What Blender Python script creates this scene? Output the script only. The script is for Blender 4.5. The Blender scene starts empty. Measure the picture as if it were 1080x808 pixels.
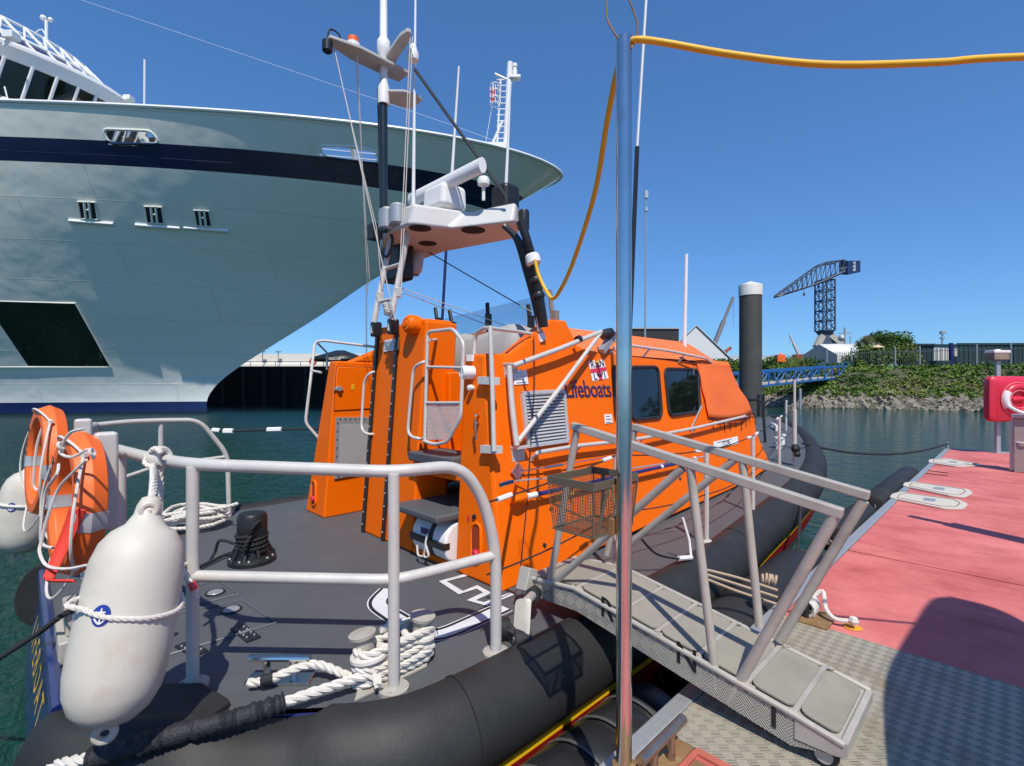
import bpy, bmesh, math, random
from mathutils import Vector, Matrix, noise
R = math.radians
sc = bpy.context.scene
COL = sc.collection
rnd = random.Random(7)

# ------------------------------------------------------------ camera, sky, sun, exposure
CAM_Z, CAM_A, FPX = 2.4, R(45.4), 525.0
cd = bpy.data.cameras.new('camera'); cam = bpy.data.objects.new('camera', cd); COL.objects.link(cam)
cam.location = (0, 0, CAM_Z); cam.rotation_euler = (R(90), 0, CAM_A)
cd.sensor_width = 36; cd.lens = 36 * FPX / 1080; cd.clip_start = .05; cd.clip_end = 6000
sc.camera = cam
SUN_DIR = Vector((.45, -.306, .839)).normalized()
w = bpy.data.worlds.new('World'); sc.world = w; w.use_nodes = True
nt = w.node_tree; bg = nt.nodes['Background']
sky = nt.nodes.new('ShaderNodeTexSky'); sky.sky_type = 'NISHITA'; sky.sun_disc = False
sky.sun_elevation = math.asin(SUN_DIR.z); sky.sun_rotation = math.atan2(SUN_DIR.x, SUN_DIR.y)
sky.air_density = 1.0; sky.dust_density = .05; sky.ozone_density = 2.2; sky.altitude = 0
tint = nt.nodes.new('ShaderNodeMix'); tint.data_type = 'RGBA'; tint.blend_type = 'MULTIPLY'; tint.inputs[0].default_value = 1; tint.inputs[7].default_value = (.55, 1.0, 1.60, 1)
gam = nt.nodes.new('ShaderNodeGamma'); gam.inputs[1].default_value = .74; nt.links.new(sky.outputs[0], gam.inputs[0]); nt.links.new(gam.outputs[0], tint.inputs[6]); nt.links.new(tint.outputs[2], bg.inputs[0]); bg.inputs[1].default_value = .105
sl = bpy.data.lights.new('sun', 'SUN'); sl.energy = 3.7; sl.angle = R(.53); sl.color = (1, .94, .83)
so = bpy.data.objects.new('sun', sl); COL.objects.link(so); so.rotation_euler = (-SUN_DIR).to_track_quat('-Z', 'Y').to_euler()
so.location = (20, -14, 40)
sc.view_settings.view_transform = 'Standard'; sc.view_settings.look = 'None'
sc.view_settings.exposure = 0.38; sc.view_settings.gamma = 1; sc.view_settings.use_curve_mapping = False
sc.render.engine = 'CYCLES'

# ------------------------------------------------------------ survey helpers: sight line of the photo met with a real plane
_c, _s = math.cos(CAM_A), math.sin(CAM_A)
def ray(px, py):
    r = (px - 540) / FPX
    return Vector((r * _c - _s, r * _s + _c, (404 - py) / FPX))
O3 = Vector((0, 0, CAM_Z))
def plane(px, py, n, d):
    n = Vector(n); q = ray(px, py)
    return O3 + q * ((d - n.dot(O3)) / n.dot(q))
def at_x(px, py, x): return plane(px, py, (1, 0, 0), x)
def at_y(px, py, y): return plane(px, py, (0, 1, 0), y)
def at_z(px, py, z): return plane(px, py, (0, 0, 1), z)
def at_d(px, py, d): return O3 + ray(px, py) * d
def CF(r, d, z): return Vector((r * _c - d * _s, r * _s + d * _c, z))      # right, ahead, up from the quay corner

# ------------------------------------------------------------ materials
def _m(name):
    m = bpy.data.materials.new(name); m.use_nodes = True
    return m, m.node_tree, m.node_tree.nodes['Principled BSDF']
def N(nt, t, **k):
    n = nt.nodes.new(t)
    for a, b in k.items():
        if a.startswith('i_'): n.inputs[a[2:].replace('_', ' ')].default_value = b
        else: setattr(n, a, b)
    return n
def M(name, col, rough=.5, metal=0., var=.12, scale=4., bump=0., bscale=60., spec=.5, coat=0., dirt=None, dscale=1.5, damt=.5, rvar=.1):
    m, nt, p = _m(name)
    L = nt.links
    tc = N(nt, 'ShaderNodeTexCoord')
    n1 = N(nt, 'ShaderNodeTexNoise', i_Scale=scale, i_Detail=6., i_Roughness=.6)
    L.new(tc.outputs['Object'], n1.inputs['Vector'])
    mx = N(nt, 'ShaderNodeMix', data_type='RGBA')
    a = [max(0, c * (1 - var)) for c in col]; b = [min(1, c * (1 + var)) for c in col]
    mx.inputs[6].default_value = (*a, 1); mx.inputs[7].default_value = (*b, 1)
    L.new(n1.outputs['Fac'], mx.inputs[0])
    out = mx.outputs[2]
    if dirt:
        n2 = N(nt, 'ShaderNodeTexNoise', i_Scale=dscale, i_Detail=8., i_Roughness=.65)
        L.new(tc.outputs['Object'], n2.inputs['Vector'])
        cr = N(nt, 'ShaderNodeMapRange'); cr.inputs[1].default_value = .5; cr.inputs[2].default_value = .72; cr.inputs[4].default_value = damt
        L.new(n2.outputs['Fac'], cr.inputs[0])
        m2 = N(nt, 'ShaderNodeMix', data_type='RGBA'); m2.inputs[7].default_value = (*dirt, 1)
        L.new(cr.outputs[0], m2.inputs[0]); L.new(out, m2.inputs[6]); out = m2.outputs[2]
    L.new(out, p.inputs['Base Color'])
    p.inputs['Metallic'].default_value = metal
    p.inputs['Specular IOR Level'].default_value = spec
    rr = N(nt, 'ShaderNodeMapRange'); rr.inputs[3].default_value = max(.02, rough - rvar); rr.inputs[4].default_value = min(1, rough + rvar)
    L.new(n1.outputs['Fac'], rr.inputs[0]); L.new(rr.outputs[0], p.inputs['Roughness'])
    if coat: p.inputs['Coat Weight'].default_value = coat; p.inputs['Coat Roughness'].default_value = .08
    if bump:
        n3 = N(nt, 'ShaderNodeTexNoise', i_Scale=bscale, i_Detail=4.)
        L.new(tc.outputs['Object'], n3.inputs['Vector'])
        bp = N(nt, 'ShaderNodeBump', i_Strength=bump, i_Distance=.01)
        L.new(n3.outputs['Fac'], bp.inputs['Height']); L.new(bp.outputs[0], p.inputs['Normal'])
    return m

def M_plate(name, col, cell, rot=0., axes='XY', rust=None):
    """five bar chequer plate: little squares of alternating bar direction"""
    m, nt, p = _m(name); L = nt.links
    tc = N(nt, 'ShaderNodeTexCoord'); mp = N(nt, 'ShaderNodeMapping')
    if axes == 'XZ': mp.inputs['Rotation'].default_value = (R(90), 0, 0)
    L.new(tc.outputs['Object'], mp.inputs['Vector'])
    m2 = N(nt, 'ShaderNodeMapping'); m2.inputs['Rotation'].default_value = (0, 0, rot); m2.inputs['Scale'].default_value = (1 / cell,) * 3
    L.new(mp.outputs[0], m2.inputs['Vector'])
    sx = N(nt, 'ShaderNodeSeparateXYZ'); L.new(m2.outputs[0], sx.inputs[0])
    def math_(op, a, b=None, v=None):
        n = N(nt, 'ShaderNodeMath', operation=op)
        L.new(a, n.inputs[0])
        if b is not None: L.new(b, n.inputs[1])
        elif v is not None: n.inputs[1].default_value = v
        return n.outputs[0]
    fx, fy = math_('FLOOR', sx.outputs[0]), math_('FLOOR', sx.outputs[1])
    par = math_('MODULO', math_('ABSOLUTE', math_('ADD', fx, fy)), v=2.)
    wx = math_('SINE', math_('MULTIPLY', sx.outputs[0], v=2 * math.pi * 5))
    wy = math_('SINE', math_('MULTIPLY', sx.outputs[1], v=2 * math.pi * 5))
    mw = N(nt, 'ShaderNodeMix'); L.new(par, mw.inputs[0]); L.new(wx, mw.inputs[2]); L.new(wy, mw.inputs[3])
    ns = N(nt, 'ShaderNodeTexNoise', i_Scale=2.2, i_Detail=7.); L.new(tc.outputs['Object'], ns.inputs['Vector'])
    mc = N(nt, 'ShaderNodeMix', data_type='RGBA')
    mc.inputs[6].default_value = (*[c * .48 for c in col], 1); mc.inputs[7].default_value = (*[min(1, c * 1.35) for c in col], 1)
    add = math_('ADD', math_('MULTIPLY', par, v=.52), math_('MULTIPLY', ns.outputs['Fac'], v=.45))  # light caught by one bar direction is put into alternate square colour
    L.new(add, mc.inputs[0]); out = mc.outputs[2]
    if rust:
        cr = N(nt, 'ShaderNodeMapRange'); cr.inputs[1].default_value = .52; cr.inputs[2].default_value = .7; cr.inputs[4].default_value = .55
        n2 = N(nt, 'ShaderNodeTexNoise', i_Scale=4.5, i_Detail=9.); L.new(tc.outputs['Object'], n2.inputs['Vector'])
        L.new(n2.outputs['Fac'], cr.inputs[0])
        m3 = N(nt, 'ShaderNodeMix', data_type='RGBA'); m3.inputs[7].default_value = (*rust, 1)
        L.new(cr.outputs[0], m3.inputs[0]); L.new(out, m3.inputs[6]); out = m3.outputs[2]
    L.new(out, p.inputs['Base Color']); p.inputs['Metallic'].default_value = .08; p.inputs['Roughness'].default_value = .48
    bp = N(nt, 'ShaderNodeBump', i_Strength=.75, i_Distance=.004); L.new(mw.outputs[0], bp.inputs['Height']); L.new(bp.outputs[0], p.inputs['Normal'])
    return m

def M_glass(name, tint=(.8, .85, .88), mixf=.25):
    m, nt, p = _m(name); L = nt.links
    tr = N(nt, 'ShaderNodeBsdfTransparent'); tr.inputs[0].default_value = (*tint, 1)
    gl = N(nt, 'ShaderNodeBsdfGlossy'); gl.inputs['Roughness'].default_value = .04
    fr = N(nt, 'ShaderNodeFresnel'); fr.inputs[0].default_value = 1.45
    ms = N(nt, 'ShaderNodeMixShader'); ms.inputs[0].default_value = .07; L.new(tr.outputs[0], ms.inputs[1]); L.new(gl.outputs[0], ms.inputs[2])
    L.new(ms.outputs[0], nt.nodes['Material Output'].inputs[0])
    return m

def M_water():
    m, nt, p = _m('sea_water'); L = nt.links
    p.inputs['Base Color'].default_value = (.006, .040, .034, 1)
    p.inputs['Roughness'].default_value = .055; p.inputs['IOR'].default_value = 1.40
    tc = N(nt, 'ShaderNodeTexCoord')
    def nz(scale, st, det=4., rot=.6):
        mp = N(nt, 'ShaderNodeMapping'); mp.inputs['Scale'].default_value = (1, st, 1); mp.inputs['Rotation'].default_value = (0, 0, rot)
        L.new(tc.outputs['Object'], mp.inputs[0])
        n = N(nt, 'ShaderNodeTexNoise', i_Scale=scale, i_Detail=det, i_Roughness=.55); n.inputs['Distortion'].default_value = .6
        L.new(mp.outputs[0], n.inputs['Vector']); return n.outputs['Fac']
    a, b, c_ = nz(.9, 1.6), nz(3.2, 1.9, 5., .9), nz(10, 1.4, 3., .3)
    def mul(x, v):
        n = N(nt, 'ShaderNodeMath', operation='MULTIPLY'); L.new(x, n.inputs[0]); n.inputs[1].default_value = v; return n.outputs[0]
    def add(x, y):
        n = N(nt, 'ShaderNodeMath', operation='ADD'); L.new(x, n.inputs[0]); L.new(y, n.inputs[1]); return n.outputs[0]
    h = add(add(mul(a, .9), mul(b, .45)), mul(c_, .11))
    bp = N(nt, 'ShaderNodeBump', i_Strength=1., i_Distance=.12); L.new(h, bp.inputs['Height']); L.new(bp.outputs[0], p.inputs['Normal'])
    # patches of clearer and murkier water
    n4 = N(nt, 'ShaderNodeTexNoise', i_Scale=.12, i_Detail=3.); L.new(tc.outputs['Object'], n4.inputs['Vector'])
    mx = N(nt, 'ShaderNodeMix', data_type='RGBA'); mx.inputs[6].default_value = (.0015, .027, .0165, 1); mx.inputs[7].default_value = (.004, .045, .026, 1)
    L.new(n4.outputs['Fac'], mx.inputs[0]); L.new(mx.outputs[2], p.inputs['Base Color'])
    return m

def M_leaf(name, a, b, scale=.6):
    m, nt, p = _m(name); L = nt.links
    tc = N(nt, 'ShaderNodeTexCoord'); n = N(nt, 'ShaderNodeTexNoise', i_Scale=scale, i_Detail=5., i_Roughness=.7); L.new(tc.outputs['Object'], n.inputs['Vector'])
    mx = N(nt, 'ShaderNodeMix', data_type='RGBA'); mx.inputs[6].default_value = (*a, 1); mx.inputs[7].default_value = (*b, 1)
    mr = N(nt, 'ShaderNodeMapRange'); mr.inputs[1].default_value = .35; mr.inputs[2].default_value = .65; L.new(n.outputs['Fac'], mr.inputs[0])
    L.new(mr.outputs[0], mx.inputs[0]); L.new(mx.outputs[2], p.inputs['Base Color']); p.inputs['Roughness'].default_value = .6
    p.inputs['Specular IOR Level'].default_value = .25
    return m

def M_deck(name, ca, cb, joint=None):
    """weathered painted deck: broad stains, scuffs and fine grit"""
    m, nt, p = _m(name); L = nt.links
    tc = N(nt, 'ShaderNodeTexCoord')
    n1 = N(nt, 'ShaderNodeTexNoise', i_Scale=1.3, i_Detail=10., i_Roughness=.72); L.new(tc.outputs['Object'], n1.inputs['Vector'])
    mr = N(nt, 'ShaderNodeMapRange'); mr.inputs[1].default_value = .33; mr.inputs[2].default_value = .67; L.new(n1.outputs['Fac'], mr.inputs[0])
    mx = N(nt, 'ShaderNodeMix', data_type='RGBA'); mx.inputs[6].default_value = (*ca, 1); mx.inputs[7].default_value = (*cb, 1); L.new(mr.outputs[0], mx.inputs[0])
    mp = N(nt, 'ShaderNodeMapping'); mp.inputs['Scale'].default_value = (.9, 2.2, 1); mp.inputs['Rotation'].default_value = (0, 0, .5); L.new(tc.outputs['Object'], mp.inputs[0])
    n2 = N(nt, 'ShaderNodeTexNoise', i_Scale=2.2, i_Detail=6.); L.new(mp.outputs[0], n2.inputs['Vector'])
    m2 = N(nt, 'ShaderNodeMix', data_type='RGBA', blend_type='MULTIPLY'); m2.inputs[7].default_value = (.70, .64, .60, 1)
    r2 = N(nt, 'ShaderNodeMapRange'); r2.inputs[1].default_value = .5; r2.inputs[2].default_value = .75; r2.inputs[4].default_value = .8; L.new(n2.outputs['Fac'], r2.inputs[0])
    L.new(r2.outputs[0], m2.inputs[0]); L.new(mx.outputs[2], m2.inputs[6]); L.new(m2.outputs[2], p.inputs['Base Color'])
    p.inputs['Roughness'].default_value = .7
    n3 = N(nt, 'ShaderNodeTexNoise', i_Scale=180., i_Detail=3.); L.new(tc.outputs['Object'], n3.inputs['Vector'])
    bp = N(nt, 'ShaderNodeBump', i_Strength=.35, i_Distance=.003); L.new(n3.outputs['Fac'], bp.inputs['Height']); L.new(bp.outputs[0], p.inputs['Normal'])
    return m

MT = {}
def mk():
    T = MT
    T['orange'] = M('orange_gelcoat', (.86, .140, .0004), .45, var=.06, scale=1.4, spec=.16, coat=.0, bump=.04, bscale=6, dirt=(.81, .158, .005), dscale=2.5, damt=.35)
    T['faded'] = M('faded_orange_paint', (.80, .17, .045), .7, var=.08, scale=3, bump=.12, bscale=40)
    T['cloth_o'] = M('orange_canvas', (.80, .155, .03), .85, var=.08, scale=6, bump=.3, bscale=300)
    T['deck'] = M('grey_nonslip_deck', (.079, .086, .096), .62, var=.16, scale=2.4, bump=.35, bscale=260, dirt=(.11, .11, .115), dscale=3.2, damt=.45)
    T['rubber'] = M('black_rubber', (.0165, .017, .0175), .62, var=.2, scale=3, bump=.12, bscale=60, dirt=(.045, .045, .044), dscale=2.6, damt=.4)
    T['black'] = M('black_plastic', (.015, .016, .018), .4, var=.2)
    T['hullblue'] = M('navy_hull_paint', (.012, .022, .12), .25, var=.15, coat=.3)
    T['yellow'] = M('yellow_hull_band', (.72, .42, .01), .4)
    T['redband'] = M('red_hull_band', (.26, .008, .008), .4)
    T['alu'] = M('grey_painted_tube', (.57, .55, .51), .42, metal=.12, var=.1, scale=14, bump=.06, bscale=90, dirt=(.45, .44, .44), dscale=6, damt=.5)
    T['alu_raw'] = M('weathered_aluminium', (.44, .41, .36), .5, metal=.15, var=.16, scale=9, bump=.1, bscale=120, dirt=(.27, .25, .22), dscale=5, damt=.6)
    T['steel'] = M('polished_stainless', (.62, .61, .60), .13, metal=1., var=.05, scale=20, rvar=.04, dirt=(.42, .26, .17), dscale=3.5, damt=.35)
    T['galv'] = M('galvanised_steel', (.42, .44, .45), .45, metal=.5, var=.15, scale=30)
    T['white'] = M('white_paint', (.78, .78, .77), .4, var=.05, dirt=(.6, .58, .54), dscale=4, damt=.3)
    T['fender'] = M('white_vinyl', (.555, .525, .455), .55, var=.07, scale=5, bump=.08, bscale=30, dirt=(.42, .345, .235), dscale=3.6, damt=.85)
    T['whiterope'] = M('white_rope', (.70, .66, .60), .85, var=.14, scale=40, bump=.5, bscale=400)
    T['blackrope'] = M('black_rope', (.018, .018, .02), .8, var=.3, scale=40, bump=.5, bscale=400)
    T['ring'] = M('lifebuoy_orange', (.86, .145, .02), .5, var=.06, bump=.05, dirt=(.7, .2, .08), dscale=6, damt=.3)
    T['reflect'] = M('reflective_tape', (.47, .48, .49), .35, metal=.3, var=.14, scale=25)
    T['redweb'] = M('red_webbing', (.80, .055, .03), .75, var=.12, scale=20, bump=.3, bscale=300)
    T['lettering'] = M('dark_lettering', (.03, .018, .075), .5)
    T['blackletter'] = M('black_lettering', (.012, .012, .012), .5)
    T['glass'] = M('dark_cabin_glass', (.006, .008, .009), .04, spec=.8, rvar=.02)
    T['screen'] = M_glass('clear_windscreen')
    T['greycloth'] = M('grey_cover_cloth', (.36, .36, .355), .85, var=.08, bump=.3, bscale=200)
    T['louvre'] = M('grey_louvre', (.52, .52, .53), .5, metal=.3, var=.1)
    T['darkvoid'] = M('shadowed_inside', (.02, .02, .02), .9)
    T['pontoon'] = M_deck('faded_red_pontoon', (.46, .095, .085), (.68, .205, .19))
    T['plate'] = M_plate('worn_chequer_plate', (.46, .42, .33), .042, rot=R(45), rust=(.30, .245, .13))
    T['plate_v'] = M_plate('gangway_chequer_plate', (.43, .405, .35), .05, rot=R(45), axes='XZ')
    T['tread'] = M('worn_tread_panel', (.285, .265, .215), .75, var=.13, scale=5, bump=.4, bscale=200, dirt=(.20, .19, .165), dscale=4, damt=.6)
    T['rust'] = M('rusty_steel', (.25, .14, .06), .7, metal=.2, var=.35, scale=9, bump=.3, bscale=50, dirt=(.42, .33, .16), dscale=5, damt=.7)
    T['hatch'] = M('pale_hatch_cover', (.56, .52, .46), .7, var=.1, scale=4, dirt=(.44, .38, .31), dscale=4)
    T['hose'] = M('yellow_hose', (.80, .44, .015), .5, var=.08)
    T['red'] = M('red_plastic', (.64, .022, .055), .38, var=.06, scale=3, coat=.2, dirt=(.6, .06, .09), dscale=4, damt=.4)
    T['wood'] = M('weathered_wood', (.24, .20, .16), .8, var=.3, scale=8)
    T['pile'] = M('dark_pile_coating', (.058, .058, .054), .7, var=.22, scale=3, bump=.3, bscale=25, dirt=(.10, .10, .09), dscale=2)
    T['pilecap'] = M('white_pile_cap', (.74, .73, .68), .6, var=.08, dirt=(.48, .44, .35), dscale=3)
    T['navy'] = M('navy_blue_paint', (.012, .02, .11), .4)
    T['wire'] = M('brass_coloured_mesh', (.17, .145, .10), .6, metal=.5, var=.2)
mk()

# ------------------------------------------------------------ mesh builder
def fillet(pts, rad, n=5, closed=False):
    P = [Vector(p) for p in pts]; out = []
    m = len(P)
    for i, p in enumerate(P):
        if not closed and i in (0, m - 1): out.append(p); continue
        a, b = P[(i - 1) % m], P[(i + 1) % m]
        ra = min(rad, (a - p).length * .48); rb = min(rad, (b - p).length * .48)
        s, e = p + (a - p).normalized() * ra, p + (b - p).normalized() * rb
        for k in range(n + 1):
            t = k / n
            out.append(s * (1 - t) ** 2 + p * 2 * t * (1 - t) + e * t * t)
    return out
def curve(pts, n=8, closed=False):
    P = [Vector(p) for p in pts]; out = []; m = len(P)
    rng = range(m if closed else m - 1)
    for i in rng:
        if closed: a, b, c, d = P[i - 1], P[i], P[(i + 1) % m], P[(i + 2) % m]
        else: a, b, c, d = P[max(i - 1, 0)], P[i], P[i + 1], P[min(i + 2, m - 1)]
        for k in range(n):
            t = k / n
            out.append(.5 * ((2 * b) + (c - a) * t + (2 * a - 5 * b + 4 * c - d) * t * t + (3 * b - a - 3 * c + d) * t ** 3))
    if not closed: out.append(P[-1])
    return out

class MB:
    def __init__(s): s.v = []; s.f = []; s.mi = []; s.mats = []
    def mat(s, m):
        if m is None: return 0
        if m not in s.mats: s.mats.append(m)
        return s.mats.index(m)
    def add(s, vs, fs, m=None):
        o = len(s.v); s.v += [Vector(v) for v in vs]; k = s.mat(m)
        for f in fs: s.f.append([i + o for i in f]); s.mi.append(k)
        return s
    def hexa(s, b, t, m=None):
        return s.add(list(b) + list(t), [(3, 2, 1, 0), (4, 5, 6, 7), (0, 1, 5, 4), (1, 2, 6, 5), (2, 3, 7, 6), (3, 0, 4, 7)], m)
    def box(s, x0, x1, y0, y1, z0, z1, m=None):
        return s.hexa([(x0, y0, z0), (x1, y0, z0), (x1, y1, z0), (x0, y1, z0)], [(x0, y0, z1), (x1, y0, z1), (x1, y1, z1), (x0, y1, z1)], m)
    def obox(s, c, ex, ey, ez, m=None):
        c, ex, ey, ez = map(Vector, (c, ex, ey, ez))
        q = [c - ex - ey - ez, c + ex - ey - ez, c + ex + ey - ez, c - ex + ey - ez]
        return s.hexa(q, [p + 2 * ez for p in q], m)
    def beam(s, a, b, wd, ht, up=(0, 0, 1), m=None):
        a, b = Vector(a), Vector(b); d = (b - a); up = Vector(up)
        sd = d.cross(up).normalized(); u = sd.cross(d).normalized()
        return s.obox((a + b) / 2, d / 2, sd * wd / 2, u * ht / 2, m)
    def tube(s, pts, r, seg=8, m=None, caps=True, closed=False):
        P = [Vector(p) for p in pts]
        Q = [P[0]]
        for p in P[1:]:
            if (p - Q[-1]).length > 1e-5: Q.append(p)
        P = Q; n = len(P)
        if n < 2: return s
        rs = r if isinstance(r, (list, tuple)) else [r] * n
        if len(rs) != n: rs = [rs[min(len(rs) - 1, int(i * len(rs) / n))] for i in range(n)]
        T = []
        for i in range(n):
            if closed: t = P[(i + 1) % n] - P[i - 1]
            else: t = P[min(i + 1, n - 1)] - P[max(i - 1, 0)]
            T.append(t.normalized())
        u = T[0].orthogonal().normalized()
        vs = []; fs = []
        for i in range(n):
            if i:
                ax = T[i - 1].cross(T[i])
                if ax.length > 1e-7: u = Matrix.Rotation(T[i - 1].angle(T[i]), 3, ax.normalized()) @ u
            u = (u - T[i] * u.dot(T[i])).normalized(); v = T[i].cross(u)
            for k in range(seg):
                a = 2 * math.pi * k / seg
                vs.append(P[i] + (u * math.cos(a) + v * math.sin(a)) * rs[i])
        for i in range(n if closed else n - 1):
            j = (i + 1) % n
            for k in range(seg):
                fs.append((i * seg + k, i * seg + (k + 1) % seg, j * seg + (k + 1) % seg, j * seg + k))
        if caps and not closed:
            fs.append(tuple(range(seg))[::-1]); fs.append(tuple((n - 1) * seg + k for k in range(seg)))
        return s.add(vs, fs, m)
    def rope(s, pts, r, pitch=None, m=None, seg=6, dens=None):
        """three strands laid round the path"""
        pitch = pitch or r * 7
        P = [Vector(p) for p in pts]; L = [0]
        for a, b in zip(P, P[1:]): L.append(L[-1] + (b - a).length)
        n = max(8, int(L[-1] / (pitch / 7))); n = min(n, 700)
        path = []; j = 0
        for i in range(n + 1):
            t = L[-1] * i / n
            while j < len(L) - 2 and L[j + 1] < t: j += 1
            q = (t - L[j]) / max(1e-9, L[j + 1] - L[j]); path.append(P[j].lerp(P[j + 1], q))
        T = [(path[min(i + 1, n)] - path[max(i - 1, 0)]).normalized() for i in range(n + 1)]
        u = T[0].orthogonal().normalized(); st = [[], [], []]
        for i in range(n + 1):
            if i:
                ax = T[i - 1].cross(T[i])
                if ax.length > 1e-7: u = Matrix.Rotation(T[i - 1].angle(T[i]), 3, ax.normalized()) @ u
            u = (u - T[i] * u.dot(T[i])).normalized(); v = T[i].cross(u)
            for k in range(3):
                a = 2 * math.pi * (k / 3 + L[-1] * i / n / pitch)
                st[k].append(path[i] + (u * math.cos(a) + v * math.sin(a)) * r * .52)
        for q in st: s.tube(q, r * .56, seg, m)
        return s
    def lathe(s, prof, o, ax, seg=24, m=None, ref=None):
        o, ax = Vector(o), Vector(ax).normalized(); u = ax.orthogonal().normalized() if ref is None else Vector(ref).normalized(); v = ax.cross(u)
        vs = []; fs = []; n = len(prof)
        for (r, h) in prof:
            for k in range(seg):
                a = 2 * math.pi * k / seg; vs.append(o + ax * h + (u * math.cos(a) + v * math.sin(a)) * r)
        for i in range(n - 1):
            for k in range(seg): fs.append((i * seg + k, i * seg + (k + 1) % seg, (i + 1) * seg + (k + 1) % seg, (i + 1) * seg + k))
        if prof[0][0] > 1e-4: fs.append(tuple(range(seg))[::-1])
        if prof[-1][0] > 1e-4: fs.append(tuple((n - 1) * seg + k for k in range(seg)))
        return s.add(vs, fs, m)
    def torus(s, c, n, Rr, r, seg=32, sub=10, m=None, a0=0, a1=2 * math.pi, ra=None):
        c, n = Vector(c), Vector(n).normalized(); u = n.orthogonal().normalized(); v = n.cross(u)
        full = abs(a1 - a0 - 2 * math.pi) < 1e-6
        pts = [c + (u * math.cos(a0 + (a1 - a0) * k / seg) + v * math.sin(a0 + (a1 - a0) * k / seg)) * Rr for k in range(seg if full else seg + 1)]
        return s.tube(pts, r, sub, m, closed=full)
    def prism(s, poly, d, m=None):
        """closed outline of 3-D points pushed along d"""
        P = [Vector(p) for p in poly]; d = Vector(d); n = len(P)
        fs = [tuple(range(n))[::-1], tuple(range(n, 2 * n))] + [(i, (i + 1) % n, n + (i + 1) % n, n + i) for i in range(n)]
        return s.add(P + [p + d for p in P], fs, m)
    def ball(s, c, r, seg=12, m=None, sc=(1, 1, 1)):
        c = Vector(c); vs = []; fs = []; rings = seg // 2
        for i in range(rings + 1):
            t = math.pi * i / rings
            for k in range(seg):
                a = 2 * math.pi * k / seg
                vs.append(c + Vector((r * sc[0] * math.sin(t) * math.cos(a), r * sc[1] * math.sin(t) * math.sin(a), r * sc[2] * math.cos(t))))
        for i in range(rings):
            for k in range(seg): fs.append((i * seg + k, (i + 1) * seg + k, (i + 1) * seg + (k + 1) % seg, i * seg + (k + 1) % seg))
        return s.add(vs, fs, m)
    def islands(s):
        par = list(range(len(s.v)))
        def find(a):
            while par[a] != a: par[a] = par[par[a]]; a = par[a]
            return a
        for f in s.f:
            r0 = find(f[0])
            for q in f[1:]: par[find(q)] = r0
        out = {}
        for f, k in zip(s.f, s.mi): out.setdefault(find(f[0]), []).append((f, k))
        for fs in out.values():
            m = MB(); m.mats = list(s.mats); idx = {}
            for f, k in fs:
                for q in f:
                    if q not in idx: idx[q] = len(m.v); m.v.append(s.v[q])
                m.f.append([idx[q] for q in f]); m.mi.append(k)
            yield m
    def build_each(s, name, mat, parent=None, **kw): return [m.build(name, mat, parent, **kw) for m in s.islands()]
    def build(s, name, mat, parent=None, bevel=0, segs=2, recalc=True, smooth=35, solid=0, sub=0, weld=False):
        root = parent
        while root is not None and root.parent: root = root.parent
        off = root.location.copy() if root else (sum(s.v, Vector()) / len(s.v) if s.v else Vector())
        if root is None: off.z = min(v.z for v in s.v)
        me = bpy.data.meshes.new(name)
        me.from_pydata([v - off for v in s.v], [], s.f)
        mats = s.mats if s.mats else [mat]
        if s.mats and mat is not None and None not in s.mats: mats = s.mats
        for m in mats: me.materials.append(m)
        if s.mats: me.polygons.foreach_set('material_index', s.mi)
        if weld:
            bm = bmesh.new(); bm.from_mesh(me); bmesh.ops.remove_doubles(bm, verts=bm.verts, dist=.001); bm.to_mesh(me); bm.free()
        if recalc:
            bm = bmesh.new(); bm.from_mesh(me); bmesh.ops.recalc_face_normals(bm, faces=bm.faces); bm.to_mesh(me); bm.free()
        me.polygons.foreach_set('use_smooth', [True] * len(me.polygons)); me.set_sharp_from_angle(angle=R(smooth))
        o = bpy.data.objects.new(name, me); COL.objects.link(o)
        if parent: o.parent = parent
        else: o.location = off
        if sub:
            mo = o.modifiers.new('subsurf', 'SUBSURF'); mo.levels = sub; mo.render_levels = sub
        if solid:
            mo = o.modifiers.new('solid', 'SOLIDIFY'); mo.thickness = solid
        if bevel:
            mo = o.modifiers.new('bevel', 'BEVEL'); mo.width = bevel; mo.segments = segs; mo.limit_method = 'ANGLE'; mo.angle_limit = R(40)
            mo.harden_normals = True
        return o

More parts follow.
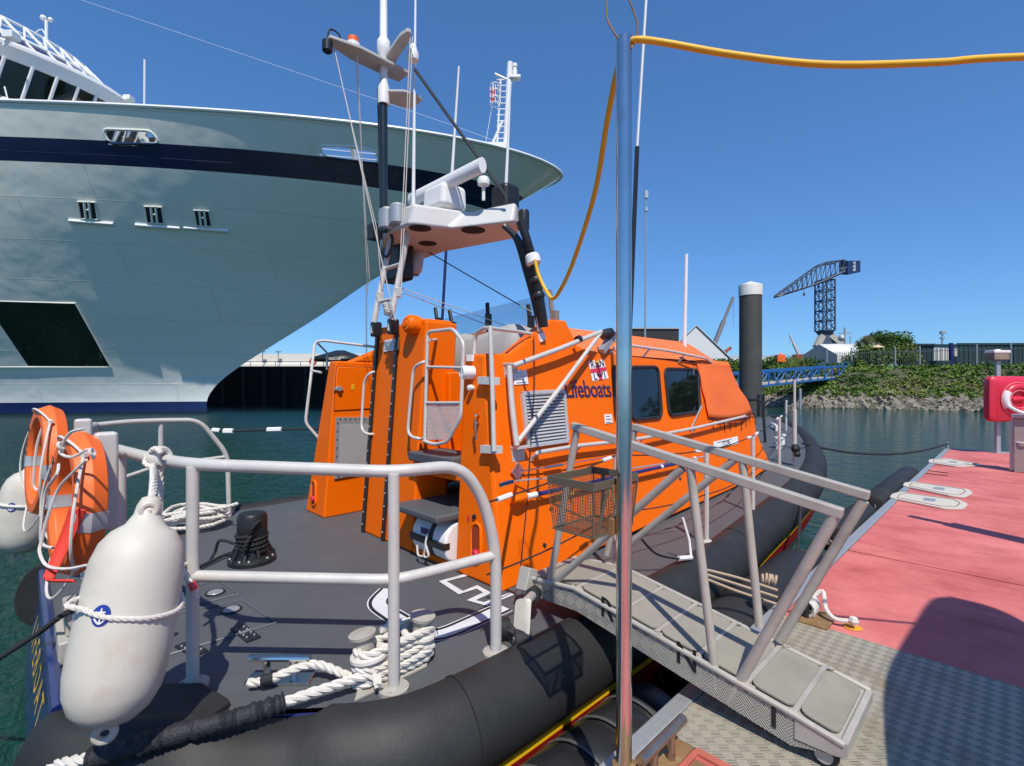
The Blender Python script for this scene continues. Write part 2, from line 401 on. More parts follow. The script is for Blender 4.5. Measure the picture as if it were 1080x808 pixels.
def tag(o, label=None, cat=None, group=None, kind=None):
    if label: o['label'] = label
    if cat: o['category'] = cat
    if group: o['group'] = group
    if kind: o['kind'] = kind
    return o
def thing(name, loc, label, cat, group=None):
    o = bpy.data.objects.new(name, None); COL.objects.link(o); o.location = loc; o.empty_display_size = .3
    return tag(o, label, cat, group)
def copy_tree(o, loc=None):
    kids = list(o.children)
    c = o.copy(); COL.objects.link(c)
    if loc is not None: c.location = loc
    for k in kids:
        d = copy_tree(k); d.parent = c
    return c
def text(mb, body, o, ex, ey, size, m=None, depth=.003, align='CENTER', spacing=1., bold=0., fit=None):
    cu = bpy.data.curves.new('t', 'FONT'); cu.body = body; cu.size = 1; cu.extrude = 0; cu.align_x = align; cu.align_y = 'CENTER'; cu.resolution_u = 3
    cu.space_character = spacing; cu.offset = bold
    ob = bpy.data.objects.new('t', cu); COL.objects.link(ob)
    dg = bpy.context.evaluated_depsgraph_get(); me = bpy.data.meshes.new_from_object(ob.evaluated_get(dg))
    o, ex, ey = Vector(o), Vector(ex).normalized(), Vector(ey).normalized(); n = ex.cross(ey)
    kx = 1 if not fit else fit / (size * (max(v.co.x for v in me.vertices) - min(v.co.x for v in me.vertices)))
    vs = [o + ex * v.co.x * size * kx + ey * v.co.y * size for v in me.vertices]
    nv = len(vs)
    fs = [tuple(p.vertices) for p in me.polygons]
    mb.add(vs, fs, m)
    bpy.data.objects.remove(ob); bpy.data.curves.remove(cu); bpy.data.meshes.remove(me)
    return mb
# ============================================================ SETTING: water, sea bed, land
mb = MB(); S_ = 2500
mb.add([CF(-S_, -300, 0), CF(S_, -300, 0), CF(S_, 3000, 0), CF(-S_, 3000, 0)], [(0, 1, 2, 3)])
tag(mb.build('water', M_water(), None), kind='structure')
# land: bank and flat ground behind, one sheet reaching the horizon
shore = [(2, 64), (14, 57.5), (19, 54.5), (24, 52.5), (30, 48.6), (38.8, 42.6), (46, 37.5), (60, 28), (90, 8)]
def off(p, k): 
    d = Vector((.56, .83)); return p[0] + d.x * k, p[1] + d.y * k
lv = [(-1.5, -.6), (0, 0.0), (2.0, .55), (3.0, .9), (5.5, 2.2), (8.5, 3.55), (11, 3.9), (40, 4.2), (1200, 4.2)]
sc_ = curve([Vector((a, b, 0)) for a, b in shore], 8)
rows = []
for k, z in lv:
    row = []
    for p in sc_:
        q = off((p.x, p.y), k); j = noise.noise(Vector((q[0] * .35, q[1] * .35, z))) * (.35 if 0 < k < 12 else 0)
        row.append(CF(q[0] + j, q[1], z + (j if k > 0 else 0)))
    rows.append(row)
mb = MB(); m_ = len(sc_)
mb.add([v for r_ in rows for v in r_], [(i * m_ + j, i * m_ + j + 1, (i + 1) * m_ + j + 1, (i + 1) * m_ + j) for i in range(len(rows) - 1) for j in range(m_ - 1)])
tag(mb.build('bank', M('earth_bank', (.075, .075, .04), .9, var=.4, scale=.8, bump=.6, bscale=4), None), kind='structure')
def land(r, k):          # ground point at distance k behind the shoreline point nearest to right offset r
    best = min(sc_, key=lambda p: abs(off((p.x, p.y), k)[0] - r)); q = off((best.x, best.y), k); return q
def bank_z(k):
    for (a, za), (b, zb) in zip(lv, lv[1:]):
        if a <= k <= b: return za + (zb - za) * (k - a) / (b - a)
    return 4.2
# rocks of the foreshore
mb = MB(); rr_ = random.Random(3)
for i in range(4200):
    p = sc_[rr_.randrange(4, len(sc_))]; k = rr_.uniform(-.3, 3.9); t = rr_.uniform(-2.6, 2.6)
    q = off((p.x + t * .8, p.y - t * .55), k); s_ = rr_.choice([.06, .08, .11, .15, .24]) * rr_.uniform(.7, 1.3)
    c = CF(q[0], q[1], bank_z(max(0, k)) + s_ * .2)
    vs = []
    ex = Vector((rr_.uniform(-1, 1), rr_.uniform(-1, 1), rr_.uniform(-.3, .3))).normalized(); ey = ex.orthogonal(); ez = ex.cross(ey)
    b = [c + ex * s_ * a * rr_.uniform(.7, 1.5) + ey * s_ * d * rr_.uniform(.6, 1.1) - ez * s_ * .45 for a, d in ((-1, -1), (1, -1), (1, 1), (-1, 1))]
    mb.hexa(b, [p_ + ez * s_ * rr_.uniform(.5, .9) + (c - p_) * .3 for p_ in b])
tag(mb.build('rocks', M('foreshore_stone', (.22, .195, .16), .9, var=.5, scale=2.2, bump=.4, bscale=12), None, smooth=20), 'broken grey stones along the waterline below the green bank', 'rocks', kind='stuff')
# low scrub on the bank
def leaves(mb, c, n, rad, size, rg, flat=1., m=None):
    for i in range(n):
        d = Vector((rg.gauss(0, 1), rg.gauss(0, 1), rg.gauss(0, 1))).normalized() * (rg.random() ** .45)
        p = c + Vector((d.x * rad, d.y * rad, d.z * rad * flat)); s_ = size * rg.uniform(.6, 1.4)
        a = Vector((rg.uniform(-1, 1), rg.uniform(-1, 1), rg.uniform(-.6, .8))).normalized(); b = a.orthogonal(); b = (b * math.cos(i) + a.cross(b) * math.sin(i))
        mb.add([p - a * s_, p + b * s_ * .55, p + a * s_, p - b * s_ * .55], [(0, 1, 2, 3)], m)
LF = [M_leaf('bank_leaf', (.06, .125, .02), (.165, .245, .045)), M_leaf('bank_leaf_dark', (.032, .075, .016), (.07, .13, .025)), M_leaf('bank_leaf_yellow', (.13, .17, .035), (.20, .22, .06))]
mb = MB(); rg = random.Random(11)
for i in range(1800):
    p = sc_[rg.randrange(8, len(sc_) - 6)]; k = 3.2 + 8.6 * rg.random() ** 1.2; t = rg.uniform(-2.6, 2.6)
    q = off((p.x + t * .8, p.y - t * .55), k); r_ = rg.uniform(.3, .75)
    z = bank_z(k) + r_ * .25
    n_ = noise.noise(Vector((q[0] * .22, q[1] * .22, 5)))
    leaves(mb, CF(q[0], q[1], z), 42, r_, .115, rg, .58, LF[1 if n_ < -.26 else (2 if n_ > .2 else 0)])
tag(mb.build('bank_scrub', None, None, recalc=False), 'tangled green scrub covering the bank below the fence', 'scrub', kind='stuff')
# ============================================================ THE CRUISE SHIP
WH = M('ship_white', (.80, .80, .79), .4, var=.03)
def M_hull():
    m, nt, p = _m('ship_hull_paint'); L = nt.links
    tc = N(nt, 'ShaderNodeTexCoord'); sp = N(nt, 'ShaderNodeSeparateXYZ'); L.new(tc.outputs['Object'], sp.inputs[0])
    n = N(nt, 'ShaderNodeTexNoise', i_Scale=.25, i_Detail=8., i_Roughness=.6); L.new(tc.outputs['Object'], n.inputs['Vector'])
    c0 = N(nt, 'ShaderNodeMix', data_type='RGBA'); c0.inputs[6].default_value = (.72, .73, .655, 1); c0.inputs[7].default_value = (.80, .80, .73, 1); L.new(n.outputs['Fac'], c0.inputs[0])
    def band(lo, hi, src, col, soft=.02):
        a = N(nt, 'ShaderNodeMath', operation='GREATER_THAN'); L.new(sp.outputs[2], a.inputs[0]); a.inputs[1].default_value = lo
        b = N(nt, 'ShaderNodeMath', operation='LESS_THAN'); L.new(sp.outputs[2], b.inputs[0]); b.inputs[1].default_value = hi
        c = N(nt, 'ShaderNodeMath', operation='MULTIPLY'); L.new(a.outputs[0], c.inputs[0]); L.new(b.outputs[0], c.inputs[1])
        mx = N(nt, 'ShaderNodeMix', data_type='RGBA'); mx.inputs[7].default_value = (*col, 1); L.new(c.outputs[0], mx.inputs[0]); L.new(src, mx.inputs[6]); return mx.outputs[2]
    o = band(15.95, 17.2, c0.outputs[2], (.007, .010, .05)); o = band(-2, .92, o, (.008, .016, .085)); o = band(-2, .12, o, (.006, .008, .02)); o = band(.92, 3.0, o, (.68, .72, .70))
    L.new(o, p.inputs['Base Color']); p.inputs['Roughness'].default_value = .2; p.inputs['Coat Weight'].default_value = .25
    # plating seams, slightly dished plates
    mp = N(nt, 'ShaderNodeMapping'); mp.inputs['Rotation'].default_value = (R(90), 0, 0); mp.inputs['Location'].default_value = (0, 0, 0)
    br = N(nt, 'ShaderNodeTexBrick'); br.inputs['Scale'].default_value = 1.; br.inputs['Brick Width'].default_value = 9.; br.inputs['Row Height'].default_value = 2.35; br.inputs['Mortar Size'].default_value = .03; br.inputs['Mortar Smooth'].default_value = .5
    cb = N(nt, 'ShaderNodeCombineXYZ'); ad = N(nt, 'ShaderNodeVectorMath', operation='DOT_PRODUCT'); ad.inputs[1].default_value = (_c, _s, 0); L.new(tc.outputs['Object'], ad.inputs[0])
    L.new(ad.outputs['Value'], cb.inputs[0]); L.new(sp.outputs[2], cb.inputs[1]); L.new(cb.outputs[0], br.inputs['Vector'])
    n2 = N(nt, 'ShaderNodeTexNoise', i_Scale=.5, i_Detail=2.); L.new(tc.outputs['Object'], n2.inputs['Vector'])
    ma = N(nt, 'ShaderNodeMath', operation='MULTIPLY_ADD'); L.new(br.outputs['Fac'], ma.inputs[0]); ma.inputs[1].default_value = .35; L.new(n2.outputs['Fac'], ma.inputs[2])
    bp = N(nt, 'ShaderNodeBump', i_Strength=.65, i_Distance=.13); L.new(ma.outputs[0], bp.inputs['Height']); L.new(bp.outputs[0], p.inputs['Normal'])
    return m
HM = M_hull()
SHD = 40.0; DZ = 19.0
stemp = [(0, -24.5), (1.5, -24.3), (3.5, -22.2), (7.7, -15.6), (11.1, -10.5), (16, -1.2), (19, 4.0)]
_st = curve([Vector((r, 0, z)) for z, r in stemp], 10); stemp = [(p.z, p.x) for p in _st]
def stem(z):
    for (a, ra), (b, rb) in zip(stemp, stemp[1:]):
        if z <= b: t = (z - a) / (b - a); return ra + (rb - ra) * t
    return 4.0
AFT = -75.0
def hullp(u, z):
    w = max(0, min(1, z / DZ)); wf = w ** 1.25
    rs = stem(max(0, z)); H = 8.2 + 3.0 * wf; p = 1.25 + 3.4 * wf; q = 1.0 - .40 * wf
    h = H * max(0, 1 - u ** p) ** q
    return AFT + u * (rs - AFT), SHD - h
def hull_px(px, py):
    """point of the shell plating met by a sight line"""
    d = 32.0
    for _ in range(40):
        z = CAM_Z + (404 - py) / FPX * d; r = (px - 540) / FPX * d; u = max(0, min(.9999, (r - AFT) / (stem(max(0, z)) - AFT))); d = .5 * d + .5 * hullp(u, z)[1]
    return r, d, z
ship = thing('cruise_ship', CF(-40, SHD, 0), 'huge pale green cruise ship with a navy band, its raked bow towering over the lifeboat', 'ship')
NU, NZ_ = 200, 76
us = [1 - (1 - i / NU) ** 1.8 for i in range(NU + 1)]
zs = [-1.0] + [DZ * j / NZ_ for j in range(NZ_ + 1)]
holes = [[(108, 136), (160, 138), (169, 152), (115, 151.5)], [(337, 153.5), (372, 154.5), (399, 160), (399, 172), (375, 170), (341, 165)]]
def inpoly(x, y, P):
    c = False
    for (x0, y0), (x1, y1) in zip(P, P[1:] + P[:1]):
        if (y0 > y) != (y1 > y) and x < (x1 - x0) * (y - y0) / (y1 - y0) + x0: c = not c
    return c
def projCF(r, d, z): return 540 + FPX * r / d, 404 - FPX * (z - CAM_Z) / d
vs = []; keep = []
for z in zs:
    for u in us: r, d = hullp(u, z); vs.append((r, d, z))
k = NU + 1; fs = []
for j in range(len(zs) - 1):
    for i in range(NU):
        f = (j * k + i, j * k + i + 1, (j + 1) * k + i + 1, (j + 1) * k + i)
        c = [sum(vs[q][a] for q in f) / 4 for a in range(3)]; x, y = projCF(*c)
        if any(inpoly(x, y, P) for P in holes): continue
        fs.append(f)
nv_ = len(vs)
mir = [(r, 2 * SHD - d, z) for r, d, z in vs]
fs2 = [tuple(q + nv_ for q in f[::-1]) for f in fs]
mb = MB(); mb.add([CF(*v) for v in vs + mir], fs + fs2); so_ = ship.location.copy()
hl = mb.build('hull', HM, ship, recalc=False, smooth=60)
# bulwark top rail, foredeck
dk_ = [hullp(u, 16.8) for u in us]; top = [CF(*hullp(u, DZ), DZ) for u in us]; topm = [CF(hullp(u, DZ)[0], 2 * SHD - hullp(u, DZ)[1], DZ) for u in us]
mb = MB(); mb.tube([p + Vector((0, 0, .02)) for p in top[::2]] + [p + Vector((0, 0, .02)) for p in topm[::-2]], .12, 8); mb.build('bulwark_rail', WH, ship)
mb = MB(); n_ = len(top)
mb.add([CF(r, d + .05, 16.8) for r, d in dk_] + [CF(r, 2 * SHD - d - .05, 16.8) for r, d in dk_], [(i, i + 1, n_ + i + 1, n_ + i) for i in range(n_ - 1)]); mb.build('foredeck', MT['galv'], ship)
for P in holes:
    pts = [CF(*hull_px(*q)) for q in P]; mb = MB(); mb.tube(fillet(pts, .35, 5, True), .085, 8, closed=True); mb.build('bulwark_opening', HM, ship)
# structure seen through the near opening: the white rails and gear on the foredeck
mb = MB()
for q in ((112, 150, 118, 130), (122, 150, 124, 132), (133, 152, 140, 132), (141, 152, 146, 132), (155, 153, 160, 134)):
    r, d, z = hull_px(q[0], q[1]); r2, d2, z2 = hull_px(q[2], q[3]); mb.tube([CF(r, d + .5, z), CF(r2, d2 + .7, z2)], .06, 6)
r, d, z = hull_px(148, 152); r2, d2, z2 = hull_px(140, 134); mb.tube([CF(r, d + .6, z - .2), CF(r2, d2 + .8, z2)], .28, 6)
r, d, z = hull_px(374, 170); r2, d2, z2 = hull_px(368, 150); mb.tube([CF(r, d + .5, z - .3), CF(r2, d2 + .6, z2)], .16, 6)
r, d, z = hull_px(336, 166); r2, d2, z2 = hull_px(402, 172); 
for dz in (.35, .75): mb.tube([CF(r, d + .4, z + dz), CF(r2, d2 + .4, z2 + dz)], .025, 5)
mb.build('deck_gear', WH, ship)
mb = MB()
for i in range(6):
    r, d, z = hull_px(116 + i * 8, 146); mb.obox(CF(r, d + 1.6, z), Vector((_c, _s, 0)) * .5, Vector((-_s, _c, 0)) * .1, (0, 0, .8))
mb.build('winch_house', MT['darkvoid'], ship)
# shell openings
def shell_patch(P, off_, name, mat, par=ship, sub=8):
    q = [hull_px(*p) for p in P]; mb = MB(); vs = []
    for j in range(sub + 1):
        for i in range(sub + 1):
            u, v = i / sub, j / sub; a = [(1 - v) * ((1 - u) * P[0][t] + u * P[1][t]) + v * ((1 - u) * P[3][t] + u * P[2][t]) for t in (0, 1)]
            r, d, z = hull_px(*a); vs.append(CF(r, d - off_, z))
    mb.add(vs, [(j * (sub + 1) + i, j * (sub + 1) + i + 1, (j + 1) * (sub + 1) + i + 1, (j + 1) * (sub + 1) + i) for j in range(sub) for i in range(sub)]); return mb.build(name, mat, par, recalc=False)
shell_patch([(-60, 316), (80, 320), (117, 387), (-20, 387)], .04, 'lounge_window', MT['glass'])
mb = MB(); e = [hull_px(*p) for p in ((-60, 316), (80, 320), (117, 387), (31, 387), (-20, 387))]; mb.tube([CF(r, d - .04, z) for r, d, z in e], .06, 6, closed=True); mb.build('window_frame', HM, ship)
shell_patch([(-60, 340), (0, 341), (31, 386.6), (-20, 387)], .06, 'door_panel', HM)
for px in (93.5, 163.5, 214.5):
    w_ = 10.5 if px < 200 else 9.5; y0, y1 = (213, 231) if px < 100 else ((218, 235.5) if px < 200 else (222, 238.5))
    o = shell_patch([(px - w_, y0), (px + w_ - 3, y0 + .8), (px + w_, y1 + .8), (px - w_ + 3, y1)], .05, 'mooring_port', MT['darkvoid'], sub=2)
    mb = MB(); e = [hull_px(*p) for p in ((px - w_, y0), (px + w_ - 3, y0 + .8), (px + w_, y1 + .8), (px - w_ + 3, y1))]; mb.tube([CF(r, d - .06, z) for r, d, z in e], .06, 6, closed=True)
    for dx in (-2.5, 2.5): a, b = hull_px(px + dx - 1, y0), hull_px(px + dx + 1, y1); mb.tube([CF(a[0], a[1] - .1, a[2]), CF(b[0], b[1] - .1, b[2])], .08, 6)
    a, b = hull_px(px - 3, (y0 + y1) / 2), hull_px(px + 3, (y0 + y1) / 2); mb.tube([CF(a[0], a[1] - .1, a[2]), CF(b[0], b[1] - .1, b[2])], .07, 6)
    mb.build('port_frame', HM, o)
    a, b = hull_px(px - 20, y1 + 2), hull_px(px + 27, y1 + 5.5); mb = MB(); mb.tube([CF(a[0], a[1] - .05, a[2]), CF(b[0], b[1] - .05, b[2])], .12, 6); mb.build('rubbing_strake', WH, o)
# bridge front, sweeping across the ship
BZ0, BZ1 = 22.3, 24.75
bf = []
NB = 20
for t in range(NB + 1):
    d = 29.5 + 23 * t / NB; r = -32.5 - .058 * (d - 41) ** 2; bf.append((r, d))
def BF(i, z, out=0): r, d = bf[i]; return CF(r + out, d, z)
mb = MB()
for i in range(12):
    mb.add([BF(i, 17, -.8), BF(i + 1, 17, -.8), BF(i + 1, BZ0, -.4), BF(i, BZ0, -.4)], [(0, 1, 2, 3)]); mb.add([BF(i, BZ1, .5), BF(i + 1, BZ1, .5), BF(i + 1, 25.5, .9), BF(i, 25.5, .9)], [(0, 1, 2, 3)])
    mb.add([BF(i, BZ1, .5), BF(i + 1, BZ1, .5), BF(i + 1, BZ1, -3), BF(i, BZ1, -3)], [(0, 1, 2, 3)]); mb.add([BF(i, 25.5, .9), BF(i + 1, 25.5, .9), BF(i + 1, 25.5, -25), BF(i, 25.5, -25)], [(0, 1, 2, 3)])
mb.add([BF(0, 17, -.8), BF(0, 25.5, .9), BF(0, 25.5, -25), BF(0, 17, -25)], [(0, 1, 2, 3)])
mb.add([BF(12, 17, -.8), BF(12, 25.5, .9), BF(12, 25.5, -25), BF(12, 17, -25)], [(0, 1, 2, 3)])
mb.build('bridge_house', WH, ship, solid=.08, recalc=False, weld=True)
mb = MB()
for i in range(12): mb.add([BF(i, BZ0, -.4), BF(i + 1, BZ0, -.4), BF(i + 1, BZ1, .42), BF(i, BZ1, .42)], [(0, 1, 2, 3)])
bw = mb.build('bridge_window', MT['glass'], ship, recalc=False, weld=True)
mb = MB()
for i in range(13): mb.tube([BF(i, BZ0, -.34), BF(i, BZ1, .5)], .11, 6)
mb.build_each('window_mullion', WH, bw)
mb = MB()
for z, o in ((BZ0 - .55, .35), (BZ0 - 1.3, .9), (BZ0 - 2.2, 1.3)): mb.tube([BF(i, z, o) for i in range(13)], .09, 6)
for i in range(0, 13, 2): mb.tube([BF(i, BZ0 - 2.4, 1.2), BF(i, BZ0 + .4, .5)], .05, 6)
mb.build('walkway_rail', WH, ship)
# upper deck with raking frame and glass screen
mb = MB()
for i in range(13): mb.tube([BF(i, 25.8, -.4), BF(i, 29.2, -3.6)], .10, 6)
mb.tube([BF(i, 29.2, -3.6) for i in range(13)], .10, 6); mb.tube([BF(i, 27.4, -1.9) for i in range(13)], .17, 6); mb.tube([BF(i, 25.9, .3) for i in range(13)], .17, 6); mb.tube([BF(i, 28.3, -2.8) for i in range(13)], .05, 6)
for i in range(12): mb.tube([BF(i, 27.4, -1.9), BF(i + 1, 29.2, -3.6)], .07, 6)
mb.build('deck_frame', WH, ship)
mb = MB()
for i in range(12): mb.add([BF(i, 26.2, -.6), BF(i + 1, 26.2, -.6), BF(i + 1, 27.3, -1.95), BF(i, 27.3, -1.95)], [(0, 1, 2, 3)])
mb.build('deck_screen', MT['hullblue'], ship, recalc=False)
mb = MB()
for i in range(12):
    for z, o in ((28.6, -8), (31, -12)): mb.add([BF(i, z - 1.2, o), BF(i + 1, z - 1.2, o), BF(i + 1, z, o), BF(i, z, o)], [(0, 1, 2, 3)])
    mb.add([BF(i, 31, -12), BF(i + 1, 31, -12), BF(i + 1, 31, -25), BF(i, 31, -25)], [(0, 1, 2, 3)])
mb.build('upper_house', WH, ship, recalc=False, solid=.1)
for q, s_ in (((12, 38), 1), ((136, 104), .8)):
    p = at_d(q[0], q[1], 33.5 if q[0] < 100 else 41); mb = MB(); mb.obox(p, Vector((_c, _s, 0)) * .35 * s_, Vector((-_s, _c, 0)) * .3, (0, 0, .22 * s_)); mb.tube([p, p + CF(-.5, 0, -.7)], .12, 6); mb.build('floodlight', MT['white'], ship)
p = at_d(49, 43, 42); mb = MB(); mb.tube([p - Vector((0, 0, 1.2)), p + Vector((0, 0, 1.7))], .12, 8); mb.ball(p + CF(-.25, 0, 1.9), .25, 8); mb.ball(p + CF(.35, 0, 1.75), .2, 8); mb.tube(curve([p + CF(-.9, 0, .7), p + CF(-.4, 0, .95), p + CF(0, 0, .3)], 4), .05, 6); mb.build('sensor_mast', WH, ship)
p = at_d(152, 112, 33); mb = MB(); mb.tube([p - Vector((0, 0, 1.5)), at_d(152.5, 63, 33)], .06, 6); mb.build('jack_pole', WH, ship)
# foremast: post, lattice ladder with safety cage, lamp arms
fmz = lambda y: CAM_Z + (404 - y) / FPX * 40
def FM(px, py, d=40): return at_d(px, py, d)
mb = MB(); mb.tube([FM(531, 200), FM(538, 66)], .22, 10); mb.tube([FM(524, 158), FM(528, 84)], .08, 6)
for k in range(12): y = 84 + k * 6.2; mb.tube([FM(524, y), FM(536 - k * .2, y)], .045, 5)
mb.tube([FM(518, 155), FM(530, 128)], .12, 6); mb.tube([FM(522, 78), FM(535, 84)], .09, 6); mb.tube([FM(520, 88), FM(520, 105)], .05, 5)
mb.build('foremast', WH, ship)
mb = MB()
for y in (90, 97, 104, 110): mb.torus(FM(522.5, y), (0, 0, 1), .42, .04, 14, 5)
for dx in (-.4, 0, .4): mb.tube([FM(522.5, 90) + CF(dx, -.1, 0), FM(522.5, 110) + CF(dx, -.1, 0)], .035, 5)
mb.build('ladder_cage', WH, ship)
mb = MB(); p = FM(543, 82); mb.obox(p, Vector((_c, _s, 0)) * .45, Vector((-_s, _c, 0)) * .3, (0, 0, .1)); mb.tube([p, p - CF(.3, 0, .5)], .1, 6); mb.lathe([(.18, .1), (.2, .5), (.14, .8), (.2, .85), (.2, 1.1)], p, (0, 0, 1), 10); mb.build('mast_lamp', WH, ship)
mb = MB(); mb.obox(FM(520, 100) - Vector((0, 0, 0)), Vector((_c, _s, 0)) * .16, Vector((-_s, _c, 0)) * .02, (0, 0, .55)); mb.build('signal_flag', MT['red'], ship)
mb = MB(); mb.obox(FM(524, 160), Vector((_c, _s, 0)) * 1.0, Vector((-_s, _c, 0)) * .8, (0, 0, .4)); mb.build('mast_foot', WH, ship)
mb = MB(); mb.tube([FM(512, 152), FM(521, 100)], .022, 5); mb.tube([FM(520, 148), FM(480, 133, 40), FM(300, 72, 40), FM(80, -2, 41)], .014, 5); mb.build('stay_wire', WH, ship)

# ============================================================ PIER BEHIND THE SHIP
pier = thing('pier', CF(-15, 58, 0), 'dark piled pier with white parapet running behind the ship and the lifeboat', 'pier')
def PR(r, d, z): return CF(r, d, z)
mb = MB(); A1, A2 = (-60, 56), (4, 54.5)
def wall_(a, b, th, z0, z1):
    va, vb = CF(*a, 0), CF(*b, 0); n = Vector((-(vb - va).y, (vb - va).x, 0)).normalized() * th
    return [[va + Vector((0, 0, z)), vb + Vector((0, 0, z)), vb + n + Vector((0, 0, z)), va + n + Vector((0, 0, z))] for z in (z0, z1)]
mb.hexa(*wall_(A1, A2, 14, -2, 4.25)); mb.build('quay_wall', M('tarred_pier_timber', (.016, .016, .016), .8, var=.5, scale=1.5, bump=.4, bscale=6), pier)
mb = MB(); mb.hexa(*wall_((-60, 68), (6, 66.5), .5, 4.252, 6.35)); mb.hexa(*wall_((-60, 67.6), (6, 66.1), .35, 4.253, 4.9)); mb.build('parapet', M('white_parapet', (.76, .75, .72), .6, var=.06, scale=.6), pier)
mb = MB()
for k in range(26):
    r = -55 + k * 2.3; d = 55.7 - (r + 60) * .0234; mb.tube([CF(r, d, -2), CF(r, d, 4.1)], .22, 8)
mb.build_each('fender_pile', M('dark_pile', (.028, .028, .027), .8, var=.5), pier)
mb = MB()
for k in range(16):
    r = -40 + k * 2.8; d = 55.2 - (r + 60) * .0234 + .3; mb.tube([CF(r, d, 4.25), CF(r, d, 4.75)], .035, 5)
mb.tube([CF(-40, 55.2 - 20 * .0234 + .3, 4.75), CF(2, 54, 4.75)], .03, 5); mb.build('pier_rail', MT['galv'], pier)
lb = at_d(330, 381.5, 65.8); mb = MB(); mb.torus(lb, (-_s, _c, 0), .38, .13, 20, 8); tag(mb.build('lifebuoy', MT['red'], None), 'small red lifebuoy hung on the far pier parapet', 'lifebuoy')
for q, lab in (((277, 378, 371), 'short lamp post standing on the pier behind the ship bow'), ((293.5, 380, 371), 'second short lamp post on the pier, nearer the lifeboat')):
    a, b = at_d(q[0], q[1] + 3, 66.6), at_d(q[0], q[2], 66.6); mb = MB(); mb.tube([a, b], .07, 8); mb.obox(b, Vector((_c, _s, 0)) * .3, Vector((-_s, _c, 0)) * .12, (0, 0, .08)); tag(mb.build('lamp_post', MT['galv'], None), lab, 'lamp post', 'lamp posts on the pier')
a, b = at_d(386.5, 382, 64), at_d(386.5, 300, 64); mb = MB(); mb.tube([a, b], .10, 8); mb.lathe([(.25, 0), (.25, .1), (.12, .15)], a, (0, 0, 1), 10); tag(mb.build('slim_mast', MT['galv'], None), 'slim grey mast rising from the pier behind the lifeboat', 'mast')
# gazebo
gz0 = at_d(359, 384, 63); gt_ = thing('gazebo', gz0, 'black pop-up gazebo with white lettering on its roof on the pier', 'gazebo')
GW, GD = 2.9, 2.0
def G(x, y, z): return gz0 + CF(x, y, z)
base = [G(-GW, -GD, .75), G(GW, -GD, .75), G(GW, GD, .75), G(-GW, GD, .75)]; apex = [G(-.5, 0, 1.75), G(.5, 0, 1.75)]
mb = MB(); mb.add(base + apex, [(0, 1, 5, 4), (1, 2, 5), (2, 3, 4, 5), (3, 0, 4)]); mb.add(base + [p - Vector((0, 0, .4)) for p in base], [(i, (i + 1) % 4, 4 + (i + 1) % 4, 4 + i) for i in range(4)]); ro = mb.build('canopy', MT['black'], gt_, solid=.03)
mb = MB()
for p in base: mb.tube([p, Vector((p.x, p.y, gz0.z - .6))], .05, 6)
mb.build('leg', MT['galv'], gt_)
mb = MB(); text(mb, 'RESCUE', G(0, -GD - .05, .56), (_c, _s, 0), (0, 0, 1), .42, bold=.02); text(mb, 'RESCUE', G(0, -GD * .5 - .03, 1.18), (_c, _s, 0), (0, 2.0, 1), .42, bold=.02); mb.build('lettering', MT['white'], ro)

# ============================================================ FAR SHORE
RT, FW = Vector((_c, _s, 0)), Vector((-_s, _c, 0))
def house_far(name, px0, px1, ytop, d, depth, label, cat, wallm, roofm, yroof=None, gable=False, group=None, zb=None, extra=None):
    """box building whose near face spans two sight lines at distance d, with eaves and ridge heights"""
    r0, r1 = (px0 - 540) / FPX * d, (px1 - 540) / FPX * d; ze = CAM_Z + (404 - ytop) / FPX * d; zb = 3.2 if zb is None else zb
    t = thing(name, CF((r0 + r1) / 2, d, zb), label, cat, group)
    b = [CF(r0, d, zb), CF(r1, d, zb), CF(r1 + depth * (px0 + px1 - 1080) / 2 / FPX, d + depth, zb), CF(r0 + depth * (px0 + px1 - 1080) / 2 / FPX, d + depth, zb)]; tp = [Vector((p.x, p.y, ze)) for p in b]
    mb = MB(); mb.hexa(b, tp)
    if yroof is not None and gable:
        zr = CAM_Z + (404 - yroof) / FPX * d; m0 = (tp[0] + tp[1]) / 2; m1 = (tp[2] + tp[3]) / 2; m0.z = m1.z = zr; mb.add([tp[0], tp[1], m0, tp[3], tp[2], m1], [(0, 1, 2), (3, 5, 4)])
    w_ = mb.build('wall', wallm, t)
    ov = .25
    mb = MB()
    if yroof is None:
        mb.hexa([p + (p - sum(tp, Vector()) / 4).normalized() * ov for p in tp], [p + (p - sum(tp, Vector()) / 4).normalized() * ov + Vector((0, 0, .25)) for p in tp])
    elif gable:
        e = [tp[0] - RT * ov - FW * ov, tp[1] + RT * ov - FW * ov, tp[2] + RT * ov + FW * ov, tp[3] - RT * ov + FW * ov]; a, c = m0 - FW * ov + Vector((0, 0, .1)), m1 + FW * ov + Vector((0, 0, .1)); up_ = Vector((0, 0, .14))
        mb.add([e[0], a, c, e[3]] + [p + up_ for p in (e[0], a, c, e[3])], [(0, 1, 2, 3), (4, 5, 6, 7), (0, 1, 5, 4), (3, 2, 6, 7), (0, 3, 7, 4)]); mb.add([e[1], a, c, e[2]] + [p + up_ for p in (e[1], a, c, e[2])], [(0, 1, 2, 3), (4, 5, 6, 7), (0, 1, 5, 4), (3, 2, 6, 7), (0, 3, 7, 4)])
    else:
        zr = CAM_Z + (404 - yroof) / FPX * d; l0, l1 = (tp[0] + tp[3]) / 2, (tp[1] + tp[2]) / 2; l0.z = l1.z = zr
        mb.add(tp + [l0, l1], [(0, 1, 5, 4), (3, 2, 5, 4), (0, 4, 3), (1, 5, 2)])
    mb.build('roof', roofm, t)
    if extra: extra(t, r0, r1, d, zb, ze)
    return t
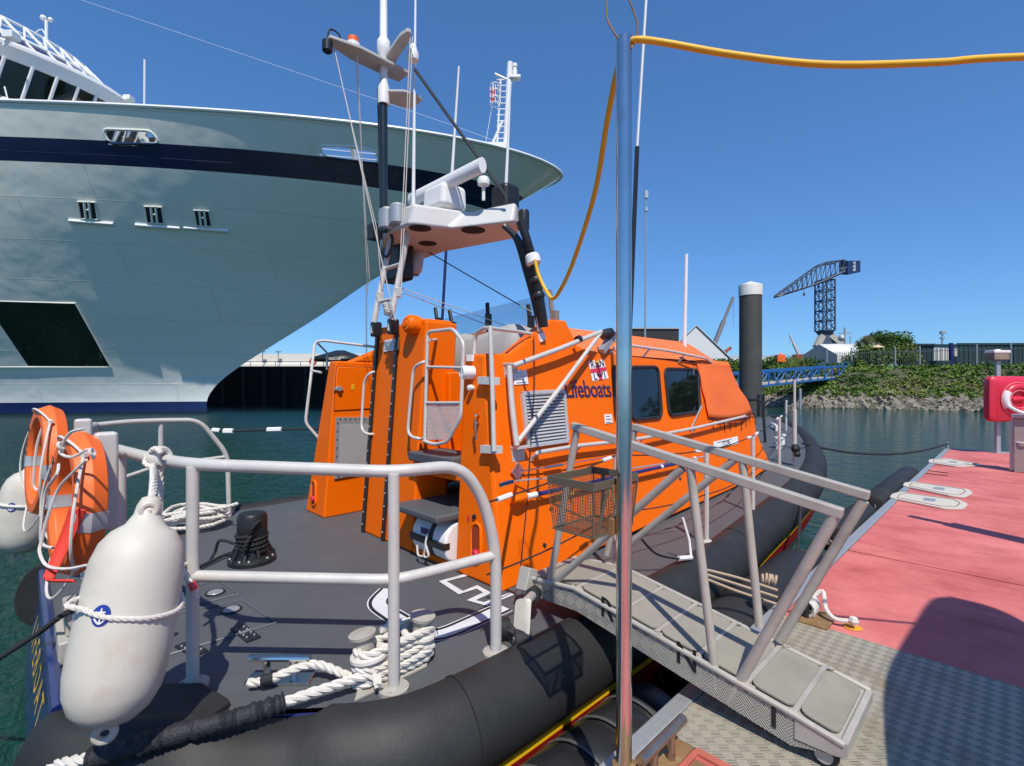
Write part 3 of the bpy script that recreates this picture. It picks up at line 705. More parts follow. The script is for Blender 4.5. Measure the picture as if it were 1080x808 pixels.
grn = M('dark_green_cladding', (.018, .045, .05), .5, var=.2, scale=.8); gw2 = M('grey_cladding', (.34, .35, .36), .6, var=.1, scale=.8); whc = M('white_cladding', (.66, .67, .66), .6, var=.06, scale=.7); rfg = M('lichened_grey_roof', (.36, .34, .29), .85, var=.25, scale=.7); dk = M('dark_open_shed', (.025, .025, .027), .8); tan = M('tan_roof_tile', (.30, .235, .15), .85, var=.2, scale=1.2); tentw = M('white_tent_fabric', (.80, .80, .80), .6, var=.03)
def ribs(mat):
    def f(t, r0, r1, d, zb, ze):
        mb = MB(); n = int((r1 - r0) / .55)
        for k in range(n): r = r0 + (r1 - r0) * (k + .5) / n; mb.obox(CF(r, d - .03, (zb + ze) / 2), RT * .06, FW * .03, (0, 0, (ze - zb) / 2 - .05))
        mb.build('cladding_rib', mat, t)
    return f
house_far('storage_unit', 951, 985, 364.5, 67, 6, 'dark green site cabin beside the round tree, behind the fence', 'building', grn, grn, extra=ribs(grn))
house_far('white_shed', 985.5, 1013, 365, 69, 6, 'white ribbed shed between the two dark green cabins', 'building', whc, grn, extra=ribs(gw2))
house_far('storage_unit', 1010, 1100, 364, 62, 6, 'long dark green cabin behind the lifebuoy station', 'building', grn, grn, extra=ribs(grn))
house_far('warehouse', 1014, 1200, 364, 95, 60, 'big far warehouse with a pale lichened roof above the green cabin', 'building', whc, rfg, yroof=352)
def arch_windows(t, r0, r1, d, zb, ze):
    for k in range(2):
        r = r0 + (r1 - r0) * (.28 + .42 * k); mb = MB(); mb.prism([CF(r - .5, d - .04, zb + .9), CF(r + .5, d - .04, zb + .9)] + [CF(r + .5 * math.cos(a), d - .04, zb + 2.0 + .6 * math.sin(a)) for a in [math.pi * j / 8 for j in range(9)]], FW * .02); w_ = mb.build('window', MT['glass'], t)
        mb = MB(); mb.tube([CF(r, d - .07, zb + .9), CF(r, d - .07, zb + 2.6)], .05, 5); mb.tube([CF(r - .5, d - .07, zb + 1.7), CF(r + .5, d - .07, zb + 1.7)], .05, 5); mb.build('window_bar', whc, w_)
# marquee: gable end turned to the left, long side with arched windows to the right
mq = thing('marquee', CF(46, 70, 4), 'white event marquee with arched windows below the tall crane', 'marquee')
d = 70; L_ = lambda px, py, dd=d: at_d(px, py, dd)
ga = [L_(846, 392, 74), L_(883, 392, 66), L_(883, 374, 66), L_(864, 363, 70), L_(846, 375, 74)]; rb_ = [L_(921, 392, 72), L_(921, 375, 72), L_(905, 362.5, 76), L_(886, 375, 80)]
mb = MB(); mb.add(ga, [(0, 1, 2, 3, 4)]); mb.build('gable_wall', gw2, mq, recalc=False)
mb = MB(); mb.add([ga[1], rb_[0], rb_[1], ga[2]], [(0, 1, 2, 3)]); mb.build('side_wall', tentw, mq, recalc=False)
mb = MB(); mb.add([ga[2], rb_[1], rb_[2], ga[3]], [(0, 1, 2, 3)]); mb.add([ga[4], ga[3], rb_[2], rb_[3]], [(0, 1, 2, 3)]); mb.build('roof', tentw, mq, recalc=False, solid=.05)
for px in (890, 901): 
    a = L_(px, 389, 67.2 + (px - 890) * .12); mb = MB(); mb.prism([a + RT * -.45, a + RT * .45] + [a + RT * .45 * math.cos(q) + Vector((0, 0, 1.1 + .5 * math.sin(q))) for q in [math.pi * j / 8 for j in range(9)]], FW * .03); w_ = mb.build('window', MT['glass'], mq); mb = MB(); mb.tube([a - FW * .02, a - FW * .02 + Vector((0, 0, 1.6))], .05, 5); mb.tube([a - FW * .02 - RT * .45 + Vector((0, 0, .8)), a - FW * .02 + RT * .45 + Vector((0, 0, .8))], .05, 5); mb.build('window_bar', tentw, w_)
a = L_(871, 391, 69); mb = MB(); mb.prism([a - RT * .5, a + RT * .5] + [a + RT * .5 * math.cos(q) + Vector((0, 0, 1.3 + .5 * math.sin(q))) for q in [math.pi * j / 8 for j in range(9)]], FW * .03); mb.build('door', dk, mq)
house_far('boat_shed', 660, 716, 347, 95, 40, 'grey boat shed with a dark open front behind the lifeboat roof', 'building', dk, gw2, zb=2)
house_far('white_shed', 692, 776, 385, 88, 30, 'white gable shed behind the lifeboat roof', 'building', whc, whc, yroof=344, gable=True, zb=2)
house_far('stone_house', 742, 774, 383, 120, 14, 'pale gabled house with a tan tiled roof between shed and pile', 'building', whc, tan, yroof=366, gable=True, zb=2)
def glaz(t, r0, r1, d, zb, ze):
    mb = MB(); mb.obox(CF(r0 + (r1 - r0) * .3, d - .06, ze - 2.2), RT * 3.2, FW * .05, (0, 0, 1.1)); w_ = mb.build('window', M('dusty_window', (.13, .14, .15), .3), t)
    mb = MB()
    for k in range(9): r = r0 + (r1 - r0) * .3 - 3.2 + .8 * k; mb.obox(CF(r, d - .12, ze - 2.2), RT * .06, FW * .05, (0, 0, 1.1))
    mb.build('window_bar', whc, w_)
house_far('workshop', 748, 828, 378, 110, 30, 'long low white workshop behind the mooring pile', 'building', whc, gw2, yroof=371, extra=glaz)

# mobile cranes and machinery beyond the bow
def boom(name, a, b, w0, w1, label, mat, base=None):
    t = thing(name, Vector((a.x, a.y, 3)), label, 'crane', 'distant mobile cranes')
    mb = MB(); mb.beam(a, a.lerp(b, .55), w0, w0); mb.beam(a.lerp(b, .5), b, w1, w1); mb.build('boom', mat, t)
    mb = MB(); mb.obox(Vector((a.x, a.y, a.z - 1.0)), RT * 1.6, FW * 1.2, (0, 0, 1.0)); mb.obox(Vector((a.x, a.y, 4.2)) - RT * .5, RT * 3.2, FW * 1.2, (0, 0, .8)); mb.build('body', M('crane_red', (.32, .05, .04), .5), t)
    mb = MB(); mb.tube([b, b - Vector((0, 0, (b - a).z * .55))], .03, 5); mb.build('hoist_rope', MT['black'], t)
    return t
boom('mobile_crane', at_d(751, 369, 130), at_d(773.5, 313.5, 130), .95, .6, 'grey telescopic crane boom raised behind the lifeboat bow, left of the pile', M('boom_grey', (.2, .19, .2), .5))
boom('mobile_crane', at_d(842.5, 374, 170), at_d(833, 353, 170), .8, .5, 'small pale crane boom tilting left behind the workshop, right of the pile', M('boom_pale', (.5, .52, .55), .5))
boom('mobile_crane', at_d(759, 376, 118), at_d(771, 366.5, 118), .9, .6, 'low red loader arm just left of the mooring pile', M('loader_red', (.30, .07, .05), .5))

# great cantilever crane
CD = 230.; tc_ = thing('hammerhead_crane', at_d(869, 376, CD), 'tall dark blue lattice cantilever crane with a counterweight box on the skyline', 'crane')
cb = M('crane_blue_steel', (.05, .075, .12), .6, var=.15, scale=.1)
def K(px, py, o=0): return at_d(px, py, CD) + FW * o - RT * (o * .0)
TW0, TW1, yb, yt = 863.8, 876.4, 349, 296
mb = MB(); dpt = 6.0
for px in (TW0, 868, 872.2, TW1):
    for o in (-dpt / 2, dpt / 2): mb.tube([K(px, yb, o), K(px, yt, o)], .38 if px in (TW0, TW1) else .22, 5)
lev = [yb - (yb - yt) * k / 5 for k in range(6)]
for i, y in enumerate(lev):
    for o in (-dpt / 2, dpt / 2): mb.tube([K(TW0, y, o), K(TW1, y, o)], .28, 5)
    for px in (TW0, TW1): mb.tube([K(px, y, -dpt / 2), K(px, y, dpt / 2)], .28, 5)
    if i < 5:
        for o in (-dpt / 2, dpt / 2):
            for a, b in ((TW0, 870), (870, TW1)): mb.tube([K(a, y, o), K(b, lev[i + 1], o)], .17, 4); mb.tube([K(b, y, o), K(a, lev[i + 1], o)], .17, 4)
        for px in (TW0, TW1): mb.tube([K(px, y, -dpt / 2), K(px, lev[i + 1], dpt / 2)], .17, 4)
mb.build('tower', cb, tc_)
mb = MB(); mb.hexa([K(866, 354, -2), K(874, 354, -2), K(874, 354, 2), K(866, 354, 2)], [K(TW0, 349, -dpt / 2), K(TW1, 349, -dpt / 2), K(TW1, 349, dpt / 2), K(TW0, 349, dpt / 2)]); mb.hexa([K(862, 378, -3), K(879, 378, -3), K(879, 378, 3), K(862, 378, 3)], [K(865, 354, -2), K(875, 354, -2), K(875, 354, 2), K(865, 354, 2)])
mb.build('slewing_base', cb, tc_)
mb = MB(); mb.beam(K(855, 367, -4), K(866, 354, -1), 2.5, 2.0, up=FW); mb.beam(K(884, 366, -4), K(874, 354, -1), 2.5, 2.0, up=FW); mb.build('base_leg', M('concrete_leg', (.33, .31, .28), .8), tc_)
# jib: top and bottom chords in two planes
tipx = (818, 312); topc = [(818, 312), (866, 278.5), (886, 276)]; botc = [(818, 313.2), (851, 303), (862, 299), (886, 288)]
def lerpc(C, px):
    for (a, ya), (b, yb2) in zip(C, C[1:]):
        if a <= px <= b: return ya + (yb2 - ya) * (px - a) / (b - a)
    return C[-1][1]
mb = MB()
for o in (-3.5, 3.5):
    mb.tube([K(*p, o * (.35 if p[0] < 830 else 1)) for p in topc], .33, 5); mb.tube([K(*p, o * (.35 if p[0] < 830 else 1)) for p in botc], .5, 5)
    xsn = [826 + 5 * k for k in range(13)]
    for i, x in enumerate(xsn):
        mb.tube([K(x, lerpc(topc, x), o), K(x, lerpc(botc, x), o)], .17, 4)
        if i < 12: mb.tube([K(x, lerpc(botc, x), o), K(xsn[i + 1], lerpc(topc, xsn[i + 1]), o)], .15, 4)
for k in range(13): x = 826 + 5 * k; mb.tube([K(x, lerpc(botc, x), -3.5), K(x, lerpc(botc, x), 3.5)], .2, 4); mb.tube([K(x, lerpc(topc, x), -3.5), K(x, lerpc(topc, x), 3.5)], .17, 4)
mb.build('jib', cb, tc_)
mb = MB(); mb.beam(K(819, 313, 0), K(840, 306.5, 0), 4, .35); mb.build('jib_walkway', M('ochre_walkway', (.40, .25, .10), .7), tc_)
mb = MB(); mb.tube([K(848, 304), K(848, 309)], .1, 4); mb.obox(K(848, 310.5), RT * .4, FW * .3, (0, 0, .6)); mb.build('hook_block', cb, tc_)
mb = MB(); kk = lambda x, y, o: at_d(x, y, CD + o); q = [kk(885, 275.5, 0), kk(894, 275, -4), kk(907.5, 274.8, 4), kk(899, 275.5, 8)]; lo = [kk(885, 289.5, 0), kk(894, 290, -4), kk(907.5, 287, 4), kk(899, 287, 8)]; mb.hexa(lo, q); cw = mb.build('counterweight', M('counterweight_blue', (.012, .028, .10), .5), tc_)
n_ = (q[2] - q[1]); mb = MB(); fn = n_.cross(Vector((0, 0, 1))).normalized(); fn = fn if fn.dot(FW) < 0 else -fn
for i, s_ in enumerate(('WE', 'ARE', 'A&P')): text(mb, s_, (q[1] + q[2]) / 2 + Vector((0, 0, -1.15 - 1.55 * i)) + fn * .1, n_, (0, 0, 1), 1.75, bold=.03)
e1_ = q[1] - q[0]; fn2 = e1_.cross(Vector((0, 0, 1))).normalized(); fn2 = fn2 if fn2.dot(FW) < 0 else -fn2
text(mb, 'A&P', (q[0] + q[1]) / 2 + Vector((0, 0, -3.4)) + fn2 * .1, e1_, (0, 0, 1), 2.0, bold=.03)
mb.build('sign_lettering', MT['white'], cw)
# ship's radar mast far behind the marquee
p = at_d(891, 366, 180); mb = MB(); mb.tube([p, p + Vector((0, 0, 7))], .4, 6); mb.beam(p + RT * -5 + Vector((0, 0, .8)), p + RT * 4.5 + Vector((0, 0, .8)), .5, .8); mb.ball(p + RT * -1.2 + Vector((0, 0, 3.2)), 1.2, 10); mb.beam(p + RT * -2 + Vector((0, 0, 5)), p + RT * 2.5 + Vector((0, 0, 5)), .3, .4); mb.tube([p + RT * 2 + Vector((0, 0, 0)), p + RT * 2 + Vector((0, 0, 4))], .2, 5)
tag(mb.build('radar_mast', MT['galv'], None), 'grey radar mast with a white dome behind the marquee roof', 'mast')

# poles on the shore
for a, b, d, r_, label in (((680, 352), (681.5, 200), 40, .055, 'tall grey lighting column behind the lifeboat, right of the steel pole'), ((993, 368), (994, 349), 110, .18, 'short thin mast above the white shed'), ((909.5, 385), (909.5, 361), 62, .05, 'thin post at the corner of the marquee')):
    p, q = at_d(*a, d), at_d(*b, d); p.z = 3.0; mb = MB(); mb.tube([p, q], [r_ * 1.4, r_], 8); mb.obox(q - Vector((0, 0, .4)), RT * r_ * 2.5, FW * r_ * 2, (0, 0, .3)); mb.obox(q - Vector((0, 0, 1.6)), RT * r_ * 2, FW * r_ * 2, (0, 0, .15)); tag(mb.build('lighting_column', MT['galv'], None), label, 'pole')

# palisade fence in bays with posts
fe = thing('palisade_fence', CF(44, 57, 3.7), 'grey steel palisade fence along the top of the green bank', 'fence')
fpath = [(872, 58.5), (898, 58), (944, 56), (970, 55), (1003, 53.5), (1030, 52.5), (1066, 51), (1110, 49)]
mb = MB(); mbr = MB(); posts = []
for (pa, da), (pb, db) in zip(fpath, fpath[1:]):
    a, b = CF((pa - 540) / FPX * da, da, 0), CF((pb - 540) / FPX * db, db, 0); n = int((b - a).length / .19)
    posts.append(a)
    for k in range(n): p = a.lerp(b, (k + .5) / n); mb.obox(p + Vector((0, 0, 4.9)), RT * .024, FW * .01, (0, 0, 1.25))
    for z in (4.2, 5.9): mbr.beam(a + Vector((0, 0, z)), b + Vector((0, 0, z)), .05, .06)
mb.build('pale', M('fence_steel', (.055, .07, .075), .6), fe); mbr.build('rail', M('fence_rail', (.09, .11, .12), .6), fe)
for p in posts: mb = MB(); mb.obox(p + Vector((0, 0, 4.9)), RT * .06, FW * .06, (0, 0, 1.6)); mb.build('fence_post', M('fence_post_steel', (.24, .28, .30), .5) if p is posts[0] else bpy.data.materials['fence_post_steel'], fe)
p = CF((1003 - 540) / FPX * 53.4, 53.4, 0); mb = MB(); mb.obox(p + Vector((0, 0, 4.8)), RT * .14, FW * .14, (0, 0, 1.9)); mb.build('fence_post', MT['navy'], fe)
p = at_d(991, 386, 52.5); mb = MB(); mb.obox(p, RT * .75, FW * .5, (0, 0, .55)); mb.obox(p + Vector((0, 0, .3)) - FW * .52, RT * .5, FW * .03, (0, 0, .15)); tag(mb.build('generator_box', grn, None), 'small dark green equipment box in front of the white shed', 'box')

# concrete ramp and blue truss footbridge
rp = thing('slipway', CF(20, 50, 0), 'sloping stained concrete abutment at the shore below the blue footbridge', 'slipway')
mb = MB(); mb.hexa([CF(13, 54, -1), CF(25.5, 50, -1), CF(27, 54, -1), CF(14, 58, -1)], [CF(13, 55.5, 1.1), CF(24.5, 51.2, 1.1), CF(27, 54, 2.6), CF(14, 58, 2.6)]); mb.build('concrete', M('stained_concrete', (.25, .22, .17), .85, var=.3, scale=.6, dirt=(.1, .09, .06), dscale=.5), rp)
br = thing('footbridge', CF(27, 47, 2), 'blue steel truss footbridge sloping down from the shore behind the boat bow', 'footbridge')
blu = M('bridge_blue_paint', (.02, .12, .36), .45, var=.1)
E0, E1 = ((768 - 540) / FPX * 41, 41, 1.85), ((891 - 540) / FPX * 55, 55, 3.05)
def BR(t, o, z): return CF(E0[0] + (E1[0] - E0[0]) * t + o * .72, E0[1] + (E1[1] - E0[1]) * t - o * .7, E0[2] + (E1[2] - E0[2]) * t + z)
mb = MB(); nb_ = 14
for o in (0, -1.8):
    mb.beam(BR(-.05, o, 0), BR(1, o, 0), .12, .18); mb.beam(BR(-.05, o, 1.25), BR(1, o, 1.25), .14, .2)
    for k in range(nb_ + 1):
        t = k / nb_; mb.beam(BR(t, o, .05), BR(t, o, 1.2), .08, .08, up=RT)
        if k < nb_: mb.beam(BR(t if k % 2 else t + 1 / nb_, o, .08), BR(t + 1 / nb_ if k % 2 else t, o, 1.2), .08, .08, up=RT)
mb.build('truss', blu, br)
mb = MB(); mb.beam(BR(-.05, -.9, .12), BR(1, -.9, .12), 1.6, .08); mb.build('deck_boards', M('pale_boards', (.50, .44, .34), .8), br)
mb = MB()
for o in (.1, -1.9):
    for k in range(4): mb.tube([BR(.92 + .05 * k, o, .2), BR(.92 + .05 * k, o, 1.6)], .04, 6)
    mb.tube([BR(.92, o, 1.6), BR(1.07, o, 1.6)], .04, 6)
mb.build('end_rail', blu, br)
mb = MB(); mb.tube([CF((844 - 540) / FPX * 46, 46, -1), CF((844 - 540) / FPX * 46, 46, 1.9)], .12, 8); tag(mb.build('mooring_post', MT['galv'], None), 'slim grey post in the water under the blue footbridge', 'post')

# trees and shrubs
def tree(name, c, hgt, crown, label, cat, group, mats, n, leaf, trunk_r=.14, seed=1, lobes=9, flat=.8):
    rg = random.Random(seed); t = thing(name, c, label, cat, group)
    mb = MB(); mb.tube([c - Vector((0, 0, .5)), c + Vector((.05, 0, hgt * .35)), c + Vector((.1, .1, hgt * .6))], [trunk_r, trunk_r * .8, trunk_r * .5], 8)
    ls = []
    for k in range(lobes):
        a = k * 2.4; rr = crown * (.25 + .55 * rg.random()); p = c + Vector((math.cos(a) * rr, math.sin(a) * rr, hgt * (.5 + .42 * rg.random()) - rr * .15)); ls.append(p); mb.tube([c + Vector((.05, 0, hgt * .3)), c.lerp(p, .6) + Vector((0, 0, .2)), p], [trunk_r * .5, trunk_r * .3, trunk_r * .12], 5)
    mb.build('trunk', M('bark', (.10, .075, .05), .9) if 'bark' not in bpy.data.materials else bpy.data.materials['bark'], t)
    mb = MB()
    for k, p in enumerate(ls): leaves(mb, p, n // lobes, crown * rg.uniform(.38, .58), leaf, rg, flat, mats[k % len(mats)])
    mb.build('crown', None, t, recalc=False); return t
def gp_(px, d, z=3.7): q = CF((px - 540) / FPX * d, d, z); return q
tm = [M_leaf('tree_leaf', (.045, .105, .016), (.12, .20, .035)), LF[1]]
tree('round_tree', gp_(934, 64), 5.2, 2.75, 'dense round green tree rising above the fence beside the marquee', 'tree', 'trees along the shore', tm, 9000, .13, .2, 3, 16)
tree('round_tree', gp_(918, 60, 3.4), 3.2, 2.6, 'lower leafy bush tree in front of the round tree by the fence', 'tree', 'trees along the shore', [tm[1], LF[0]], 4500, .12, .12, 4, 10)
tree('round_tree', gp_(948, 59, 3.4), 3.4, 2.2, 'loose olive green tree over the fence right of the round tree', 'tree', 'trees along the shore', [LF[2], tm[0], LF[0]], 3000, .11, .1, 8, 9)
tree('round_tree', gp_(902, 58, 2.8), 2.6, 1.6, 'small dark bush at the shore end of the blue footbridge', 'tree', 'trees along the shore', [tm[1], LF[0]], 2600, .11, .1, 9, 8)
def palm(px, d, hgt, label, seed, green):
    rg = random.Random(seed); c = gp_(px, d, 3.5); t = thing('cabbage_palm', c, label, 'palm', 'palms along the shore')
    mb = MB(); mb.tube([c - Vector((0, 0, .4)), c + Vector((.05, .05, hgt))], [.15, .1], 8); mb.build('trunk', bpy.data.materials['bark'], t)
    mb = MB(); top_ = c + Vector((.05, .05, hgt))
    for k in range(130):
        d_ = Vector((rg.gauss(0, 1), rg.gauss(0, 1), rg.gauss(.15, .75))).normalized(); L2 = rg.uniform(.7, 1.25); s_ = d_.orthogonal().normalized() * .035; m_ = top_ + d_ * L2 * .55 + Vector((0, 0, .12)); e = top_ + d_ * L2 - Vector((0, 0, .25 * L2))
        mb.add([top_ - s_, top_ + s_, m_ + s_ * 1.2, m_ - s_ * 1.2, e], [(0, 1, 2, 3), (3, 2, 4)])
    mb.build('fronds', green, t, recalc=False); return t
pmA, pmB = M_leaf('frond_leaf', (.07, .09, .03), (.16, .16, .06)), M_leaf('frond_green', (.06, .11, .02), (.14, .19, .05))
palm(913, 61, 4.0, 'brownish cabbage palm between the marquee and the round tree', 1, pmA); palm(906.5, 63, 3.6, 'second cabbage palm, nearer the marquee corner', 2, pmA); palm(921, 66, 4.2, 'palm half hidden at the left edge of the round tree', 3, pmA)
p = at_d(924, 364.5, 63); mb = MB(); mb.lathe([(1.0, -.3), (.5, .15), (.04, .6), (0, .62)], p, (0, 0, 1), 12); mb.tube([p + Vector((0, 0, .3)), p - Vector((0, 0, 3))], .05, 6); tag(mb.build('parasol', M('straw_parasol', (.55, .45, .28), .8), None), 'straw coloured parasol in front of the round tree', 'parasol')
def flax(px, d, z, r_, label, seed, mats):
    rg = random.Random(seed); c = gp_(px, d, z); t = thing('flax_bush', c, label, 'bush', 'bushes behind the footbridge'); mb = MB()
    for k in range(240):
        d_ = Vector((rg.gauss(0, .8), rg.gauss(0, .8), abs(rg.gauss(.9, .5)))).normalized(); L2 = r_ * rg.uniform(.6, 1.15); s_ = d_.orthogonal().normalized() * .04; b = c + Vector((rg.uniform(-.5, .5), rg.uniform(-.5, .5), 0)) * r_; mb.add([b - s_, b + s_, b + d_ * L2], [(0, 1, 2)], mats[k % len(mats)])
    mb.build('blades', None, t, recalc=False); return t
flax(842, 57, 3.7, 2.5, 'spiky yellow green flax bush above the blue footbridge', 1, [LF[2], pmB]); flax(831, 58, 3.7, 2.0, 'smaller flax bush left of the large spiky one', 2, [pmB, LF[2]])
for i, (px, d, z, rr_, lab) in enumerate(((770, 60, 3.5, 1.8, 'dark shrub between the boat bow and the mooring pile'), (757, 62, 3.5, 1.9, 'shrub just above the canvas cover of the boat'), (812, 58, 3.4, 1.8, 'low shrub right of the mooring pile'), (822, 60, 3.8, 1.7, 'shrub behind the left end of the flax bushes'), (860, 57, 3.6, 1.7, 'low green shrub right of the flax bush, below the marquee'), (874, 58.5, 3.6, 1.3, 'small shrub below the marquee door'))):
    t = thing('shrub', gp_(px, d, z), lab, 'bush', 'bushes behind the footbridge'); rg = random.Random(i + 20); mb = MB()
    for k in range(6): leaves(mb, gp_(px, d, z) + Vector((rg.uniform(-1, 1) * rr_ * .7, rg.uniform(-1, 1) * rr_ * .7, rr_ * (.3 + .4 * rg.random()))), 330, rr_ * .55, .12, rg, .8, LF[(k + i) % 2])
    mb.build('foliage', None, t, recalc=False)
p = at_d(823, 378, 57.0); mb = MB(); mb.obox(p, RT * .45, FW * .3, (0, 0, .4)); mb.lathe([(.2, .4), (.1, .6)], p, (0, 0, 1), 8); tag(mb.build('orange_bin', MT['ring'], None), 'small orange bin among the shrubs above the footbridge', 'bin')
# ============================================================ THE LIFEBOAT
XC = -4.0
boat = thing('lifeboat', (XC, 6, .98), 'orange all-weather lifeboat with grey deck and black rubber gunwale tube, moored along the red pontoon', 'lifeboat')
EDGE = [(0, .12, .98), (.6, .12, .98), (1.15, .14, .98), (1.33, .26, .98), (1.52, .52, .98), (1.80, .86, .98), (2.02, 1.14, .98), (2.09, 1.45, .98), (2.11, 2.2, .98), (2.12, 3.2, .985), (2.11, 4.2, 1.0), (2.03, 5.4, 1.04),
        (1.95, 6.6, 1.08), (1.83, 7.8, 1.13), (1.62, 9.0, 1.2), (1.28, 10.2, 1.32), (.80, 11.3, 1.46), (.25, 12.1, 1.57), (0, 12.35, 1.62)]
ed = curve([Vector(e) for e in EDGE], 5)
def side(sgn): return [Vector((XC + sgn * p.x, p.y, p.z)) for p in ed]
stb, prt = side(1), side(-1)
def normal2(P, i):
    a, b = P[max(i - 1, 0)], P[min(i + 1, len(P) - 1)]
    t = (b - a); n = Vector((t.y, -t.x, 0)).normalized()
    return n
# deck
mb = MB(); n = len(stb)
inner = .5
for i in range(n - 1):
    a, b, c, d = prt[i], stb[i], stb[i + 1], prt[i + 1]
    dz = Vector((0, 0, 0))
    if (a - b).length < 1e-4: mb.add([a, c, d], [(0, 1, 2)])
    elif (c - d).length < 1e-4: mb.add([a, b, c], [(0, 1, 2)])
    else: mb.add([a, b, c, d], [(0, 1, 2, 3)])
deck = mb.build('deck', MT['deck'], boat)
# hull with its coloured bands
HP = [(.0, -.02), (.12, -.28), (.218, -.318), (.222, -.385), (.20, -.53), (.08, -.78), (-.30, -1.3)]
mats = [MT['hullblue'], MT['hullblue'], MT['yellow'], MT['redband'], MT['hullblue'], MT['hullblue']]
mb = MB()
for P, sg in ((stb, 1), (prt, -1)):
    nn = len(P); rows = []
    for i, p in enumerate(P):
        nv = normal2(P, i) * sg
        if i == 0: nv = Vector((0, -1, 0))
        if i == nn - 1: nv = Vector((0, 1, 0))
        bowf = max(0, (p.y - 8) / 4.3)
        stern = 1 if p.y < .2 else 0
        rows.append([p + nv * (o * (1 if not stern else 0.0) - bowf * .5 * max(0, -z - .3)) + Vector((0, 0, z)) + (Vector((0, -1, 0)) * .10 * min(1, -z / .5) if stern else Vector()) for (o, z) in HP])
    for i in range(nn - 1):
        for k in range(len(HP) - 1):
            mt = MT['hullblue'] if P[i].y < .3 else mats[k]
            mb.add([rows[i][k], rows[i + 1][k], rows[i + 1][k + 1], rows[i][k + 1]], [(0, 1, 2, 3)], mt)
hull = mb.build('hull', None, boat, recalc=False)
# yellow transom lettering
mb = MB(); text(mb, 'LIFEBOAT', (XC + .03, .062, .77), (1, 0, 0), (0, .22, .97), .21, spacing=1.5); mb.build('transom_lettering', MT['yellow'], hull)
# light strip where the deck meets the transom
mb = MB(); mb.tube([(XC - 1.1, .115, .985), (XC + 1.1, .115, .985)], .03, 8); mb.build('transom_capping', MT['hullblue'], boat)
# gunwale tube (D section rubber), notched on the quarter for the mooring rope
SP = [(-.03, -.10), (-.02, .0), (.03, .035), (.10, .04), (.18, .0), (.25, -.08), (.285, -.17), (.28, -.26), (.23, -.34), (.14, -.40), (.05, -.42)]
def sponson(P, sg, name):
    mb = MB(); rows = []
    for i, p in enumerate(P):
        if p.y < .131: continue
        nv = normal2(P, i) * sg
        if i == len(P) - 1: nv = Vector((sg * .3, .95, 0)).normalized()
        sf = min(1, .62 + .38 * max(0, p.y - .13) / .4)
        k = 0
        if sg > 0:
            k = max(0, 1 - max(0, abs(p.y - .78) - .13) / .06) if abs(p.y - .78) < .19 else 0
        rows.append([p + nv * (o * sf) + Vector((0, 0, z - (.05 * k if z > -.15 else .0))) for (o, z) in SP])
    m_ = len(SP); vs = [v for r_ in rows for v in r_]; fs = []
    for i in range(len(rows) - 1):
        for j in range(m_ - 1): fs.append((i * m_ + j, (i + 1) * m_ + j, (i + 1) * m_ + j + 1, i * m_ + j + 1))
    fs.append(tuple(range(m_)))
    mb.add(vs, fs)
    return mb.build(name, MT['rubber'], boat, smooth=50)
sp1 = sponson(stb, 1, 'gunwale_tube'); sponson(prt, -1, 'gunwale_tube')
# joint seams round the tube
mb = MB()
for y in (1.42, 4.6, 8.6):
    i = min(range(len(stb)), key=lambda q: abs(stb[q].y - y) + (0 if stb[q].x > XC + .5 else 9))
    nv = normal2(stb, i)
    mb.tube(curve([stb[i] + nv * (o + .002) + Vector((0, 0, z + .002)) for (o, z) in SP[1:]], 3), .004, 5)
mb.build_each('tube_seam', MT['rubber'], sp1)
# corner cap of the quarter, a flat topped rubber block
mb = MB()
mb.prism([(-2.83, .30, .93), (-2.60, .28, .93), (-2.36, .54, .93), (-2.42, .66, .93), (-2.66, .60, .93), (-2.83, .42, .93)], (0, 0, .085))
mb.build('quarter_fender', MT['rubber'], boat, bevel=.02)

# ---- walls: side plane leans in, aft plane leans forward
def SX(z): return -2.46 - .2 * (z - 1)
def PX_(z): return -5.60 + .2 * (z - 1)
def AY(z): return 2.33 + .08 * (z - 1)
def SP_(px, py, off=0): return plane(px, py, (1, 0, .2), -2.26 + off * 1.02)
def AP(px, py, off=0): return plane(px, py, (0, 1, -.08), 2.25 - off)
prof = [(2.33, .97), (4.165, 1.03), (6.16, 1.08), (7.1, 1.12), (7.30, 1.15), (7.50, 1.9), (6.92, 2.62), (5.95, 2.655), (3.95, 2.69), (3.62, 2.735), (3.5, 2.965), (3.3, 2.955), (2.74, 2.63), (2.46, 2.62)]
house = MB()
house.prism([(SX(z), y, z) for y, z in prof], (-.14, 0, 0))
house.prism([(PX_(z), y, z) for y, z in prof], (.14, 0, 0))
# front of the wheelhouse
for (y0, z0), (y1, z1) in (((7.30, 1.15), (7.50, 1.9)), ((7.50, 1.9), (6.92, 2.62))):
    house.hexa([(SX(z0) - .003, y0 - .003, z0), (PX_(z0) + .003, y0 - .003, z0), (PX_(z0) + .003, y0 - .12, z0), (SX(z0) - .003, y0 - .12, z0)],
               [(SX(z1) - .003, y1 - .003, z1), (PX_(z1) + .003, y1 - .003, z1), (PX_(z1) + .003, y1 - .12, z1), (SX(z1) - .003, y1 - .12, z1)])
def ablock(x0, x1, z0, z1, depth, off=0., xt0=None, xt1=None, yb=None):
    """block whose aft face lies on the leaning aft bulkhead"""
    xt0 = x0 if xt0 is None else xt0; xt1 = x1 if xt1 is None else xt1
    a, b = AY(z0) - off, AY(z1) - off
    yb0, yb1 = (yb, yb) if yb else (a + depth, b + depth)
    house.hexa([(x0, a, z0), (x1, a, z0), (x1, yb0, z0), (x0, yb0, z0)], [(xt0, b, z1), (xt1, b, z1), (xt1, yb1, z1), (xt0, yb1, z1)])
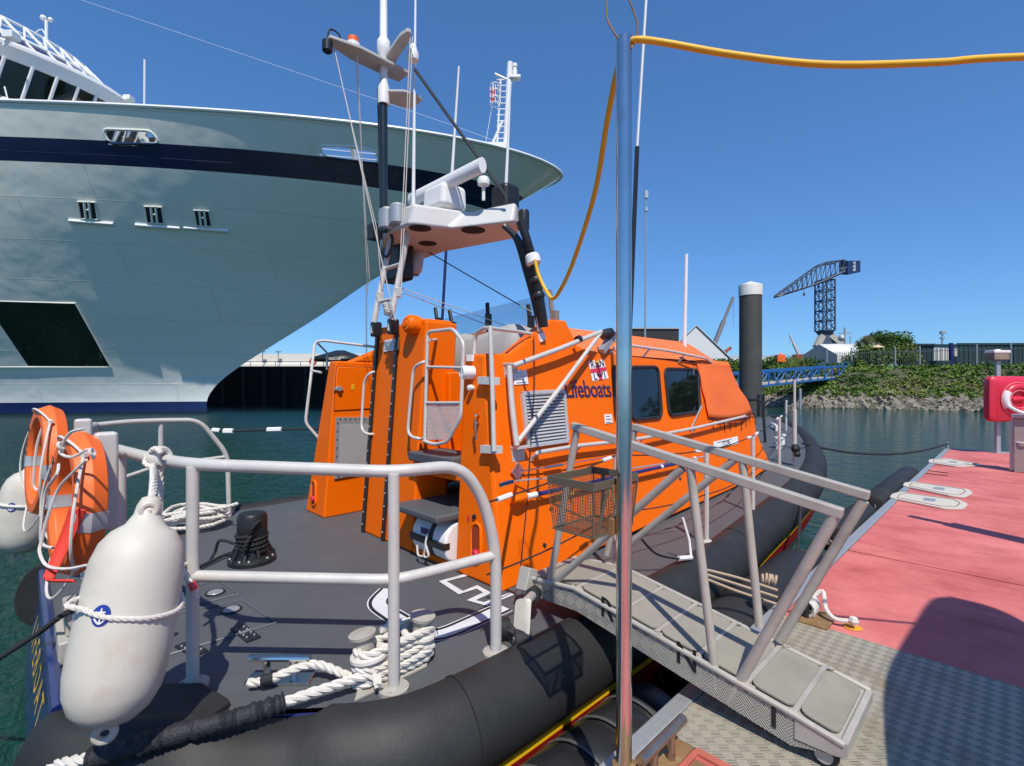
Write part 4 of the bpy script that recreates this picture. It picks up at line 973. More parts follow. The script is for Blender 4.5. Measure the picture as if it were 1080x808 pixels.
ablock(-2.97, SX(.98) - .012, .98, 2.615, .8, 0.004, -3.02, SX(2.615) - .012)          # block right of the steps
ablock(-3.56, -2.972, .975, 1.035, .6, .002)                                              # sill of the raft locker
ablock(-3.56, -2.972, 1.04, 1.78, .06, -.50)                                               # back of the niches
ablock(-3.56, -2.972, 1.64, 1.745, .45, .001)                                               # riser under the upper step
ablock(-4.39, -3.562, .977, 2.94, .34, .003)                                               # mast column and post
ablock(-3.975, -3.58, 2.90, 2.96, .30, .006)
# flybridge floor, inner walls and wheelhouse bulkhead
house.box(-4.36, -2.975, 2.69, 4.05, 1.70, 1.775)
house.box(-5.28, -2.90, 3.96, 4.05, 1.78, 2.72)
house.box(-5.09, -4.41, 3.2, 3.3, .98, 1.70)
house.box(-3.60, -3.50, 2.68, 3.6, 1.78, 2.50)
# port tower
house.hexa([(-5.585, 2.262, .975), (-5.10, 2.258, .975), (-5.10, 3.9, .975), (-5.55, 3.9, .975)], [(-5.27, 2.395, 2.635), (-5.10, 2.392, 2.635), (-5.10, 3.9, 2.635), (-5.27, 3.9, 2.635)])
house.prism([(-5.27, 2.56, 2.63), (-5.27, 3.3, 2.95), (-5.27, 3.9, 2.95), (-5.27, 3.9, 2.63)], (.168, 0, 0))
sup = house.build('superstructure', MT['orange'], boat, bevel=.022, segs=3)
# boss and flange details on the column
mb = MB(); c = AP(437, 343, .02); mb.lathe([(.0, .09), (.055, .09), (.075, .07), (.085, .05), (.085, -.03)], c + Vector((0, 0, 0)), (0, -1, .08), 20); mb.lathe([(0, .10), (.028, .10), (.03, .085)], c, (0, -1, .08), 12)
mb.build('winch_boss', MT['orange'], boat)
# black toothed mast tracks
for x in (-4.365, -4.0):
    mb = MB(); mb.hexa([(x - .022, AY(.98) - .024, .99), (x + .022, AY(.98) - .024, .99), (x + .022, AY(.98) + .01, .99), (x - .022, AY(.98) + .01, .99)],
                       [(x - .022, AY(2.85) - .024, 2.85), (x + .022, AY(2.85) - .024, 2.85), (x + .022, AY(2.85) + .01, 2.85), (x - .022, AY(2.85) + .01, 2.85)])
    tr = mb.build('mast_track', MT['black'], boat)
    mb = MB()
    for k in range(16):
        z = 1.06 + k * .115; mb.ball((x, AY(z) - .026, z), .0095, 6)
    mb.build_each('track_bolt', MT['galv'], tr)
# notice on the column
mb = MB(); p = [AP(406, 359, .012), AP(421, 356, .012), AP(420, 369, .012), AP(405, 371, .012)]; mb.prism(p, (0, -.004, 0)); nb = mb.build('notice_plate', MT['white'], boat)
mb = MB()
for k in range(6):
    a = p[0].lerp(p[3], .18 + k * .13) + Vector((.014, -.006, 0)); b = p[1].lerp(p[2], .18 + k * .13) + Vector((-.014 - .02 * (k % 3), -.006, 0))
    mb.beam(a, b, .002, .004)
mb.build('notice_print', MT['galv'], nb)

# ---- steps and raft locker
mb = MB(); mb.hexa([(-3.61, 2.17, 1.355), (-2.99, 2.17, 1.355), (-2.975, 2.85, 1.355), (-3.555, 2.85, 1.355)], [(-3.61, 2.17, 1.415), (-2.99, 2.17, 1.415), (-2.975, 2.85, 1.415), (-3.555, 2.85, 1.415)])
mb.build('boarding_step', MT['deck'], boat, bevel=.02, segs=3)
mb = MB(); mb.hexa([(-3.57, 2.30, 1.755), (-2.98, 2.30, 1.755), (-2.98, 2.65, 1.755), (-3.555, 2.65, 1.755)], [(-3.57, 2.30, 1.83), (-2.98, 2.30, 1.83), (-2.98, 2.65, 1.83), (-3.555, 2.65, 1.83)])
mb.build('boarding_step', MT['deck'], boat, bevel=.012)
mb = MB(); mb.prism(fillet([(-3.25, 2.845, 1.44), (-2.98, 2.845, 1.44), (-2.98, 2.845, 1.62), (-3.25, 2.845, 1.62)], .05, closed=True), (0, .006, 0)); mb.build('dark_vent', MT['black'], boat)
# round hand hole with red fitting in the corner block and on the port tower
def handhole(px, py, w_, h_, P):
    c = P(px, py, .006)
    mb = MB(); pts = []
    up = (P(px, py - 10, .006) - c).normalized(); rt = (P(px + 10, py, .006) - c).normalized()
    ring = []
    for k in range(24):
        a = 2 * math.pi * k / 24
        y_ = math.sin(a) * w_ + (h_ - w_) * (1 if math.sin(a) > 0 else -1); ring.append(c + rt * math.cos(a) * w_ + up * y_)
    mb.tube(ring, .012, 8, closed=True); rim = mb.build('locker_rim', MT['orange'], boat)
    mb = MB(); nrm = rt.cross(up); mb.prism([q - nrm * .001 for q in ring], nrm * .004); mb.build('locker_recess', M('shaded_orange_recess', (.30, .035, .002), .6), rim)  # flat plate, the shade inside the hole is put into its darker orange
    mb = MB(); mb.lathe([(0, .03), (.022, .03), (.03, .02), (.03, 0)], c - up * (h_ - .07) + rt * .012 + nrm * .004, nrm, 12); mb.build('red_valve', MT['red'], rim)
handhole(502, 573, .055, .14, AP)
handhole(331, 520, .05, .13, lambda a, b, o=0: plane(a, b, (0, 1, -.08), 2.26 - .08 - o))
mb = MB(); text(mb, '6', AP(494, 546, .012), (1, 0, 0), (0, .08, 1), .075); mb.build('locker_number', MT['red'], boat)
mb = MB(); mb.lathe([(0, .016), (.018, .016), (.02, 0)], AP(501, 545, .0), (0, -1, 0), 10); mb.build('deck_filler', MT['black'], boat)

# ---- tubes on the aft bulkhead
def pipe(name, pts, r, mat='alu', rad=.06, parent=boat, seg=10):
    mb = MB(); mb.tube(fillet(pts, rad), r, seg); return mb.build(name, MT[mat], parent)
def plate_at(pts, name, mat, parent=boat, d=(0, -.012, 0)):
    mb = MB(); mb.prism(pts, d); return mb.build(name, MT[mat], parent)
pipe('grab_handle', [AP(453, 381, 0), AP(445, 382, .075), AP(436, 388, .085), AP(430, 455, .085), AP(434, 461, .085), AP(443, 463, .06), AP(444, 463, 0)], .013)
pipe('grab_handle', [AP(397, 392, 0), AP(390, 393, .07), AP(384, 402, .08), AP(381, 452, .08), AP(386, 458, .07), AP(394, 458, 0)], .013)
gate = MB()
gate.tube(fillet([AP(448, 466, .09), AP(451, 350, .09), AP(478, 347, .09), AP(489, 362, .09), AP(486, 440, .09), AP(472, 466, .09), AP(458, 469, .09), AP(447, 465, .09)], .05), .0145, 10)
gate.tube([AP(450, 387, .09), AP(488, 388, .09)], .012, 8); gate.tube([AP(449, 425, .09), AP(486, 425, .09)], .012, 8)
for a, b in (((450, 384, .09), (450, 384, .0)), ((487, 386, .09), (492, 387, 0.)), ((449, 462, .09), (446, 462, 0)), ((453, 359, .09), (463, 358, -.2))):
    gate.tube([AP(*a), AP(*b)], .012, 8)
gt = gate.build('boarding_gate', MT['alu'], boat)
# perforated plate of the gate: real holes
def perforated(name, corner, eu, ev, nu, nv, inside, parent, mat):
    mb = MB()
    for i in range(nu):
        for j in range(nv):
            u = (i + .5 + .5 * (j % 2)) / nu; v = (j + .5) / nv
            if not inside(u, v): continue
            c = corner + eu * u + ev * v; hu, hv = eu / nu / 2, ev / nv / 2
            o = [c - hu - hv, c + hu - hv, c + hu + hv, c - hu + hv]
            q = .52
            k = [c - hu * q - hv * q, c + hu * q - hv * q, c + hu * q + hv * q, c - hu * q + hv * q]
            mb.add(o + k, [(0, 1, 5, 4), (1, 2, 6, 5), (2, 3, 7, 6), (3, 0, 4, 7)])
    return mb.build(name, mat, parent, recalc=False, solid=.003)
c0 = AP(449.5, 464, .09); eu = AP(486, 464, .09) - c0; ev = AP(449.5, 427, .09) - c0
perforated('perforated_plate', c0, eu, ev, 17, 17, lambda u, v: u < 1 and not (u > .45 and v < (u - .45) ** 2 * 1.9), gt, MT['alu'])
pipe('handrail', [AP(500, 374, -.04), AP(501, 352, -.05), AP(512, 345, -.0), AP(517, 347, .05)], .015, rad=.08)
pipe('handrail', [AP(517, 344, .06), AP(519, 400, .06), AP(521, 476, .06)], .0165)
pipe('handrail', [AP(516, 346, .06), plane(548, 350, (1, 0, .2), -2.26), plane(560, 352, (1, 0, .2), -2.26 + .0)], .0145)
plate_at([AP(509, 397), AP(527, 398), AP(527, 406), AP(509, 405)], 'bracket_plate', 'alu', d=(0, -.05, 0))
plate_at([AP(512, 469), AP(530, 470), AP(530, 478), AP(512, 477)], 'bracket_plate', 'alu', d=(0, -.05, 0))
plate_at([SP_(567, 352), SP_(572, 350), SP_(574, 358), SP_(569, 361)], 'bracket_plate', 'white', d=(.02, 0, 0))
# port tower handrail
pipe('handrail', [Vector((-5.42, 2.35, 1.78)), at_y(322, 446, 2.22), at_y(327, 405, 2.28), at_y(332, 361, 2.42), at_y(340, 359, 2.50), at_y(396, 366, 3.0)], .016, rad=.06)
pipe('handrail', [at_y(329, 391, 2.3), at_y(339, 393, 2.35)], .013)
pipe('handrail', [at_y(335, 362, 2.45), at_y(345, 372, 2.9), at_y(345, 390, 2.9)], .012)
# port tower locker door and grille (face x = -5.10)
def TX(px, py, off=0): return at_x(px, py, -5.10 + off)
dq = [TX(355, 387), TX(393, 388), TX(391, 431), TX(352, 433)]
dr = plate_at(dq, 'locker_door', 'orange', d=(.012, 0, 0)); dr.modifiers.new('b', 'BEVEL').width = .006
mb = MB(); mb.tube([q + Vector((.002, 0, 0)) for q in dq], .006, 6, closed=True); mb.build('door_seal', MT['darkvoid'], dr)
mb = MB(); h = TX(357, 410, .02); mb.beam(h + Vector((0, -.05, 0)), h + Vector((0, .05, 0)), .02, .03); mb.lathe([(0, .03), (.025, .03), (.03, 0)], h, (1, 0, 0), 10); mb.build('latch', MT['galv'], dr)
mb = MB(); q = TX(372, 408, .013); mb.prism([q + Vector((0, -.018, -.03)), q + Vector((0, .018, -.03)), q + Vector((0, .018, .03)), q + Vector((0, -.018, .03))], (.003, 0, 0)); mb.build('sticker', MT['yellow'], dr)
gq = [TX(354, 440), TX(392, 440), TX(391, 498), TX(352, 505)]
g = plate_at(gq, 'grille_frame', 'galv', d=(.02, 0, 0))
iq = [gq[0].lerp(gq[2], .12), gq[1].lerp(gq[3], .12), gq[2].lerp(gq[0], .12), gq[3].lerp(gq[1], .12)]
mb = MB()
for k in range(26):
    t = k / 25; mb.beam(iq[0].lerp(iq[1], t) + Vector((.022, 0, 0)), iq[3].lerp(iq[2], t) + Vector((.022, 0, 0)), .006, .008, up=(1, 0, 0))
mb.build('grille', MT['louvre'], g)
mb = MB()
for k in range(7):
    for a, b in ((gq[0], gq[1]), (gq[3], gq[2]), (gq[0], gq[3])):
        p = a.lerp(b, (k + .5) / 7).lerp((gq[0] + gq[2]) / 2, .06); mb.ball(p + Vector((.022, 0, 0)), .008, 6)
mb.build('grille_bolt', MT['black'], g)

# ---- fittings on the corner block
c = AP(499, 393, .0); mb = MB(); mb.lathe([(.035, .0), (.05, .0), (.052, .09), (.045, .10), (.03, .10), (.028, .02)], c, (-.25, -1, 0), 20); mb.build('searchlight', MT['white'], boat)
mb = MB(); mb.lathe([(0, .06), (.02, .055), (.025, .03), (.012, 0)], AP(500, 409, 0), (0, -1, 0), 12); mb.build('button', MT['white'], boat)
mb = MB(); mb.tube([AP(500, 452, .05), AP(501, 441, .07), AP(502, 464, .05)], .008, 8); mb.tube([AP(505, 438, 0), AP(502, 438, .06)], .009, 8); mb.tube([AP(505, 446, 0), AP(502, 446, .06)], .009, 8); mb.build('horn_cleat', MT['steel'], boat)
plate_at([AP(494, 374, .0), AP(500, 374, 0), AP(500, 381, 0), AP(494, 381, 0)], 'bracket_plate', 'white', d=(0, -.02, 0))

# ---- starboard wall
lq = [SP_(550, 414, .012), SP_(595, 411.5, .012), SP_(599, 466, .012), SP_(556, 472, .012)]
mb = MB()
for a, b in zip(lq, lq[1:] + lq[:1]): mb.beam(a.lerp((lq[0] + lq[2]) / 2, .04), b.lerp((lq[0] + lq[2]) / 2, .04), .03, .035, up=(1, 0, .2))
lf = mb.build('louvre_frame', MT['louvre'], boat, bevel=.003)
mb = MB(); mb.prism([q - Vector((.008, 0, 0)) for q in lq], (.004, 0, 0)); mb.build('louvre_back', MT['darkvoid'], lf)
mb = MB()
for k in range(16):
    t = (k + .7) / 16.6; a, b = lq[0].lerp(lq[3], t).lerp(lq[1].lerp(lq[2], t), .06), lq[1].lerp(lq[2], t).lerp(lq[0].lerp(lq[3], t), .06)
    d = (b - a); mb.obox((a + b) / 2 + Vector((.004, 0, 0)), d / 2, Vector((.011, 0, -.009)), Vector((.0012, 0, .0014)))
mb.build_each('louvre_blade', MT['louvre'], lf)
mb = MB()
for a, b in zip(lq, lq[1:] + lq[:1]):
    for k in range(4): mb.ball(a.lerp(b, (k + .5) / 4).lerp((lq[0] + lq[2]) / 2, .04) + Vector((.017, 0, 0)), .006, 6)
mb.build('louvre_rivet', MT['galv'], lf)
# name lettering
a, b = SP_(597, 420, .004), SP_(645.5, 419, .004)
mb = MB(); text(mb, 'Lifeboats', (a + b) / 2 + Vector((-.014, 0, .072)), b - a, Vector((-.2, 0, 1)), .225, bold=.012, spacing=.93, fit=(b - a).length); mb.build('name_lettering', MT['lettering'], boat)
# house flag: white quarters with letters, red cross, crowned anchor
fl = [SP_(620.5, 381, .004), SP_(636.5, 379, .004), SP_(642, 399, .004), SP_(625, 402, .004)]
def fp(u, v, o=0): return fl[0].lerp(fl[1], u).lerp(fl[3].lerp(fl[2], u), v) + Vector((o, 0, o * .2))
def fquad(mb, u0, v0, u1, v1, o, m): mb.add([fp(u0, v0, o), fp(u1, v0, o), fp(u1, v1, o), fp(u0, v1, o)], [(0, 1, 2, 3)], m)
mb = MB(); fquad(mb, 0, 0, 1, 1, 0, MT['white']); flag = mb.build('house_flag', None, boat, recalc=False)
mb = MB(); fquad(mb, 0, .40, 1, .60, .002, MT['red']); fquad(mb, .40, 0, .60, 1, .0035, MT['red']); mb.build('flag_cross', None, flag, recalc=False)
mb = MB(); ex, ey = (fl[1] - fl[0]), (fl[0] - fl[3])
for ch, u, v in (('R', .2, .2), ('N', .8, .2), ('L', .2, .8), ('I', .8, .8)): text(mb, ch, fp(u, v, .003), ex, ey, .10, m=MT['lettering'], bold=.01)
mb.build('flag_letter', None, flag, recalc=False)
mb = MB()
an = [fp(.5, .22, .006), fp(.5, .80, .006)]; mb.tube(an, .007, 6); mb.tube([fp(.36, .3, .006), fp(.64, .3, .006)], .005, 6)
mb.tube(curve([fp(.34, .62, .006), fp(.38, .76, .006), fp(.5, .82, .006), fp(.62, .76, .006), fp(.66, .62, .006)], 4), .006, 6); mb.torus(fp(.5, .18, .006), (1, 0, .2), .012, .004, 12, 6)
mb.build('flag_anchor', MT['lettering'], flag)
mb = MB()
for u in (.40, .46, .5, .54, .60): mb.tube([fp(.5 + (u - .5) * .7, .13, .006), fp(u, .03, .006)], .006, 5)
mb.build('flag_crown', MT['yellow'], flag)
# placards
def placard(pts, rows, m='white', ink='redband'):
    mb = MB(); mb.prism(pts, (.004, 0, .001)); o = mb.build('placard', MT[m], boat)
    mb = MB()
    for k in range(rows):
        t = .2 + .65 * k / max(1, rows - 1); a, b = pts[0].lerp(pts[3], t), pts[1].lerp(pts[2], t); mb.beam(a.lerp(b, .15) + Vector((.006, 0, 0)), a.lerp(b, .85 if k % 2 else .7) + Vector((.006, 0, 0)), .003, .006, up=(1, 0, 0))
    mb.build('placard_print', MT[ink], o); return o
placard([SP_(541, 391, .003), SP_(555, 390, .003), SP_(557, 405, .003), SP_(542, 406, .003)], 4, ink='galv')
placard([SP_(637, 437, .003), SP_(645, 437, .003), SP_(646, 446, .003), SP_(638, 447, .003)], 3)
pl = placard([SP_(752, 466, .006), SP_(778, 460, .006), SP_(778, 468, .006), SP_(753, 474, .006)], 1, ink='blackletter')
mb = MB(); q = SP_(766, 468.5, .012); text(mb, '17-29', q, (0, 1, .0), (-.2, 0, 1), .10, bold=.015); mb.build('plate_number', MT['blackletter'], pl)

# windows of the wheelhouse
def window(pq, off=.012):
    pts = [SP_(*q, off) for q in pq]; fr = fillet(pts, .09, 5, closed=True)
    mb = MB(); mb.prism(fr, (-.01, 0, -.002)); gl = mb.build('window', MT['glass'], boat)
    mb = MB(); mb.tube(fr, .019, 8, closed=True); mb.build('window_seal', MT['black'], gl)
window([(663.5, 387.5), (694, 387), (698, 440), (666, 443)]); window([(701, 389), (736, 390), (738.5, 434), (706, 438.5)]); window([(646, 386), (658, 387), (660, 444), (650, 446)])
# wiper across the last window's lower corner and a sprung strut
pipe('wiper_arm', [SP_(729, 452, .03), SP_(740, 428, .05)], .009, 'galv')
pipe('wiper_blade', [SP_(717, 377, .05), SP_(733, 384, .05), SP_(731, 396, .05)], .009, 'black')

# roof (faded) and canvas cover over the front screens
RF = [((SX(2.675) - .02), 2.68), (-3.12, 2.945), (-3.5, 3.0), (XC, 3.03)]
def roof_ring(y, dz=0, f=1): 
    L = [Vector((x, y, 2.66 + (z - 2.66) * f + dz)) for x, z in RF]
    return L + [Vector((2 * XC - p.x - .06, p.y, p.z)) for p in L[-2::-1]]
mb = MB(); rings = [roof_ring(3.66, 0, .25), roof_ring(3.86), roof_ring(5.2), roof_ring(6.35), roof_ring(6.62, 0, .8), roof_ring(6.9, -.03, .15)]
k = len(rings[0]); vs = [v for q in rings for v in q]
fs = [(i * k + j, i * k + j + 1, (i + 1) * k + j + 1, (i + 1) * k + j) for i in range(len(rings) - 1) for j in range(k - 1)] + [tuple(range(k))]
mb.add(vs, fs); roof = mb.build('roof', MT['faded'], boat, smooth=30)
cv = MB()
yf = lambda z: (7.50 - (z - 1.9) * .58 / .72) if z > 1.9 else 7.5
nu, nv = 18, 12
def cov(u, v):           # u wraps from the starboard side round the front to port, v runs down
    ys = 5.95
    z = 2.69 - v * .70
    x1, x2 = SX(z) + .028, PX_(z) - .028; y1 = yf(z) + .03
    if u < .35: t = u / .35; p = Vector((x1, ys + (y1 - ys) * t, z - .06 * math.sin(t * 3.1) * v * (1 if t < .9 else 0)))
    elif u < .65: t = (u - .35) / .3; p = Vector((x1 + (x2 - x1) * t, y1, z))
    else: t = (u - .65) / .35; p = Vector((x2, y1 + (ys - y1) * t, z))
    q = noise.noise(p * 3.1) * .02 + noise.noise(p * 8) * .008
    return p + Vector((q * (1 if p.x > XC else -1), q, 0))
vs = [cov(i / nu, j / nv) for j in range(nv + 1) for i in range(nu + 1)]
cv.add(vs, [(j * (nu + 1) + i, j * (nu + 1) + i + 1, (j + 1) * (nu + 1) + i + 1, (j + 1) * (nu + 1) + i) for j in range(nv) for i in range(nu)])
cv.build('canvas_cover', MT['cloth_o'], boat, smooth=60, solid=.008)
mb = MB()
low = [cov(i / nu * .36, 1.0) + Vector((.012, .01, -.03)) for i in range(0, nu + 1)]
mb.tube(curve(low, 2), .008, 6)
for i in range(1, len(low), 2): mb.tube([low[i], low[i] + Vector((.01, 0, -.09 - .03 * (i % 3)))], .005, 5)
mb.build('cover_lacing', MT['blackrope'], boat)
# roof grab rail
rr = [at_x(640, 366, -2.80), at_x(646, 358, -2.84), SP_(665, 364.5, .06), SP_(705, 370, .06), SP_(744, 378, .06), SP_(752, 384, .0)]
pipe('roof_rail', rr, .015, rad=.05)
for q in ((652, 362), (686, 367), (722, 374)):
    p = SP_(q[0], q[1], .06); pipe('rail_stanchion', [p, p + Vector((-.05, -.07, -.10))], .011)
# side grab rail along the wheelhouse
gr = [SP_(566, 480, .0), SP_(566, 477.5, .07), SP_(611, 470, .07), SP_(650, 466, .07), SP_(679, 462, .07), SP_(735, 451, .07), SP_(786, 439, .07), SP_(787, 440, .0)]
pipe('grab_rail', gr, .0175, 'alu', rad=.05)
for q in ((566, 478), (613, 470), (679, 462), (735, 451), (770, 443)):
    p = SP_(q[0], q[1], .07); pipe('rail_stanchion', [p, p + Vector((-.06, 0, -.05)), p + Vector((-.055, 0, -.065))], .012)
# folded recovery frame
fr = MB(); O_ = .07
fr.tube(fillet([SP_(537, 386, O_), SP_(540, 430, O_), SP_(545, 470, O_)], .1), .022, 12)
fr.tube([SP_(541, 386, O_), SP_(590, 368, O_ + .02), SP_(634, 350, O_ + .03)], .021, 12)
fr.tube([SP_(546, 466, O_), SP_(590, 410, O_ + .03), SP_(633, 352, O_ + .03)], .019, 12)
frame = fr.build('recovery_frame', MT['alu'], boat)
mb = MB()
for q in ((537, 384), (545, 471)):
    p = SP_(q[0], q[1], 0); mb.obox(p + Vector((.035, 0, 0)), Vector((.045, 0, 0)), Vector((0, .07, 0)), Vector((0, 0, .008))); mb.obox(p + Vector((.01, -.0, -.05)), Vector((.012, 0, -.002)), Vector((0, .065, 0)), Vector((0, 0, .055)))
mb.build_each('frame_bracket', MT['alu'], frame)
mb = MB(); p = SP_(640, 352, .06); mb.lathe([(0, -.06), (.045, -.06), (.05, .0), (.045, .06), (0, .06)], p, (.3, 1, .3), 14); mb.lathe([(0, -.02), (.035, -.02), (.035, .02), (0, .02)], SP_(610, 358, .09), (0, 1, .4), 12); mb.build('frame_pivot', MT['black'], frame)
mb = MB(); mb.beam(SP_(634, 371, .02), SP_(648, 352, .05), .05, .07, up=(1, 0, 0)); mb.build('frame_stop', MT['galv'], frame)
# hanging wire from the bracket down the wall
mb = MB(); mb.tube([SP_(563, 353, .03), SP_(564, 403, .05), SP_(556, 530, .03), SP_(549, 600, .02)], .004, 6); mb.build('wire', MT['blackrope'], boat)
# turnbuckles and padeyes
mb = MB(); p = SP_(546, 497, .02); mb.obox(p, Vector((.006, 0, 0)), Vector((0, .035, .035)), Vector((0, -.035, .035)));
for k in range(4): mb.ball(p + Vector((.012, .03 * math.cos(k * 1.57), .03 * math.sin(k * 1.57))), .01, 6)
mb.tube([SP_(550, 497, .03), SP_(575, 493, .04)], .006, 6); mb.tube([SP_(575, 493, .04), SP_(593, 490, .04)], .012, 8); mb.tube([SP_(593, 490, .04), SP_(640, 482, .03)], .005, 6); mb.build('turnbuckle', MT['steel'], boat)
# dark hull fittings low on the wall
for q in ((574, 575), (581, 537), (717, 505), (757, 480)):
    mb = MB(); mb.lathe([(0, .012), (.014, .01), (.018, 0)], SP_(q[0], q[1], 0), (1, 0, .2), 10); mb.build('plug', MT['black'], boat)
mb = MB(); mb.ball(SP_(733, 484, .01), .028, 10); mb.build('side_lamp', MT['white'], boat)
# spare fairing block ahead of the wheelhouse
mb = MB(); mb.hexa([(-2.72, 7.32, 1.13), (-2.50, 7.32, 1.13), (-2.55, 7.95, 1.15), (-2.9, 7.95, 1.15)], [(-2.85, 7.30, 1.72), (-2.66, 7.30, 1.72), (-2.72, 7.8, 1.66), (-2.95, 7.8, 1.66)])
mb.build('vent_box', MT['orange'], boat, bevel=.04, segs=3)

# ---- flybridge cover cloth, windscreen, wipers
nu, nv = 16, 12
def cl(u, v):
    x = -4.1 + u * 1.14; y = 2.86 + v * .9
    h_ = 2.86 + .06 * u - .10 * abs(u - .55) + .03 * math.sin(u * 9)
    e = min(v * 5, 1, (1 - v) * 5, u * 9 + .15, (1 - u) * 7 + .2)
    z = 2.18 + (h_ - 2.18) * max(0, min(1, e)) ** .5
    q = noise.noise(Vector((x * 5, y * 5, z * 4)))
    return Vector((x, y + .10 * (1 - max(0, min(1, v * 4))) * (1 if v < .3 else 0) + q * .02, z + q * .035))
mb = MB(); vs = [cl(i / nu, j / nv) for j in range(nv + 1) for i in range(nu + 1)]
mb.add(vs, [(j * (nu + 1) + i, j * (nu + 1) + i + 1, (j + 1) * (nu + 1) + i + 1, (j + 1) * (nu + 1) + i) for j in range(nv) for i in range(nu)])
mb.build('helm_cover', MT['greycloth'], boat, smooth=70, solid=.01)
mb = MB(); pts = [Vector((-3.05, 3.62, 0)), Vector((-3.3, 3.78, 0)), Vector((-4.0, 3.86, 0)), Vector((-4.8, 3.78, 0)), Vector((-5.05, 3.5, 0))]
cp = curve(pts, 5); top = [3.22, 3.28, 3.26, 3.20, 3.0]
vs = []
for i, p in enumerate(cp):
    t = i / (len(cp) - 1) * 4; a = int(min(t, 3)); tz = top[a] + (top[a + 1] - top[a]) * (t - a)
    vs += [p + Vector((0, 0, 2.7)), p + Vector((0, -.10, tz))]
mb.add(vs, [(2 * i, 2 * i + 2, 2 * i + 3, 2 * i + 1) for i in range(len(cp) - 1)]); mb.build('windscreen', MT['screen'], boat, solid=.008)
for (a, b) in (((462, 345), (459, 325)), ((478, 350), (474, 327)), ((515, 342), (514, 320)), ((560, 345), (557, 322))):
    p = at_y(*a, 3.5); q = at_y(*b, 3.55); mb = MB(); mb.tube([p - Vector((0, 0, .25)), p, q], .022, 8); mb.obox(p + Vector((0, 0, .03)), Vector((.02, 0, 0)), Vector((0, .03, 0)), Vector((0, 0, .08))); mb.build('control_lever', MT['black'], boat)

# ---- mast, radar platform and aerials
for a, b in ((Vector((-3.9, 2.33, 2.86)), Vector((-3.9, 2.53, 3.86))), (Vector((-4.2, 2.33, 2.86)), Vector((-4.2, 2.53, 3.86)))):
    pipe('mast_leg', [a, a + Vector((0, .01, .12)), b], .027, 'alu')
    mb = MB(); mb.obox(a + Vector((0, .03, .04)), Vector((.028, 0, 0)), Vector((0, .05, 0)), Vector((0, 0, .07))); mb.build('mast_hinge', MT['black'], boat, bevel=.015)
    mb = MB(); mb.obox(a.lerp(b, .35), Vector((.03, 0, 0)), Vector((0, .03, 0)), Vector((0, 0, .045))); mb.build('leg_clamp', MT['alu'], boat, bevel=.01)
for t in (.30, .62): pipe('mast_rung', [Vector((-4.2, 2.33 + .2 * t, 2.86 + t)), Vector((-3.9, 2.33 + .2 * t, 2.86 + t))], .018)
ZP = 3.78
out = [at_z(431, 237, ZP), at_z(473, 241, ZP), at_z(541, 234, ZP), at_z(549, 240, ZP), at_z(546, 252, ZP), at_z(470, 266, ZP), at_z(442, 276, ZP), at_z(402, 262, ZP), at_z(405, 247, ZP)]
tp_ = [p + Vector(s_) for p, s_ in zip(out, ((.02, .05, .2), (.03, .22, .2), (-.03, .07, .2), (-.03, .0, .2), (-.03, -.02, .2), (0, -.05, .2), (0, -.05, .2), (.03, -.02, .2), (.03, 0, .2)))]
mb = MB(); n_ = len(out); mb.add(out + tp_, [tuple(range(n_))[::-1], tuple(range(n_, 2 * n_))] + [(i, (i + 1) % n_, n_ + (i + 1) % n_, n_ + i) for i in range(n_)]); plat = mb.build('radar_platform', M('pale_grey_casting', (.56, .555, .54), .5, var=.06, dirt=(.45, .42, .38), dscale=4), boat, bevel=.035, segs=3)
for q, rx in (((443, 241), .10), ((499, 243), .11), ((451, 257), .09)):
    mb = MB(); c = at_z(q[0], q[1], ZP - .003); mb.lathe([(0, 0), (rx, 0), (rx, .004)], c, (0, 0, 1), 24); mb.build('lightening_hole', MT['darkvoid'], plat)
# starboard leg of black cable pipes
def B(px, py, t): return at_y(px, py, 3.1 - .25 * t)
lg = [B(574, 345, 0), B(570, 318, .2), B(563, 280, .5), B(556, 254, .8), B(549, 233, 1.0)]
mb = MB(); mb.tube(curve(lg, 4), .035, 12); mb.build('arch_leg', MT['black'], boat)
mb = MB(); mb.tube(curve([B(571, 345, 0), B(566, 318, .2), B(558, 285, .5), B(548, 255, .8), B(534, 240, 1.0)], 4), .026, 10); mb.tube(curve([B(569, 346, 0), B(563, 318, .2), B(554, 285, .5), B(544, 252, .8), B(531, 238, 1.05)], 4), .022, 8); mb.build('arch_cable', MT['black'], boat)
mb = MB()
for q, t in (((569, 312), .25), ((566, 296), .38), ((561, 272), .58)): mb.lathe([(.05, -.02), (.056, 0), (.05, .02)], B(q[0] - 1, q[1], t), (-.25, -.1, 1), 14)
mb.build_each('cable_tie', MT['black'], boat)
mb = MB(); mb.lathe([(.05, -.045), (.062, -.03), (.062, .03), (.05, .045)], B(562, 274, .56), (-.25, -.1, 1), 16); mb.build('white_collar', MT['white'], boat)
mb = MB(); mb.tube([B(569, 350, 0), B(567, 330, .1)], .02, 10); mb.build('strut', MT['alu'], boat)
mb = MB(); mb.lathe([(.05, 0), (.05, .15), (.045, .17)], out[3] + Vector((.02, .02, -.02)), (0, 0, 1), 14); mb.build('leg_socket', MT['black'], boat)
mb = MB(); mb.obox(at_y(533, 211, 3.2), Vector((.11, 0, 0)), Vector((0, .10, 0)), Vector((0, 0, .13))); mb.build('aerial_box', MT['black'], boat, bevel=.05, segs=3)
